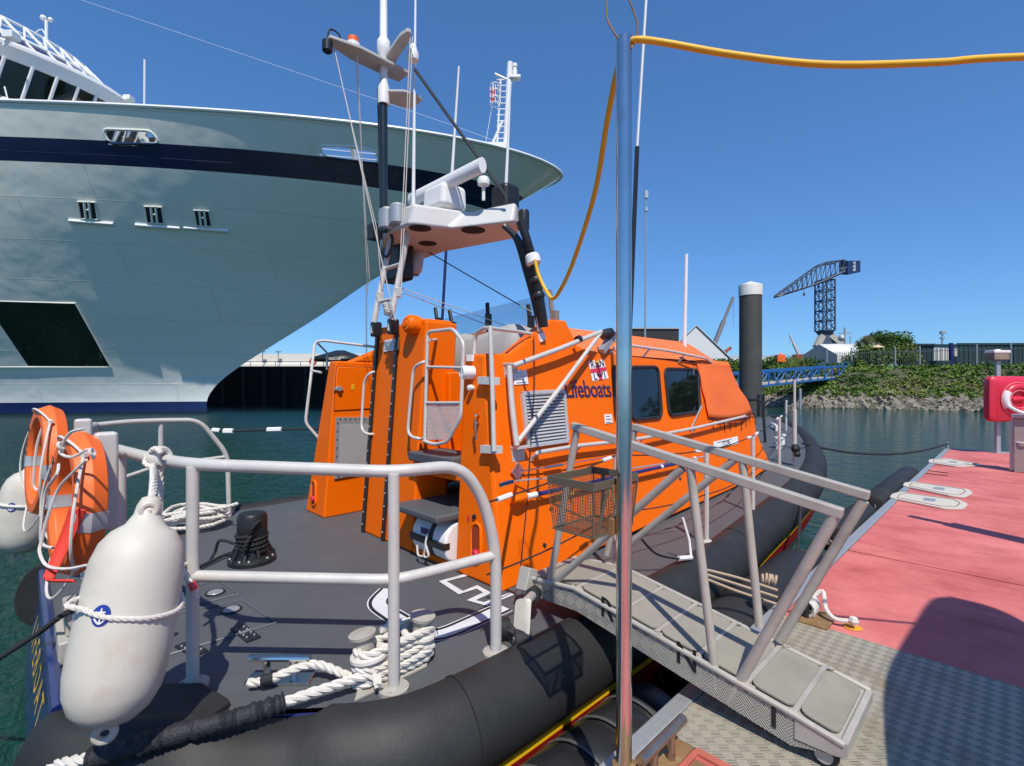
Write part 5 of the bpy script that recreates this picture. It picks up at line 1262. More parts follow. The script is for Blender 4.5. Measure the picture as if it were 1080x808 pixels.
# radar scanner
rp = at_d(469, 211, 4.72)
mb = MB(); mb.hexa([rp + Vector((-.17, -.15, -.12)), rp + Vector((.17, -.15, -.12)), rp + Vector((.17, .15, -.12)), rp + Vector((-.17, .15, -.12))], [rp + Vector((-.165, -.14, .11)), rp + Vector((.165, -.14, .11)), rp + Vector((.165, .14, .11)), rp + Vector((-.165, .14, .11))])
mb.build('radar_pedestal', MT['white'], boat, bevel=.05, segs=4)
a, b = at_y(436, 207, 2.72), at_y(516, 170, 3.10); ctr = rp + Vector((0, 0, .24)); dv = (b - a); dv.z *= .3; dv = dv.normalized() * .62
ra, rb = ctr - dv, ctr + dv
ra, rb = at_d(434, 211, 5.0), at_d(509, 174, 4.25)
mb = MB(); d_ = (rb - ra).normalized(); sd = d_.cross(Vector((0, 0, 1))).normalized(); uu = sd.cross(d_)
mb.prism([ra + sd * math.cos(t) * .045 + uu * math.sin(t) * .068 for t in [k * math.pi / 9 for k in range(18)]], rb - ra); mb.build('radar_scanner', MT['white'], boat, smooth=50)
mb = MB(); mb.tube([rp + Vector((0, 0, .1)), (ra + rb) / 2], .05, 12); mb.build('scanner_shaft', MT['white'], boat)
# port clamp of the mast and black housing with horn below the platform
mp = Vector((-4.06, 2.40, 0))
mb = MB(); mb.lathe([(.07, 3.80), (.085, 3.82), (.085, 3.98), (.07, 4.0)], mp, (0, 0, 1), 16); mb.lathe([(.06, 3.82), (.075, 3.84), (.075, 3.99), (.06, 4.01)], mp + Vector((.14, .02, 0)), (0, 0, 1), 16); mb.obox(mp + Vector((.07, 0, 3.9)), Vector((.08, 0, 0)), Vector((0, .04, 0)), Vector((0, 0, .07))); mb.build('mast_clamp', MT['galv'], boat)
p = at_y(419, 277, 2.75); mb = MB(); mb.obox(p, Vector((.19, 0, 0)), Vector((0, .09, 0)), Vector((0, 0, .20))); mb.build('equipment_box', MT['black'], boat, bevel=.04, segs=3)
p = at_y(438, 276, 2.95); mb = MB(); mb.lathe([(0, -.15), (.06, -.14), (.085, -.08), (.085, .16), (0, .16)], p, (0, .2, 1), 16); mb.build('camera_pod', MT['galv'], boat)
mb = MB(); mb.obox(at_y(395, 245, 2.45), Vector((.06, 0, 0)), Vector((0, .05, 0)), Vector((0, 0, .07))); mb.tube(curve([at_y(399, 250, 2.45), at_y(400, 265, 2.45), at_y(409, 270, 2.45), at_y(414, 252, 2.45), at_y(406, 240, 2.45)], 5), .014, 8); mb.build('loudhailer', MT['black'], boat)
# mast pole
mb = MB(); mb.tube([(mp.x, 2.36, 3.78), (-4.04, 2.34, 5.06)], .038, 14); mb.build('mast', M('black_blue_mast', (.012, .02, .03), .35), boat)
mb = MB(); mb.tube([(-4.10, 2.36, 3.9), (-4.12, 2.34, 5.1)], .016, 8); mb.build('mast_cable', MT['black'], boat)
mb = MB(); mb.lathe([(.052, 4.93), (.052, 5.08), (.04, 5.12), (.036, 5.2), (.04, 5.36), (.06, 5.40), (.058, 5.50), (.034, 5.54), (.032, 6.3)], (-4.04, 2.345, 0), (0, 0, 1), 16); mb.lathe([(.07, 6.28), (.07, 6.32)], (-4.04, 2.345, 0), (0, 0, 1), 14); topm = mb.build('mast_top', MT['white'], boat)
pg = M('pale_grey_spreader', (.46, .455, .44), .6, var=.06)
def leafplate(name, a, b, wa, wm, wb, th):
    mb = MB(); a, b = Vector(a), Vector(b); d = (b - a); s_ = d.cross(Vector((0, 0, 1))).normalized()
    L = [a + s_ * wa, a.lerp(b, .35) + s_ * wm, a.lerp(b, .8) + s_ * wm, b + s_ * wb, b - s_ * wb, a.lerp(b, .8) - s_ * wm, a.lerp(b, .35) - s_ * wm, a - s_ * wa]
    mb.prism(L, (0, 0, th)); return mb.build(name, pg, boat, bevel=.008)
leafplate('spreader', (-4.04, 1.82, 5.26), (-4.04, 2.56, 5.26), .045, .10, .09, .03)
leafplate('spreader', (-4.10, 2.40, 5.32), (-3.70, 2.40, 5.44), .07, .05, .02, .04)
leafplate('light_bracket', (-4.04, 2.36, 5.03), (-4.02, 2.70, 5.06), .05, .13, .08, .025)
mb = MB(); mb.lathe([(.03, -.06), (.042, -.05), (.042, .03), (.03, .04)], (-4.04, 1.82, 5.22), (0, 0, 1), 14); mb.tube(curve([(-4.04, 1.82, 5.26), (-4.04, 1.84, 5.36), (-4.04, 1.92, 5.36), (-4.04, 1.95, 5.28)], 5), .008, 6); mb.build('mast_sensor', MT['black'], boat)
mb = MB(); mb.lathe([(.06, 0), (.06, .05), (.05, .055)], (-4.04, 2.05, 5.29), (0, 0, 1), 14); l1 = mb.build('mast_light', MT['white'], boat)
mb = MB(); mb.lathe([(.048, .055), (.048, .10), (0, .12)], (-4.04, 2.05, 5.29), (0, 0, 1), 14); mb.build('lamp_dome', MT['ring'], l1)
mb = MB(); mb.lathe([(0, -.03), (.05, -.01), (.055, .04), (.025, .13), (0, .15)], (-3.80, 2.50, 5.30), (0, 0, 1), 14); mb.build('masthead_lamp', MT['white'], boat)
# stay and halyards
def line(name, pts, r, mat, parent=boat): 
    mb = MB(); mb.tube(pts, r, 6); return mb.build(name, MT[mat], parent)
line('mast_stay', [(-3.80, 2.52, 5.22), out[2] + Vector((-.05, -.03, .22))], .014, 'black')
def sag(a, b, s): 
    a, b = Vector(a), Vector(b); return [a.lerp(b, t / 12) - Vector((0, 0, s * 4 * (t / 12) * (1 - t / 12))) for t in range(13)]
hz = [((-4.04, 1.87, 5.24), at_y(397, 240, 2.30)), (at_y(397, 240, 2.30), at_y(403, 305, 2.40)), ((-4.04, 1.875, 5.24), at_y(417, 338, 2.30)), ((-4.02, 2.08, 5.24), at_y(388, 310, 2.5)), ((-4.05, 2.08, 5.24), at_y(390, 300, 2.5)), ((-3.72, 2.42, 5.42), at_y(421, 300, 2.42)), ((-3.70, 2.43, 5.42), at_y(423, 310, 2.42))]
for a, b in hz: line('halyard', sag(a, b, .01), .0045, 'whiterope')
mb = MB(); c = Vector((-3.9, 2.31, 3.05))
for k in range(7): mb.torus(c + Vector((.01 * math.sin(k), 0, .015 * (k - 3))), (0, .3, 1), .035 + .004 * (k % 3), .006, 14, 6)
mb.build('halyard_knot', MT['whiterope'], boat)
for (b_, t_, Y) in (((436, 205), (438.5, -30), 2.55), ((476, 195), (484, 70), 3.0), ((533.5, 200), (537.5, 112), 3.2)):
    p, q = at_y(*b_, Y), at_y(*t_, Y + .03); mb = MB(); mb.tube([p - Vector((0, 0, .12)), p, q], [.02, .016, .009], 8); mb.build('whip_aerial', MT['white'], boat)
p = at_y(510, 193, 3.05); mb = MB(); mb.lathe([(.016, -.16), (.016, -.03), (.055, -.02), (.06, .02), (.045, .05), (0, .06)], p, (0, 0, 1), 14); mb.build('satellite_dome', MT['white'], boat)
line('backstay', [at_y(452, 266, 2.95), at_y(562, 330, 3.5)], .006, 'black'); line('backstay', [at_y(424, 304, 2.5), at_y(540, 346, 3.5)], .005, 'galv'); line('backstay', [at_y(426, 309, 2.5), at_y(520, 345, 3.5)], .005, 'galv')
# slim dark post behind the platform, and the tall whip beside the pole
line('flag_staff', [at_y(466, 345, 4.2), at_y(471, 255, 4.2)], .02, 'navy')
p, m_, q = at_y(664, 345, 3.85), at_y(672, 155, 3.9), at_y(683, -25, 3.95)
mb = MB(); mb.tube([p - Vector((0, 0, .1)), m_], .02, 8); a_ = mb.build('whip_aerial', MT['black'], boat); line('whip_tip', [m_, q], .012, 'white', a_)
p, q = at_y(722, 366, 6.2), at_y(724, 268, 6.2); mb = MB(); mb.tube([p - Vector((0, 0, .18)), p + Vector((0, 0, .1)), q], [.035, .025, .022], 8); mb.build('whip_aerial', MT['white'], boat)
p = at_y(585, 335, 3.4); mb = MB(); mb.tube([p - Vector((0, 0, .2)), at_y(580, 306, 3.4)], .02, 8); mb.obox(p, Vector((.03, 0, 0)), Vector((0, .03, 0)), Vector((0, 0, .06))); mb.build('aerial_mount', MT['wood'], boat)

# ---- stern rail
def SR(pts, r, name='stern_rail', rad=.12):
    mb = MB(); mb.tube(fillet(pts, rad, 7), r, 14); return mb.build(name, MT['alu'], boat)
PA, PB, PC = Vector((-2.02, 1.225, 0)), Vector((-1.915, 1.77, 0)), Vector((-2.70, .57, 0))
Zt, Zm = 2.0, 1.50
cnr = Vector((-1.945, 1.60, 0))
up = lambda p, z: Vector((p.x, p.y, z))
sr = SR([(-5.66, .46, 2.03), (-5.2, .36, 2.03), (-4.5, .30, 2.02), (-3.85, .36, 2.02), (-3.1, .46, 2.02), up(PC, 2.02), up(PA, 1.99), up(Vector((-1.945, 1.56, 0)), 1.99), up(Vector((-1.93, 1.70, 0)), 1.80), up(PB, 1.52), up(PB, .99)], .0295, rad=.12)
mb = MB(); mb.tube(fillet([up(PC, 1.50), up(PA, 1.49), up(Vector((-1.99, 1.37, 0)), 1.49), up(PB, 1.50)], .1), .026, 12); mb.build('mid_rail', MT['alu'], sr)
for p, zt in ((PA, 1.98), (PC, 2.01), (Vector((-3.55, .40, 0)), 2.01), (Vector((-4.75, .33, 0)), 2.0)):
    mb = MB(); mb.tube([up(p, .985), up(p, zt)], .027, 12); mb.build('stanchion', MT['alu'], sr)
for p in (PA, PB, PC):
    mb = MB(); mb.lathe([(.07, 0), (.07, .018), (.035, .024)], up(p, .98), (0, 0, 1), 16)
    for k in range(4): mb.ball(up(p, 1.002) + Vector((.052 * math.cos(k * 1.57 + .7), .052 * math.sin(k * 1.57 + .7), 0)), .009, 6)
    mb.build('base_flange', MT['alu_raw'], sr)
prl = SR([(-5.66, .46, 2.03), (-5.78, .70, 2.04), (-5.85, .95, 2.035), (-5.88, 1.30, 2.02), (-5.88, 1.56, 1.64), (-5.88, 1.575, .985)], .024)
mb = MB(); mb.tube([(-5.66, .5, 1.5), (-5.86, .96, 1.6), (-5.88, 1.56, 1.62)], .017, 8); mb.build('mid_rail', MT['alu'], prl)
for p in (Vector((-5.86, .97, 0)), Vector((-5.66, .46, 0))):
    mb = MB(); mb.tube([up(p, .985), up(p, 2.02)], .022, 10); mb.build('stanchion', MT['alu'], prl)
# grey housings behind the lifebuoys
for x in (-3.28, -4.6):
    mb = MB(); mb.obox((x, .31, 1.90), (.03, 0, 0), (0, .05, 0), (0, 0, .25)); mb.build('lifebuoy_bracket', MT['alu'], boat, bevel=.02)
# grey box on the transom edge below them
mb = MB(); mb.box(-3.75, -3.35, .13, .36, .985, 1.10); mb.box(-3.70, -3.40, .16, .30, 1.10, 1.22); mb.build('transom_box', MT['alu_raw'], boat, bevel=.012)

# ---- starboard side deck: stanchions with guard wires, up to the bow
st = [((650, 605), 480), ((745, 572), 475), ((794, 540), 460), ((822, 494), 440)]
tops = []
for (b_, ty), z in zip(st, (1.0, 1.02, 1.05, 1.14)):
    p = at_z(*b_, z); t_ = at_x(b_[0] - 2, ty, p.x); t_ = Vector((p.x, p.y, t_.z)); tops.append((p, t_))
    mb = MB(); mb.tube([p, t_], .021, 10); mb.lathe([(.055, 0), (.055, .015), (.03, .02)], p, (0, 0, 1), 12); mb.build('guard_stanchion', MT['alu'], boat)
tops = [(Vector((-1.93, 1.72, 1)), Vector((-1.93, 1.72, 1.78)))] + tops
bowp = [(Vector((-2.72, 9.6, 1.25)), Vector((-2.72, 9.6, 1.95))), (Vector((-3.3, 11.1, 1.43)), Vector((-3.3, 11.1, 2.05)))]
for p, t_ in bowp:
    mb = MB(); mb.tube([p, t_], .02, 8); mb.build('guard_stanchion', MT['alu'], boat)
allp = tops + bowp
mb = MB()
for k, (a, b) in enumerate(zip(allp, allp[1:])):
    for f, s_ in ((1., .02), (.52, .03)): mb.tube(sag(a[0].lerp(a[1], f), b[0].lerp(b[1], f), s_), .005, 6)
mb.build_each('guard_wire', MT['blackrope'], boat)
mb = MB()
for k, (a, b) in enumerate(zip(allp, allp[1:])):
    for t0 in (.06, .86):
        p = a[1].lerp(b[1], t0) - Vector((0, 0, .006)); q = a[1].lerp(b[1], t0 + .08) - Vector((0, 0, .006)); mb.tube([p, q], .014, 6)
mb.build_each('wire_sleeve', MT['white'], boat)
# jack staff with black fitting
p = at_z(838, 488, 1.2); mb = MB(); mb.tube([p, Vector((p.x, p.y, 2.0))], .03, 10); mb.tube([Vector((p.x, p.y, 2.0)), Vector((p.x, p.y, 2.45))], .018, 8); mb.build('jack_staff', MT['alu'], boat)
mb = MB(); mb.ball((p.x + .02, p.y - .03, 1.42), .07, 8); mb.ball((p.x + .05, p.y - .05, 1.34), .05, 8); mb.build('staff_clamp', MT['black'], boat)
# foredeck: black rails, white windlass, mooring cleat
for (b_, t_, Y) in (((776, 447), (776, 410), 9.4), ((800, 443), (799, 392), 9.8), ((805, 442), (803, 392), 9.8)):
    q = at_z(b_[0], b_[1] + 6, 1.28); mb = MB(); mb.tube([q, Vector((q.x, q.y, 2.10 if t_[1] < 400 else 1.8))], .042, 8); mb.build('foredeck_post', MT['black'], boat)
mb = MB(); mb.tube(fillet([(-4.9, 9.6, 2.08), (-4.2, 9.9, 2.08), (-3.35, 9.9, 2.08), (-3.3, 9.9, 1.3)], .1), .026, 8); mb.build('foredeck_rail', MT['black'], boat)
mb = MB(); mb.lathe([(.16, 0), (.16, .05), (.09, .08), (.09, .2), (.15, .24), (.15, .28), (0, .30)], (-3.75, 9.2, 1.22), (0, 0, 1), 16); mb.ball((-4.05, 9.0, 1.5), .13, 10); mb.ball((-3.9, 9.1, 1.66), .10, 8); mb.obox((-3.55, 9.5, 1.32), (.12, 0, 0), (0, .10, 0), (0, 0, .08)); mb.build('windlass', MT['white'], boat)
mb = MB(); mb.lathe([(.05, 0), (.05, .16), (.07, .18), (.07, .21)], (-2.95, 9.5, 1.24), (0, 0, 1), 12); mb.lathe([(.05, 0), (.05, .16), (.07, .18), (.07, .21)], (-3.0, 9.85, 1.26), (0, 0, 1), 12); mb.build_each('foredeck_bollard', MT['white'], boat)
mb = MB(); mb.tube(fillet([(-3.45, 11.0, 1.42), (-3.45, 11.0, 1.53), (-3.65, 11.3, 1.55), (-3.65, 11.3, 1.45)], .05), .025, 8); mb.build('fairlead', MT['white'], boat)

# ---- stern deck fittings
D_ = lambda px, py, o=.004: at_z(px, py, .98 + o)
# hatches outlined by thin raised trim
for pts in ([(150, 655), (255, 633), (291, 657), (180, 690), (120, 700)], [(160, 632), (230, 612), (251, 627), (140, 655)]):
    mb = MB(); mb.tube([D_(*q) for q in pts], .007, 6, closed=True); mb.build('deck_hatch', M('trim_grey', (.10, .105, .12), .5), boat)
for q in ((227, 625), (244, 643)):
    mb = MB(); c = D_(*q); mb.torus(c, (0, 0, 1), .055, .007, 24, 6, MT['black']); mb.lathe([(0, .006), (.045, .006), (.05, 0)], c, (0, 0, 1), 20, MT['galv']); mb.build('deck_plate', None, boat)
for a, b in (((250, 661), (268, 675)), ((192, 679), (212, 690))):
    p, q = D_(*a), D_(*b); mb = MB(); mb.beam(p, q, .075, .01, m=MT['black']); d = (q - p)
    for t in (.2, .38, .62, .8):
        for s_ in (-.02, .02): mb.ball(p.lerp(q, t) + Vector((d.y, -d.x, 0)).normalized() * s_ + Vector((0, 0, .007)), .007, 6, MT['galv'])
    mb.beam(p.lerp(q, .5) - Vector((d.y, -d.x, 0)).normalized() * .03 + Vector((0, 0, .01)), p.lerp(q, .5) + Vector((d.y, -d.x, 0)).normalized() * .03 + Vector((0, 0, .01)), .012, .008, m=MT['galv']); mb.build('hatch_hinge', None, boat)
# stainless cleat on its pad
a, b = D_(258, 722, 0), D_(326, 722, 0); d = (b - a).normalized(); s_ = Vector((-d.y, d.x, 0))
mb = MB(); mb.obox((a + b) / 2 + s_ * .03 + Vector((0, 0, .008)), (b - a) / 2, s_ * .045, (0, 0, .008)); pad = mb.build('cleat_pad', MT['steel'], boat, bevel=.004)
mb = MB()
for t in (.3, .72):
    p = a.lerp(b, t) + s_ * .03; mb.tube([p + Vector((0, 0, .01)), p + Vector((0, 0, .10))], .016, 10)
mb.tube([a.lerp(b, .02) + s_ * .03 + Vector((0, 0, .108)), a.lerp(b, .98) + s_ * .03 + Vector((0, 0, .108))], .017, 10); mb.build('deck_cleat', MT['steel'], pad)
# helicopter winching mark painted on the deck: outlined loop and zig-zag
def strip(name, pts, w_, m, o, closed=False, par=boat, rad=.10):
    P = [D_(q[0], q[1], o) for q in pts]; P = fillet(P, rad, 5, closed) if rad else P; n_ = len(P); vs = []
    for i in range(n_):
        t = (P[(i + 1) % n_] - P[i - 1]) if closed else (P[min(i + 1, n_ - 1)] - P[max(i - 1, 0)]); nn = Vector((-t.y, t.x, 0)).normalized() * w_ / 2 * (1.3 if not rad and 0 < i < n_ - 1 else 1); vs += [P[i] - nn, P[i] + nn]
    fs = [(2 * i, 2 * ((i + 1) % n_), 2 * ((i + 1) % n_) + 1, 2 * i + 1) for i in range(n_ if closed else n_ - 1)]
    mb = MB(); mb.add(vs, fs); return mb.build(name, m, par, recalc=False)
wp = M('white_deck_paint', (.62, .63, .66), .6, var=.1, dirt=(.3, .3, .32), dscale=6, damt=.5); bp_ = M('black_deck_paint', (.012, .012, .014), .6)
loop = [(411, 621), (396, 636), (412, 648), (452, 670), (470, 668), (532, 640)]
strip('deck_marking', loop, .15, wp, .003); strip('deck_marking', loop, .132, bp_, .0045); strip('deck_marking', loop, .088, wp, .006)
strip('deck_marking', [(493, 606), (467, 613), (486, 625), (503, 619), (514, 625), (497, 633), (512, 637), (540, 626)], .045, wp, .006, rad=0)
strip('deck_marking', [(494, 601), (544, 627)], .03, bp_, .004)
# twin mooring bollards
bol = []
for q, h_ in (((390, 669), .222), ((441, 649), .222)):
    c = at_z(*q, 1.215); c.z = .98; bol.append(c)
    mb = MB(); ax = Vector((.10, .05, 1)).normalized() if q[0] > 420 else Vector((-.12, -.10, 1)).normalized()
    mb.lathe([(.06, 0), (.045, .02), (.045, h_), (.062, h_ + .005), (.064, h_ + .02), (.0, h_ + .028)], c, ax, 22); mb.build('mooring_bollard', MT['alu_raw'], boat)
mb = MB(); mb.obox((bol[0] + bol[1]) / 2 + Vector((0, 0, .008)), (bol[1] - bol[0]) * .72, Vector((.08, -.06, 0)), (0, 0, .008)); mb.build('bollard_base', MT['alu_raw'], boat, bevel=.005)
# capstan
c = D_(266, 592, 0)
mb = MB(); mb.lathe([(.175, 0), (.175, .03), (.15, .05), (.115, .06), (.10, .12), (.095, .16), (.11, .2), (.11, .36), (.095, .385), (.0, .39)], c, (0, 0, 1), 28)
for k in range(10):
    a = k * math.pi / 5; mb.beam(c + Vector((.165 * math.cos(a), .165 * math.sin(a), .03)), c + Vector((.10 * math.cos(a), .10 * math.sin(a), .16)), .018, .02)
mb.build('capstan', MT['black'], boat, smooth=40)
mb = MB()
for k in range(14): a = k * math.pi / 7; mb.ball(c + Vector((.155 * math.cos(a), .155 * math.sin(a), .045)), .011, 8)
mb.build_each('capstan_bolt', MT['galv'], boat)
# pivot of the gangway on the side deck
p = Vector((-2.0, 2.05, 1.10)); mb = MB()
hx = Vector((-.5, -.82, .1)).normalized(); hcs = [at_d(519, 662, 2.74), at_d(541, 675, 2.70)]
for hc in hcs: mb.lathe([(.024, .0), (.05, 0), (.056, -.008), (.056, -.085), (.05, -.095), (0, -.095)], hc, hx, 22)
mb.beam(hcs[0] - hx * .05, hcs[1] - hx * .05, .08, .05, up=hx); hb = mb.build('hinge_block', MT['rubber'], boat)
mb = MB()
for hc in hcs: mb.torus(hc + hx * .002, hx, .024, .006, 20, 8); mb.lathe([(0, -.012), (.014, -.012), (.016, -.02)], hc, hx, 14)
mb.build_each('hinge_bush', MT['steel'], hb)
lg0, lg1, lg2 = at_d(548, 668, 2.68), at_d(545, 636, 2.78), at_d(556, 634, 2.78)
mb = MB(); mb.prism(fillet([lg0 + Vector((-.05, 0, -.02)), lg0 + Vector((.03, .02, -.03)), lg2 + Vector((.01, 0, .02)), lg1 + Vector((-.01, 0, .02))], .03, 4, True), Vector((.01, .014, 0))); mb.tube([lg2, Vector((-2.08, 2.27, 1.12))], .026, 14); mb.build('hinge_lug', MT['alu_raw'], boat)
mb = MB(); mb.tube([lg2.lerp(Vector((-2.08, 2.27, 1.12)), .45), lg2.lerp(Vector((-2.08, 2.27, 1.12)), .75)], .042, 14); mb.build('rubber_bush', MT['rubber'], boat)
# small notch hook at the side
mb = MB(); mb.tube([at_y(529, 618, 2.4), at_y(533, 602, 2.4), at_y(530, 598, 2.4)], .008, 6); mb.build('deck_eye', MT['steel'], boat)
# mossy trim tab under the stern
mb = MB(); mb.prism([(-3.2, -.12, -.15), (-2.66, -.02, -.15), (-2.6, .3, -.15), (-3.2, .3, -.15)], (0, 0, .22)); mb.build('trim_tab', M('weedy_brown_tab', (.13, .10, .03), .8, var=.5, scale=14, bump=.5, bscale=60), boat, bevel=.03)
# ============================================================ THE PONTOON AND WHAT STANDS ON IT
PZ = .85
pont = thing('pontoon', (1, 8, 0), 'faded red floating pontoon with a grey steel edge, reaching out beside the lifeboat', 'pontoon')
XL, XR, YE, YS = -1.10, 3.6, 15.6, -2.5
mb = MB()
for y0, y1 in ((YS, 2.03), (3.625, 5.45), (5.485, YE)): mb.box(XL, XR, y0, y1, .62, PZ)
mb.build_each('deck_panel', MT['pontoon'], pont, bevel=.006)
mb = MB(); mb.box(XL, XR, 2.036, 3.619, .62, PZ + .004); mb.build('chequer_plate', MT['plate'], pont)
mb = MB(); mb.box(-1.185, XL - .003, YS, YE + .02, .40, PZ + .012); mb.box(XL, XR, YE + .004, YE + .08, .40, PZ + .01); mb.build('edge_beam', MT['galv'], pont, bevel=.01)
mb = MB(); mb.box(XL + .1, XR - .05, YS, YE - .1, .0 - .4, .615); mb.build('float', MT['pile'], pont)
mb = MB(); mb.box(-.93, .4, 2.0, 2.034, PZ - .1, PZ + .012); mb.box(-.95, -.93, 1.2, 2.034, PZ - .1, PZ + .01); mb.build('red_flat_bar', M('red_rust_bar', (.48, .13, .09), .6, var=.25, scale=6, dirt=(.25, .12, .05), dscale=6), pont)
# hatches
for i, q in enumerate(([(980, 485.5), (1000, 484.2), (1030, 489.5), (1035, 491.5), (1010, 493), (979, 488.5)], [(954, 510), (966, 509.3), (1022, 517.5), (1026, 521), (1018, 525.5), (1004, 524.5), (952, 513.5)], [(941, 522), (950, 520), (1012, 528.5), (1021, 533), (1016, 538), (995, 537.5), (938, 526)])):
    P = [at_z(*p, PZ + .004) for p in q]; mb = MB(); mb.prism(fillet(P, .06, 4, True), (0, 0, .02)); h = mb.build('hatch_cover', MT['hatch'], pont, bevel=.004)
    c = sum(P, Vector()) / len(P); mb = MB(); mb.tube([c + (p - c) * .8 + Vector((0, 0, .021)) for p in P], .006, 6, closed=True); mb.build('hatch_groove', MT['rust'], h)
    mb = MB(); mb.obox(c + Vector((0, 0, .024)), (.06, 0, 0), (0, .09, 0), (0, 0, .004)); mb.build('hatch_handle', MT['galv'], h)
mb = MB()
for a, b in (((977, 496), (1000, 499)), ((975, 499), (999, 502))): mb.beam(at_z(*a, PZ + .004), at_z(*b, PZ + .004), .05, .006)
mb.build('drain_slot', MT['darkvoid'], pont)
# stapled bar cleat in its rusty recess
mb = MB(); mb.box(-1.09, -.96, 1.25, 2.028, PZ + .002, PZ + .008); mb.box(-.925, -.70, 1.25, 1.97, PZ + .002, PZ + .006); mb.build('rust_patch', MT['rust'], pont)
mb = MB(); mb.tube([(-.995, 1.66, .975), (-.995, 2.0, .975)], .021, 14); mb.tube([(-.995, 1.76, .85), (-.995, 1.76, .97)], .017, 10); mb.tube([(-.995, 1.90, .85), (-.995, 1.90, .97)], .017, 10); mb.build('bar_cleat', M('rusty_stainless_bar', (.42, .35, .29), .3, metal=.9, var=.3, scale=18), pont)
# corner cleat with a pad further along
cp_ = at_z(852, 651, PZ)
mb = MB(); mb.obox(cp_ + Vector((.03, 0, .008)), (.11, 0, 0), (0, .13, 0), (0, 0, .008)); mb.build('cleat_pad', MT['rust'], pont)
mb = MB(); mb.tube([cp_ + Vector((0, -.04, 0)), cp_ + Vector((0, -.04, .09))], .02, 10); mb.tube([cp_ + Vector((0, .05, 0)), cp_ + Vector((0, .05, .09))], .02, 10); mb.tube([cp_ + Vector((0, -.14, .10)), cp_ + Vector((0, .15, .10))], .02, 10); mb.build('bar_cleat', MT['black'], pont)
mb = MB(); c = at_z(899, 661, PZ + .004); mb.lathe([(.0, .003), (.05, .002), (.055, 0)], c, (0, 0, 1), 14); mb.build('paint_spot', M('orange_paint_spot', (.75, .32, .02), .6), pont)
mb = MB(); c = Vector((-1.13, 15.45, PZ)); mb.tube([c, c + Vector((0, 0, .12))], .02, 8); mb.torus(c + Vector((0, 0, .13)), (1, 0, 0), .03, .01, 12, 6); mb.build('mooring_eye', MT['galv'], pont)

# rubber fenders between pontoon and boat
rf = thing('rubber_fender', (-1.44, .6, .2), 'large black ribbed rubber fender squeezed between boat and pontoon below the steel pole', 'fender', 'rubber fenders along the pontoon')
mb = MB(); pr = [(0, 0)]
yv = 0.0
for k in range(9):
    y0 = .02 + k * .24; pr += [(.245, y0), (.27, y0 + .03), (.272, y0 + .2), (.245, y0 + .225)]
pr += [(0, 2.2)]
mb.lathe(pr, (-1.45, .42, .41), (0, 1, 0), 36); mb.build('body', M('shiny_black_rubber', (.02, .021, .022), .38, var=.3, scale=5, bump=.1, bscale=40), rf, smooth=50)
mb = MB()
for k in range(9): mb.torus((-1.45, .42 + .03 + k * .24, .41), (0, 1, 0), .268, .008, 36, 6)
mb.build('rib', M('rubber_rib_sheen', (.10, .10, .10), .25), rf)  # rings coloured lighter to stand for the shine on the rubber rims
def foam_fender(y0, y1, r, z, label, x=-1.36):
    t = thing('rubber_fender', (x, y0, z - r), label, 'fender', 'rubber fenders along the pontoon')
    mb = MB(); mb.lathe([(0, 0), (r * .5, 0), (r * .85, .02), (r, .09), (r, y1 - y0 - .09), (r * .85, y1 - y0 - .02), (0, y1 - y0)], (x, y0, z), (0, 1, 0), 28); mb.build('body', MT['rubber'], t, smooth=50)
    mb = MB(); mb.torus((x, y0 - .004, z + .02), (0, 1, 0), .035, .008, 14, 6, a0=0, a1=3.6); mb.lathe([(0, -.006), (.02, -.006), (.022, .0)], (x - .05, y0, z - .03), (0, 1, 0), 10); mb.build('end_fitting', MT['galv'], t)
    return t
foam_fender(2.98, 5.35, .24, .58, 'big black cylinder fender floating in the gap just beyond the gangway', -1.45)
foam_fender(6.15, 7.7, .17, .72, 'black cylinder fender on the pontoon edge, beside the gangway handrail end', -1.37)
foam_fender(8.25, 11.6, .18, .70, 'farthest black cylinder fender on the pontoon edge, level with the pale hatches', -1.38)

# ---- steel pole with the wire hoop at its head
pole = thing('steel_pole', (-1.05, 1.634, PZ), 'tall shiny stainless pole at the near edge of the pontoon carrying a yellow hose', 'pole')
mb = MB(); mb.tube([(-1.05, 1.634, PZ), (-1.05, 1.634, 3.715)], .0295, 28); mb.build('tube', MT['steel'], pole, smooth=40)
mb = MB(); mb.obox((-1.05, 1.634, PZ + .01), (.08, 0, 0), (0, .08, 0), (0, 0, .01)); mb.lathe([(.05, .02), (.045, .10), (.03, .11)], (-1.05, 1.634, PZ), (0, 0, 1), 18); mb.build('base_plate', MT['rust'], pole)
hp = [at_d(653, 42, 1.88), at_d(641, 22, 1.9), at_d(640, 2, 1.9), at_d(645, -14, 1.9), at_d(655, -20, 1.9), at_d(666, 6, 1.9), at_d(672, 25, 1.9), at_d(671, 40, 1.9), at_d(666, 51, 1.88)]
mb = MB(); mb.tube(curve(hp, 5), .0035, 8); mb.build('wire_hoop', MT['rust'], pole)
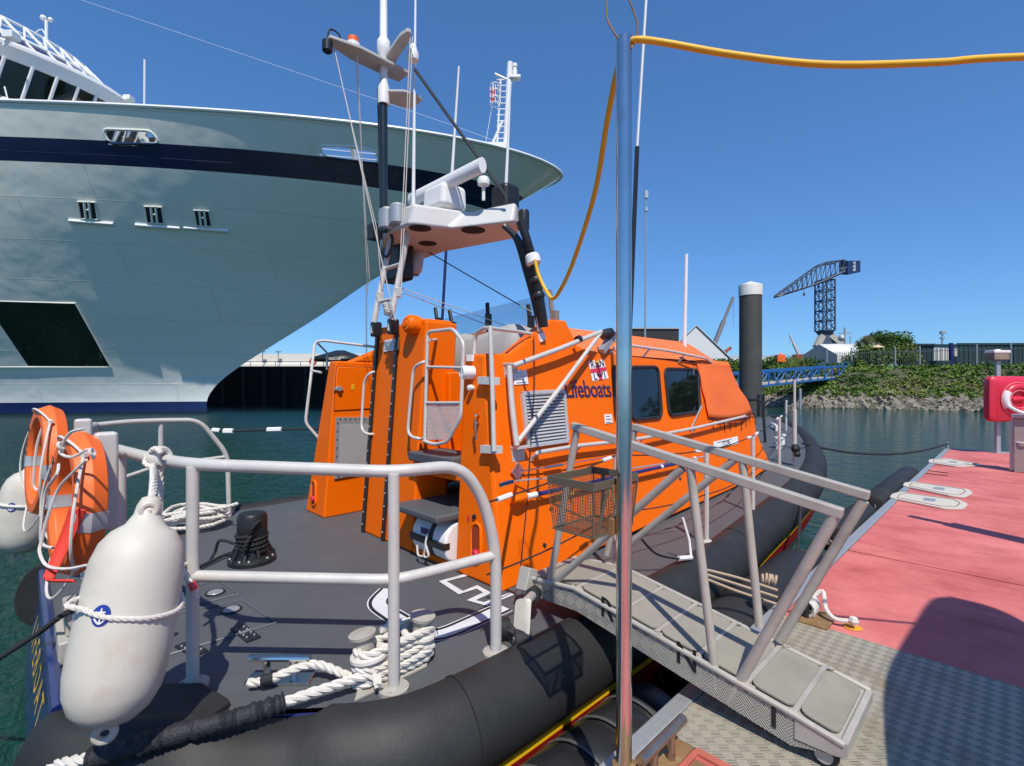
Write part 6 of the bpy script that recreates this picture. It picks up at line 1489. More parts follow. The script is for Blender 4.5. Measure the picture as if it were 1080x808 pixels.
# hose from the quay over the pole and down to the boat
head = Vector((-1.05, 1.634, 3.70))
hs = [CF(4.2, 1.3, 3.45), CF(2.9, 1.55, 3.45), at_d(1080, 60, 1.75), at_d(985, 66, 1.78), at_d(870, 68, 1.82), at_d(775, 58, 1.86), at_d(700, 45, 1.88), at_d(672, 42, 1.88), at_d(662, 48, 1.93), at_d(651, 75, 2.02), at_d(640, 130, 2.2), at_d(627, 205, 2.5), at_d(605, 275, 2.95), at_d(592, 304, 3.2), at_d(583, 315, 3.33), at_d(575, 305, 3.42), at_d(568, 290, 3.45), at_d(564, 274, 3.46)]
mb = MB(); mb.tube(curve(hs, 6), .0125, 12); tag(mb.build('hose', MT['hose'], None, smooth=60), 'yellow hose slung from the pole head, one end looping down to the lifeboat mast', 'hose')

# ---- wire basket on the pole
bk = thing('wire_basket', (-1.2, 1.62, 1.83), 'rusty wire mesh basket with flat metal rim fixed to the stainless pole', 'basket')
X0, X1, Y0, Y1, Z0, Z1 = -1.305, -1.085, 1.486, 1.79, 1.825, 2.03
mb = MB()
rim = [(X0, Y0), (X1, Y0), (X1, Y1), (X0, Y1)]
for (a, b) in zip(rim, rim[1:] + rim[:1]): mb.beam((a[0], a[1], Z1 - .012), (b[0], b[1], Z1 - .012), .006, .030)
mb.build('rim', MT['wire'], bk)
tap = lambda x, y, t: ((x - (X0 + X1) / 2) * (1 - .14 * t) + (X0 + X1) / 2, (y - (Y0 + Y1) / 2) * (1 - .12 * t) + (Y0 + Y1) / 2)
def wp_(x, y, t): a, b = tap(x, y, t); return Vector((a, b, Z1 - .02 + (Z0 - Z1 + .02) * t))
mb = MB(); NX, NY, NZ = 18, 24, 15
for i in range(NX + 1):
    x = X0 + (X1 - X0) * i / NX
    for y in (Y0, Y1): mb.tube([wp_(x, y, 0), wp_(x, y, 1)], .0011, 4, caps=False)
    mb.tube([wp_(x, Y0, 1), wp_(x, Y1, 1)], .0011, 4, caps=False)
for i in range(NY + 1):
    y = Y0 + (Y1 - Y0) * i / NY
    for x in (X0, X1): mb.tube([wp_(x, y, 0), wp_(x, y, 1)], .0011, 4, caps=False)
    mb.tube([wp_(X0, y, 1), wp_(X1, y, 1)], .0011, 4, caps=False)
for k in range(1, NZ + 1):
    t = k / NZ; mb.tube([wp_(*p, t) for p in rim], .0011, 4, closed=True)
mb.build('mesh', MT['wire'], bk)
mb = MB()
for p in rim: mb.beam(wp_(*p, 0), wp_(*p, 1), .014, .004, up=(1, 1, 0))
for a, b in zip(rim, rim[1:] + rim[:1]): mb.beam(wp_(*a, 1), wp_(*b, 1), .012, .006)
mb.beam(wp_(X0 + .05, Y1, 0), wp_(X0 + .05, Y1, 1), .016, .004, up=(0, 1, 0)); mb.beam(wp_(X1, Y0 + .1, 0), wp_(X1, Y0 + .03, 1), .016, .004, up=(1, 0, 0))
mb.build('frame', MT['wire'], bk)
mb = MB(); mb.obox((-1.082, 1.63, 1.98), (.006, 0, 0), (0, .03, 0), (0, 0, .03)); mb.obox((-1.09, 1.63, 1.85), (.012, 0, 0), (0, .03, 0), (0, 0, .03)); mb.build_each('bracket', MT['rust'], bk)

# ---- gangway
gw = thing('gangway', (-1.3, 2.525, PZ), 'aluminium gangway with chequer plate sides and tube handrails, from pontoon to lifeboat deck', 'gangway')
G0, G1 = 2.28, 2.775
gp = [(-2.19, 1.175), (-1.80, 1.215), (-.65, 1.03), (-.47, .995)]; gb = [(-2.14, 1.07), (-1.78, 1.085), (-.66, .892), (-.47, .945)]
for y in (G0, G1 - .012):
    mb = MB(); mb.prism([(x, y, z) for x, z in gp] + [(x, y, z) for x, z in gb[::-1]], (0, .012, 0)); sp_ = mb.build('side_plate', MT['plate_v'], gw)
    if y == G0:
        mb = MB()
        for ch, px, py in (('R', 640, 643), ('N', 724, 694), ('I', 816, 756)):
            c = at_y(px, py, G0 - .003); text(mb, ch, c, (1, 0, -.16), (0.0, 0, 1), .15, bold=.012)
        mb.build_each('cut_letter', MT['blackletter'], sp_)
mb = MB(); mb.tube([(x, G0 + .004, z - .006) for x, z in gp], .014, 10); mb.tube([(x, G1 - .004, z - .006) for x, z in gp], .014, 10); mb.build('edge_tube', MT['alu_raw'], gw)
def gz(x):
    for (a, za), (b, zb) in zip(gp, gp[1:]):
        if a <= x <= b: return za + (zb - za) * (x - a) / (b - a)
mb = MB()
mb.prism([(x, G0 + .014, z - .012) for x, z in gp] + [(x, G0 + .014, z - .03) for x, z in gp[::-1]], (0, G1 - G0 - .028, 0)); mb.build('walkway', MT['alu_raw'], gw)
xs = [-2.17, -1.79, -1.50, -1.288, -1.069, -.845, -.65, -.485]
for a, b in zip(xs, xs[1:]):
    a += .012; b -= .012
    P = fillet([(a, G0 + .035, gz(a) - .002), (b, G0 + .035, gz(b) - .002), (b, G1 - .035, gz(b) - .002), (a, G1 - .035, gz(a) - .002)], .04, 4, True)
    mb = MB(); mb.prism(P, (0, 0, .008)); mb.build('tread', MT['tread'], gw)
mb = MB()
for x in xs[1:-1]: mb.obox((x, (G0 + G1) / 2, gz(x) + .002), (.011, 0, 0), (0, (G1 - G0) / 2 - .02, 0), (0, 0, .004))
mb.build_each('tread_strip', MT['alu_raw'], gw)
mb = MB(); rr2 = random.Random(5)
for x in xs[1:-1]:
    for y in (G0 + .012, G1 - .012):
        for k in range(5): mb.ball((x + rr2.uniform(-.03, .03), y + rr2.uniform(-.006, .006), gz(min(-.48, max(-2.1, x))) + .002), rr2.uniform(.006, .012), 6, sc=(1.6, 1, .7))
mb.build('weld_bead', MT['alu_raw'], gw)
for y, nm in ((G0 + .02, 'n'), (G1 - .02, 'f')):
    nr = y < 2.5
    Y = y
    a, b = (at_y(604, 449, Y), at_y(889, 542, Y)) if nr else (at_y(668, 450, Y), at_y(917, 523, Y))
    mb = MB(); mb.tube([a, b], .0235, 4); d = (b - a)
    mb = MB(); mb.beam(a, b, .045, .042); rail = mb.build('handrail', MT['alu_raw'], gw, bevel=.006)
    ps = [((608, 455), (580, 615)), ((728, 492), (756, 727)), ((881, 543), (768, 740))] if nr else [((669, 455), (640, 585)), ((783, 485), (801, 661)), ((911, 528), (822, 676))]
    for t_, b_ in ps:
        mb = MB(); mb.tube([at_y(*b_, Y), at_y(*t_, Y)], .021 if t_[0] < 850 else .0225, 12); mb.build('post', MT['alu_raw'], gw)
    t_, b_ = ((720, 494), (568, 629)) if nr else ((776, 484), (652, 583))
    mb = MB(); mb.tube([at_y(*b_, Y), at_y(*t_, Y)], .021, 12); mb.build('brace', MT['alu_raw'], gw)
mb = MB(); mb.prism([(-.645, G0 - .004, 1.035), (-.46, G0 - .004, .998), (-.46, G0 - .004, .945), (-.50, G0 - .004, .935), (-.645, G0 - .004, .93)], (0, .01, 0)); mb.build('end_cheek', MT['alu_raw'], gw)
mb = MB(); mb.obox((-.475, 2.527, .968), (.014, 0, -.002), (0, .245, 0), (0, 0, .028))
mb.build('end_plate', MT['alu_raw'], gw, bevel=.008)
for y in (G0 + .035, G1 - .035):
    mb = MB(); c = Vector((-.545, y, .905)); mb.torus(c, (0, 1, 0), .035, .018, 22, 10); wl = mb.build('wheel', MT['rubber'], gw)
    mb = MB(); mb.lathe([(.0, -.02), (.034, -.02), (.034, .02), (0, .02)], c, (0, 1, 0), 18); mb.build('hub', MT['alu_raw'], wl)
mb = MB(); mb.lathe([(.0, 0), (.06, 0), (.06, .14), (0, .14)], (-2.16, 2.24, 1.10), (-.1, .4, .9), 4); mb.obox((-2.16, 2.5, 1.13), (.03, 0, 0), (0, .27, 0), (0, 0, .05)); mb.build('hinge_beam', MT['alu_raw'], gw, bevel=.008)

# ---- lifebuoy station
ls = thing('lifebuoy_station', (-.3, 15.4, PZ), 'red moulded lifebuoy housing on a grey post at the far end of the pontoon', 'lifebuoy station')
fx, rx = Vector((_s, -_c, 0)), Vector((_c, _s, 0))        # faces the walkway
def LS(r, u, f=0): return Vector((-.3, 15.4, 0)) + rx * r + Vector((0, 0, u)) + fx * f
mb = MB(); mb.obox(LS(0, PZ + 1.02), rx * .045, fx * .03, (0, 0, 1.02)); mb.obox(LS(0, PZ + .01), rx * .1, fx * .08, (0, 0, .01)); mb.build('post', MT['galv'], ls)
def rr_poly(w, h, f, cr): return fillet([LS(-w, 2.05 - h, f), LS(w, 2.05 - h, f), LS(w, 2.05 + h, f), LS(-w, 2.05 + h, f)], cr, 5, True)
mb = MB(); mv = rx * .16
A = [v + mv for v in rr_poly(.52, .46, .05, .12)]; B_ = [v + mv for v in rr_poly(.56, .50, .12, .14)]; C_ = [v + mv for v in rr_poly(.55, .49, .22, .14)]; D2 = [v + mv for v in rr_poly(.49, .44, .27, .12)]
k = len(A); mb.add(A + B_ + C_ + D2, [tuple(range(k))[::-1], tuple(range(3 * k, 4 * k))] + [(j * k + i, j * k + (i + 1) % k, (j + 1) * k + (i + 1) % k, (j + 1) * k + i) for j in range(3) for i in range(k)])
hs_ = mb.build('housing', MT['red'], ls, smooth=40)
lc = LS(0, 2.05, .28) + mv
mb = MB(); mb.torus(lc + fx * .0, fx, .27, .075, 40, 12); mb.build('ring', MT['red'], hs_)
mb = MB()
u0 = fx.orthogonal().normalized()
ang = lambda v: math.atan2(v.dot(fx.cross(u0)), v.dot(u0))
for sg in (-1, 1):
    a = ang(rx * sg); mb.torus(lc, fx, .27, .079, 14, 12, a0=a - .62, a1=a + .62)
mb.build('white_band', MT['white'], hs_)
mb = MB(); mb.obox(lc + fx * .0, (rx + Vector((0, 0, .12))) * .13, Vector((0, 0, .05)), fx * .05); mb.build('handle', MT['red'], hs_, bevel=.04)
mb = MB(); mb.torus(lc + fx * .01, fx, .36, .012, 40, 6); mb.torus(lc + fx * .045, fx, .19, .012, 36, 6); mb.build('moulding', M('pink_moulding', (.72, .16, .20), .5), hs_)
mb = MB(); mb.obox(LS(.02, 1.58, .26) + mv, rx * .05, Vector((0, 0, .02)), fx * .006); mb.build('sticker', MT['white'], hs_)
mb = MB(); mb.obox(LS(0, 2.99), rx * .17, fx * .11, (0, 0, .085)); mb.build('throw_line_box', MT['wood'], ls, bevel=.02)
mb = MB(); mb.obox(LS(0, 3.09), rx * .18, fx * .12, (0, 0, .03)); mb.lathe([(0, .06), (.06, .05), (.08, .02)], LS(0, 3.09), (0, 0, 1), 12); mb.build('box_lid', MT['white'], ls, bevel=.012)

# ---- service pedestals
def pedestal(loc, label, hgt=1.0):
    t = thing('service_pedestal', loc, label, 'pedestal', None); l = Vector(loc)
    mb = MB(); mb.box(l.x - .0, l.x + .30, l.y - .02, l.y + .30, PZ, PZ + hgt - .06); mb.build('cabinet', M('grey_brown_cabinet', (.32, .275, .25), .6, var=.12, scale=4), t, bevel=.015)
    mb = MB(); mb.box(l.x - .03, l.x + .33, l.y - .05, l.y + .33, PZ + hgt - .058, PZ + hgt); mb.build('lid', MT['galv'], t, bevel=.012)
    mb = MB(); mb.box(l.x - .05, l.x - .003, l.y + .02, l.y + .20, PZ + .03, PZ + hgt - .1); mb.build('conduit', MT['galv'], t)
    mb = MB(); mb.tube(curve([(l.x - .07, l.y + .1, PZ + .55), (l.x + .1, l.y - .05, PZ + .52), (l.x + .34, l.y - .03, PZ + .56)], 5), .012, 6); mb.tube(curve([(l.x - .06, l.y + .05, PZ + hgt + .14), (l.x + .08, l.y - .07, PZ + hgt + .05), (l.x + .32, l.y - .05, PZ + hgt - .02)], 5), .03, 8); mb.build('white_hose', MT['white'], t)
    return t
pedestal((-.04, 12.3, PZ), 'grey brown service pedestal in front of the red lifebuoy housing')
dv = thing('shadow_davit', (1.75, 6.0, PZ), 'added grey davit out of view, its stepped arm placed to cast the thin shadow on the pontoon', 'davit')  # added davit, out of view, there to cast the thin deck shadow
mb = MB(); mb.tube([(1.75, 6.0, PZ), (1.75, 6.0, PZ + 2.1)], .07, 14); mb.lathe([(.16, 0), (.16, .02), (.08, .04)], (1.75, 6.0, PZ), (0, 0, 1), 16); mb.build('post', MT['galv'], dv)
mb = MB(); mb.beam((.22, 6.63, PZ + 2.02), (.75, 6.44, PZ + 2.02), .10, .10); mb.beam((.60, 6.50, PZ + 2.03), (1.78, 6.0, PZ + 2.03), .22, .16); mb.build('arm', MT['galv'], dv)
# added banner, out of view, outlined so that it casts the rounded deck shadow
sh = [(938, 840), (932, 775), (931, 735), (936, 705), (948, 683), (964, 657), (981, 633), (1002, 630), (1030, 636), (1060, 647), (1085, 660), (1130, 700), (1180, 780), (1200, 900)]
d0 = 1.25; hz_ = math.hypot(SUN_DIR.x, SUN_DIR.y); F2 = Vector((-_s, _c, 0))
P = []
for q in sh:
    g = at_z(*q, PZ); dd = g.dot(F2); t = (dd - d0) / -(SUN_DIR.dot(F2)); P.append(g + SUN_DIR * t)
bn = thing('shadow_banner', (P[6].x, P[6].y, PZ), 'added teardrop banner out of view, shaped to cast the rounded shadow on the pontoon', 'banner')
mb = MB(); mb.prism(curve(P, 4), F2 * -.02); mb.build('cloth', MT['navy'], bn)
g = P[-1]; mb = MB(); mb.tube(curve([Vector((P[-1].x, P[-1].y, PZ)), P[-1], P[-3], P[-5], P[-7]], 5), .02, 8); mb.tube([Vector((P[-1].x - .3, P[-1].y, PZ + .02)), Vector((P[-1].x + .3, P[-1].y, PZ + .02))], .03, 8); mb.build('shadow_banner_pole', MT['alu'], bn)

# ---- mono pile in the fairway
pc = at_d(791.5, 404, 14.3); t = thing('mooring_pile', (pc.x, pc.y, -1), 'thick dark mooring pile with white conical cap standing beyond the bow', 'pile')
mb = MB(); mb.tube([(pc.x, pc.y, -1), (pc.x, pc.y, 4.92)], .30, 36); mb.build('shaft', MT['pile'], t, smooth=40)
mb = MB(); mb.lathe([(.315, 4.90), (.32, 5.18), (.315, 5.21), (.03, 5.31), (0, 5.315)], (pc.x, pc.y, 0), (0, 0, 1), 36); mb.build('cap', MT['pilecap'], t)

# ============================================================ LOOSE GEAR ON THE BOAT
# white fenders
def fender(top, bot, r, label, ropepts=None):
    top, bot = Vector(top), Vector(bot); ax = (top - bot); Lh = ax.length; ax.normalize()
    t = thing('boat_fender', bot, label, 'fender', 'white fenders on the stern')
    pr = [(0, 0), (r * .25, .004), (r * .5, .018), (r * .76, .058), (r * .92, .115), (r * .985, .18), (r, .25), (r, Lh * .5), (r * .99, Lh - .22), (r * .95, Lh - .135), (r * .85, Lh - .075), (r * .66, Lh - .03), (r * .42, Lh - .004), (r * .29, Lh + .035), (r * .26, Lh + .07), (r * .18, Lh + .10), (0, Lh + .11)]
    mb = MB(); mb.lathe(pr, bot, ax, 40); mb.build('body', MT['fender'], t, smooth=60)
    sd = ax.cross(Vector((0, 0, 1)).cross(Vector((-_s, _c, 0)))).normalized()
    vw = (Vector((0, 0, CAM_Z)) - top); vw.z = 0; vw.normalize()
    mb = MB(); mb.torus(bot - ax * .022, vw, .027, .014, 24, 10); mb.build('bottom_eye', MT['fender'], t)
    e = top + ax * .06 + vw * r * .23; mb = MB(); mb.torus(e, vw, .024, .012, 20, 8); mb.build('top_eye', MT['fender'], t)
    mb = MB(); mb.lathe([(0, .004), (.019, .004), (.019, 0)], e - vw * .004, vw, 16); mb.build('eye_hole', MT['darkvoid'], t)
    # blue maker's roundel with anchor
    rt = ax.cross(vw).normalized() * -1; c = bot + ax * (Lh * .60) + (vw * .86 + rt * .5).normalized() * (r * 1.006); nn = (vw * .86 + rt * .5).normalized()
    u = ax; v_ = nn.cross(u)
    mb = MB(); mb.prism([c + (u * math.cos(a) * .036 + v_ * math.sin(a) * .031) for a in [k * math.pi / 12 for k in range(24)]], nn * .003); d1 = mb.build('roundel', M('blue_roundel', (.012, .035, .26), .5), t)
    c2 = c + nn * .005; mb = MB(); mb.tube([c2 + u * .025, c2 - u * .025], .003, 5); mb.tube([c2 + u * .012 - v_ * .015, c2 + u * .012 + v_ * .015], .0025, 5); mb.tube(curve([c2 - u * .008 - v_ * .02, c2 - u * .026, c2 - u * .008 + v_ * .02], 5), .003, 5); mb.build('anchor_mark', MT['white'], d1)
    return t, e, ax, r
f1t, f1b = at_d(154, 552, 1.99), at_d(112, 766, 1.80)
fd, e1, ax1, r1 = fender(f1t, f1b, .161, 'big white fender hanging in front at the stern corner by a white rope', None)
f2t, f2b = at_d(36, 497, 4.2), at_d(19, 583, 4.15)
fd2, e2, ax2, r2 = fender(f2t, f2b, .185, 'white fender half hidden behind the lifebuoys at the far stern corner', None)
# rope of the near fender: two legs from the rail knot to the eye
kn = at_d(166, 482, 2.42)
mb = MB()
mb.rope(curve([e1 + Vector((0, 0, -.02)), e1.lerp(kn, .4) + Vector((.0, 0, .02)), kn + Vector((.0, -.02, -.03))], 8), .0125)
mb.rope(curve([kn + Vector((.03, 0, -.03)), kn + Vector((.03, .01, -.14)), kn + Vector((.02, .0, -.26))], 8), .0125)
mb.rope(curve([e1 + Vector((.01, 0, -.01)), e1.lerp(kn, .45) + Vector((.03, 0, 0)), kn + Vector((.02, -.02, -.03))], 8), .0125)
for k in range(3): mb.torus(kn + Vector((.012 * k, .01 * k, .0)), (.75, .6, .25), .042, .013, 18, 8)
mb.rope(curve([kn + Vector((.03, -.03, .03)), kn + Vector((.07, -.02, .05)), kn + Vector((.10, 0, .03))], 5), .012)
mb.rope(curve([kn + Vector((-.02, -.03, .02)), kn + Vector((.0, -.05, -.02)), kn + Vector((.05, -.03, -.04))], 5), .012)
tag(mb.build('fender_rope', MT['whiterope'], None), 'white twisted rope knotted on the stern rail above the near fender', 'rope')
# lashing round the fender body to the stanchion, with a red whipping near its end
def onf(t, a):
    c = f1b.lerp(f1t, t); vw = (Vector((0, 0, CAM_Z)) - c); vw.z = 0; vw.normalize(); rt = ax1.cross(vw).normalized() * -1
    return c + (vw * math.cos(a) + rt * math.sin(a)) * (r1 + .008)
lp = [onf(.59, -1.7), onf(.565, -1.2), onf(.57, -.7), onf(.58, -.2), onf(.595, .4), onf(.615, .9), onf(.635, 1.35)]
stn = at_d(203, 598, 2.30)
mb = MB(); mb.rope(curve([onf(.64, -2.2)] + lp + [stn + Vector((-.03, -.03, 0)), stn + Vector((0, -.04, .02))], 7), .0095)
mb.rope(curve([stn + Vector((-.02, -.04, .05)), stn + Vector((.0, -.045, 0)), at_d(203, 618, 2.26), at_d(208, 632, 2.26)], 6), .012)
lash = mb.build('lashing_rope', MT['whiterope'], None); tag(lash, 'white lashing round the waist of the near fender with a red whipped end', 'rope')
mb = MB(); mb.tube([at_d(202, 614, 2.258), at_d(204.5, 622, 2.258)], .0165, 10); mb.build('red_whipping', MT['red'], lash)
c = e2; mb = MB(); mb.rope(curve([e2, e2 + Vector((.2, .12, .2)), Vector((-5.3, .36, 2.02))], 6), .012); mb.torus(f2b.lerp(f2t, .62), ax2, r2 + .006, .012, 30, 8); tag(mb.build('fender_rope', MT['whiterope'], None), 'white rope round the far fender behind the lifebuoys', 'rope')

# lifebuoys on the stern rail
def lifebuoy(a, b, z, label):
    a, b = Vector((*a, z)), Vector((*b, z)); c = (a + b) / 2; ex = (b - a).normalized(); n = Vector((0, 0, 1)).cross(ex); n = n if n.y < 0 else -n
    n = (n + Vector((0, 0, .06))).normalized(); ez = ex.cross(n); ez = ez if ez.z > 0 else -ez
    Rm = (b - a).length / 2; t = thing('lifebuoy', c - Vector((0, 0, Rm + .07)), label, 'lifebuoy', 'orange lifebuoys on the stern rail')
    sec = [(-.055, -.04), (-.055, .04), (-.032, .062), (.026, .062), (.056, .0), (.026, -.062), (-.032, -.062)]
    def ringmesh(a0, a1, ns, grow=0, m=None, closed=False):
        mb = MB(); vs = []; k = len(sec)
        for i in range(ns if closed else ns + 1):
            q = a0 + (a1 - a0) * i / ns; d = ex * math.cos(q) + ez * math.sin(q)
            for (u, w_) in sec: vs.append(c + d * (Rm + u * (1 + grow)) + n * w_ * (1 + grow))
        cnt = ns if closed else ns + 1
        fs = [(i * k + j, i * k + (j + 1) % k, ((i + 1) % cnt) * k + (j + 1) % k, ((i + 1) % cnt) * k + j) for i in range(ns) for j in range(k)]
        return mb.add(vs, fs)
    body = ringmesh(0, 2 * math.pi, 56, closed=True).build('ring', MT['ring'], t, smooth=35, bevel=.006)
    for q in (.5, 1.65 + math.pi / 2 - .6, math.pi + .5, 2 * math.pi - .55, math.pi - .55, -.0 + 5.73):
        pass
    for q in (-.12, math.pi + .12): ringmesh(q - .13, q + .13, 6, .045).build('reflective_band', MT['reflect'], t)
    # grab line tied at four points
    mb = MB()
    for k in range(4):
        q0 = math.pi / 4 + k * math.pi / 2
        pts = []
        for i in range(9):
            q = q0 + math.pi / 2 * i / 8; bow = math.sin(math.pi * i / 8)
            d = ex * math.cos(q) + ez * math.sin(q); pts.append(c + d * (Rm + .068 + .02 * bow) + n * (.03 + .05 * bow) - Vector((0, 0, .06 * bow)))
        mb.tube(curve(pts, 3), .0065, 6)
        mb.ball(pts[0], .018, 6)
    mb.build('grab_line', MT['whiterope'], t)
    mb = MB()
    for i, ch in enumerate('RNLI'):
        q = math.pi * 0 + .62 - i * .28; d = ex * math.cos(q) + ez * math.sin(q)
        text(mb, ch, c + d * Rm + n * .064, (ez * math.cos(q) - ex * math.sin(q)) * -1, d, .10, bold=.015)
    mb.build('lettering', MT['blackletter'], t)
    return t, c, Rm, ex, ez, n
l1t, lc1, LR, lex, lez, ln = lifebuoy((-3.03, .228), (-3.63, .165), 1.80, 'orange lifebuoy nearest on the stern rail, beside the big white fender, with red webbing hanging')
l2t, lc2, *_r = lifebuoy((-4.38, .155), (-5.02, .085), 1.87, 'second orange lifebuoy, behind the first on the stern rail')
# white heaving line draped over both rings
mb = MB()
def A_(px, py, d): return at_d(px, py, d)
mb.tube(curve([A_(91, 485, 2.12), A_(75, 500, 2.16), A_(62, 515, 2.2), A_(52, 540, 2.2), A_(44, 570, 2.2), A_(42, 583, 2.18), A_(50, 597, 2.15), A_(70, 600, 2.1), A_(92, 596, 2.06)], 7), .0065, 6)
hl_ = mb; mb = MB()
mb.tube(curve([A_(62, 490, 2.3), A_(60, 500, 2.24), A_(48, 520, 2.3), A_(43, 560, 2.3), A_(45, 574, 2.3), A_(56, 578, 2.26)], 6), .0065, 6)
mb.tube(curve([A_(92, 474, 2.12), A_(76, 482, 2.16), A_(64, 478, 2.2), A_(66, 468, 2.2), A_(75, 456, 2.18), A_(90, 452, 2.15)], 6), .0065, 6)
mb.build_each('lanyard', MT['whiterope'], l1t); mb = MB()
mb.tube(curve([A_(45, 450, 3.35), A_(39, 470, 3.35), A_(36, 500, 3.35), A_(38, 516, 3.35), A_(55, 518, 3.3), A_(62, 512, 3.2)], 6), .008, 6)
mb.build('lanyard', MT['whiterope'], l2t); mb = MB()
for q in ((97, 480, 2.1), (64, 473, 2.2)):
    for k in range(3): mb.torus(A_(*q) + Vector((.004 * k, 0, .006 * k)), (.3 * k, 1, .4), .016, .006, 10, 6)
mb.build('lanyard_knot', MT['whiterope'], l1t); mb = hl_
tag(mb.build('heaving_line', MT['whiterope'], None), 'thin white line draped in loose loops over the two lifebuoys', 'rope')
# red webbing sling hanging under the first ring
wb = [A_(74, 535, 2.26), A_(70, 548, 2.26), A_(62, 570, 2.24), A_(53, 592, 2.2), A_(46, 609, 2.14), A_(49, 611.5, 2.12), A_(62, 612, 2.1), A_(75, 612, 2.08)]
cvw = curve(wb, 5); vs = []
for i, p in enumerate(cvw):
    t = i / (len(cvw) - 1); wd = .085 * (1 - t * .75) if t < .6 else .018; sdv = Vector((_c, _s, 0)) * .9
    vs += [p, p + sdv * wd + Vector((0, 0, -.01))]
mb = MB(); mb.add(vs, [(2 * i, 2 * i + 1, 2 * i + 3, 2 * i + 2) for i in range(len(cvw) - 1)]); mb.build('webbing_sling', MT['redweb'], l1t, solid=.006)

# mooring rope on the twin bollards, running off the quarter inside a black chafe sleeve
b0, b1 = bol; mid = (b0 + b1) / 2; dd = (b1 - b0).normalized(); nn = Vector((-dd.y, dd.x, 0)); half = (b1 - b0).length / 2
mb = MB()
ptsr = [at_z(262, 720, 1.02), at_z(283, 717, 1.03), at_z(330, 700, 1.06), b0 + Vector((-.05, -.08, .05))]
for k in range(5):
    for j in range(18):
        a = 2 * math.pi * j / 18 + 2.0
        Rr = .066 + .006 * math.sin(k * 2.3 + j * .6); ca = math.cos(a)
        p = mid + dd * (half * math.tanh(3.2 * ca) + Rr * ca) + nn * Rr * math.sin(a)
        ptsr.append(p + Vector((0, 0, .026 + .034 * (k + j / 18) + .005 * math.sin(j * 1.3 + k))))
mb.rope(curve(ptsr, 3), .0195)
mb.torus(b1 + Vector((.0, .0, .11)), (.2, .16, 1), .066, .017, 20, 8); mb.torus(b1 + Vector((.0, .0, .15)), (.2, .16, 1), .074, .018, 20, 8); mb.torus(b0 + Vector((0, 0, .14)), (-.1, -.1, 1), .074, .018, 20, 8)
lead = [b0 + Vector((.12, -.02, .05)), at_z(390, 712, 1.06), at_z(340, 727, 1.05), at_z(296, 742, 1.04), at_d(240, 760, 2.02), at_d(150, 785, 1.92), at_d(96, 799, 1.9), at_d(30, 812, 1.98), at_d(-80, 836, 2.2), at_d(-300, 880, 2.9)]
mb.rope(curve(lead, 8), .021)
mr = mb.build('mooring_rope', MT['whiterope'], None); tag(mr, 'thick white mooring rope figure-eighted on twin bollards, in a black sleeve at the stern edge', 'rope')
slv = curve([at_z(299, 741, 1.04), at_d(270, 751, 2.06), at_d(240, 760, 2.02), at_d(190, 773, 1.96), at_d(150, 785, 1.92), at_d(97, 800, 1.9)], 14)
rg = random.Random(2); mb = MB(); mb.tube(slv, [.036 + .011 * noise.noise(Vector((i * .55, 1, 2))) + .004 * rg.uniform(-1, 1) + (.006 if i % 7 == 0 else 0) for i in range(len(slv))], 14); mb.build('chafe_sleeve', M('black_nylon_sleeve', (.016, .017, .022), .65, var=.3, scale=30, bump=.6, bscale=90), mr, smooth=60)
mb = MB(); mb.tube([at_z(275, 718.5, 1.03), at_z(288, 715, 1.035)], .024, 10); mb.build('whipped_end', MT['black'], mr)
# black stern line leaving to the left, over the transom
c = D_(266, 592, 0)
mb = MB(); mb.rope(curve([A_(-60, 735, 3.1), A_(0, 694, 2.75), A_(40, 668, 2.6), A_(75, 644, 2.55), D_(118, 632, .05), D_(180, 612, .03), D_(236, 586, .03), c + Vector((-.10, -.10, .06)), c + Vector((.11, -.06, .10))], 7), .014)
wrap = []
for j in range(60):
    a = j * .42; wrap.append(c + Vector((math.cos(a), math.sin(a), 0)) * (.116 + .012 * math.sin(j * .9)) + Vector((0, 0, .10 + .0022 * j)))
mb.rope(wrap, .014)
mb.rope(curve([c + Vector((.10, -.05, .20)), c + Vector((.15, -.05, .30)), c + Vector((.11, .02, .33)), c + Vector((.14, -.08, .2)), c + Vector((.12, -.1, .12))], 6), .014)
mb.rope(curve([c + Vector((-.1, -.1, .14)), c + Vector((-.2, -.18, .16)), c + Vector((-.25, -.2, .06)), c + Vector((-.22, -.24, .02))], 6), .012)
tag(mb.build('stern_line', MT['blackrope'], None), 'black rope wound on the capstan and led out over the stern', 'rope')
# coil of white rope at the port rail
mb = MB(); cc = Vector((-5.62, 1.20, .99)); pts = []
for j in range(150):
    a = j * .37; k = j / 150; rr3 = .17 + .05 * math.sin(j * .23) + .03 * math.sin(j * 1.1); pts.append(cc + Vector((math.cos(a) * rr3, math.sin(a) * rr3 * 1.3, .03 + .16 * k + .015 * math.sin(j * .7))))
mb.rope(pts, .016); mb.rope(curve([pts[-1], cc + Vector((.2, .16, .2)), cc + Vector((.3, .30, .24))], 5), .016)
tag(mb.build('rope_coil', MT['whiterope'], None), 'coil of white rope lying on deck by the port rail', 'rope')
# floating line beyond the port rail
mb = MB(); fpts = [at_d(224, 453.5, 9), at_d(240, 455, 9), at_d(262, 454, 9), at_d(300, 453, 9), at_d(345, 452, 9)]
mb.tube(curve(fpts, 6), .02, 6); fl_ = mb.build('spring_line', MT['blackrope'], None); tag(fl_, 'dark line with white sleeves stretched out beyond the port rail', 'rope')
mb = MB(); mb.tube([at_d(224, 453.5, 8.99), at_d(232, 454.3, 8.99)], .04, 6); mb.tube([at_d(282, 453.4, 8.99), at_d(297, 453, 8.99)], .045, 6); mb.tube([at_d(236, 454.8, 8.99), at_d(246, 455, 8.99)], .05, 6); mb.build('sleeve', MT['white'], fl_)

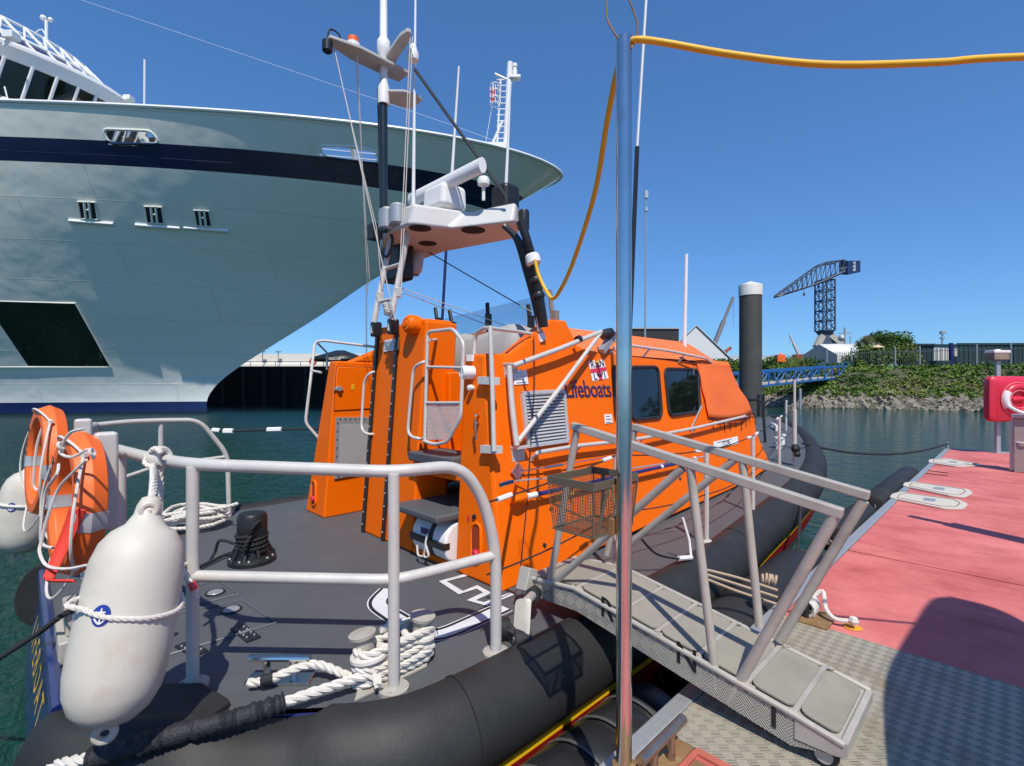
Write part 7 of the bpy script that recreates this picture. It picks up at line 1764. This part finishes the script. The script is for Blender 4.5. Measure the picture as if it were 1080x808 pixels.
# raft canister in the locker under the step
rc = Vector((-3.24, 2.42, 1.04)); t = thing('liferaft_canister', rc, 'white liferaft canister with black straps in the locker under the boarding step', 'liferaft')
mb = MB(); q = [(2.28, 1.06), (2.25, 1.15), (2.27, 1.26), (2.34, 1.335), (2.62, 1.345), (2.75, 1.26), (2.75, 1.05), (2.36, 1.035)]
mb.prism([(-3.44, y, z) for y, z in fillet([(0, *k) for k in q], .05, 3, True) for y, z in [(y.y, y.z)]] if False else [Vector((-3.45, v.y, v.z)) for v in fillet([(0, *k) for k in q], .05, 3, True)], (.45, 0, 0)); bd = mb.build('shell', MT['white'], t, bevel=.02)
mb = MB()
prof2 = [Vector((0, v.y, v.z)) for v in fillet([(0, *k) for k in q], .05, 3, True)]
for x in (-3.215,): 
    cen = Vector((x, 2.5, 1.19)); mb.prism([Vector((x, 0, 0)) + cen * 0 + Vector((0, 2.5 + (v.y - 2.5) * 1.02, 1.19 + (v.z - 1.19) * 1.03)) for v in prof2], (.05, 0, 0))
mb.box(-3.452, -2.998, 2.24, 2.30, 1.145, 1.195); mb.build('strap', MT['black'], t)
mb = MB(); mb.tube(curve([(-3.19, 2.235, 1.24), (-3.2, 2.22, 1.16), (-3.16, 2.22, 1.08), (-3.22, 2.22, 1.06), (-3.2, 2.22, 1.14)], 5), .008, 6); mb.tube(curve([(-3.33, 2.23, 1.12), (-3.3, 2.22, 1.05), (-3.22, 2.22, 1.06)], 5), .008, 6); mb.build('painter', MT['whiterope'], t)
mb = MB(); mb.box(-3.30, -3.22, 2.242, 2.25, 1.22, 1.265); mb.build('label_plate', MT['hullblue'], t)

# boat hook clipped along the wheelhouse side
h0, h1 = SP_(541, 527, .06), SP_(722, 487, .07)
t = thing('boat_hook', h0, 'boat hook with blue shaft and orange head clipped along the orange side', 'boat hook')
mb = MB(); mb.tube([h0.lerp(h1, .08), h1], .017, 12); mb.build('shaft', M('blue_shaft', (.018, .022, .16), .4), t)
mb = MB(); mb.tube([h0.lerp(h1, .055), h0.lerp(h1, .095)], .022, 12); mb.tube([h0.lerp(h1, .80), h0.lerp(h1, .815)], .021, 12); mb.build('collar', MT['white'], t)
mb = MB(); d = (h1 - h0).normalized(); mb.lathe([(0, -.01), (.028, .0), (.038, .04), (.034, .09), (.024, .13)], h0 - d * .0, d, 14); mb.build('hook_head', MT['orange'], t)
mb = MB(); mb.beam(SP_(601, 508, .03), SP_(602, 522, .03), .02, .05, up=(1, 0, 0)); mb.build('tie', MT['yellow'], t)
# guard line and shackle gear between boat and pontoon
def rope_thing(name, pts, r, m, label, cat='rope', twist=False):
    mb = MB()
    if twist: mb.rope(pts, r)
    else: mb.tube(pts, r, 6)
    return tag(mb.build(name, MT[m], None), label, cat)
a = Vector((-1.93, 1.73, 1.72)); 
rp_ = [at_x(769, 581, -1.75), at_x(769, 588, -1.72), at_x(800, 598, -1.45), at_x(815, 611, -1.28)]
mb = MB()
for dz in (0, .05, .10): mb.tube(curve([Vector((-1.66, 3.6, 1.02 - dz * .6)), Vector((-1.45, 3.75, .97 - dz)), Vector((-1.19, 3.82, .93 - dz))], 5), .010, 6)
p = at_x(810, 612, -1.2)
for k in range(5): mb.torus(p + Vector((.018 * (k - 2), .008 * k, .006 * (k % 2))), (1, .4 + .12 * math.sin(k * 3), -.2 + .15 * math.cos(k * 2)), .026 + .004 * (k % 3), .009, 12, 6)
tag(mb.build('spring_rope', M('buff_rope', (.48, .36, .26), .85, var=.2, scale=40, bump=.5, bscale=300), None), 'buff coloured spring rope of several parts from the boat side to the pontoon cleat', 'rope')
mb = MB(); q = cp_
for k in range(4): mb.torus(q + Vector((0, -.03 + .03 * k, .07 + .012 * (k % 2))), (.15, 1, .1 * k), .05, .014, 14, 6)
mb.tube(curve([q + Vector((0, .05, .1)), q + Vector((.06, .10, .16)), q + Vector((.1, .02, .08)), q + Vector((.16, .0, .04)), q + Vector((.24, .02, .05))], 6), .014, 8); mb.ball(q + Vector((.25, .02, .055)), .03, 8)
tag(mb.build('cleat_rope', MT['whiterope'], None), 'short white rope knotted round the bar cleat at the pontoon edge', 'rope')
rope_thing('bow_line', sag(Vector((-2.6, 9.6, 1.36)), Vector((-1.13, 15.43, .98)), .22), .02, 'blackrope', 'long black bow line sagging from the foredeck to the end of the pontoon')
rope_thing('guard_line', [at_x(527, 512, -2.0), at_x(540, 508, -1.98), SP_(545, 507, .03)] , .012, 'steel', 'short bright turnbuckle between the stern rail and the orange side', 'turnbuckle')
rope_thing('safety_line', sag(SP_(545, 507, .03), Vector((-1.85, 4.1, 1.78)), .02), .006, 'galv', 'thin wire from the stern rail along the orange side', 'wire')
rope_thing('drop_line', curve([at_x(846, 505, -2.0), at_x(843, 560, -1.55), at_x(838, 600, -1.4), Vector((-1.36, 4.6, .75))], 6), .014, 'blackrope', 'dark line hanging down the bow side into the gap')
mb = MB(); mb.tube(curve([at_x(676, 568, -1.9), at_x(692, 584, -1.86), at_x(712, 589, -1.8), at_x(722, 589, -1.78)], 6), .009, 6); cb = mb.build('electric_cable', MT['black'], None); tag(cb, 'black cable with a bright plug on the side deck by the gangway', 'cable')
mb = MB(); mb.tube([at_x(716, 589, -1.79), at_x(729, 588, -1.77)], .018, 8); mb.tube([at_x(729, 588, -1.77), at_x(727, 570, -1.8), at_x(720, 546, -1.84)], .010, 8); mb.build('plug', MT['white'], cb)

# trees standing on the bank beyond the right edge of the view
for i, (r, dd, hh, lab) in enumerate(((52, 36, 9, 'tall tree on the bank beyond the lifebuoy station, nearest the cabins'), (60, 27, 11, 'second tall tree on the bank beyond the lifebuoy station'), (70, 17, 10, 'tall tree farthest along the bank beyond the lifebuoy station'))):
    tree('bank_tree', CF(r, dd, 2.5), hh, 5.5, lab, 'tree', 'trees along the shore', [tm[0], tm[1]], 2600, .42, .35, 40 + i, 13)
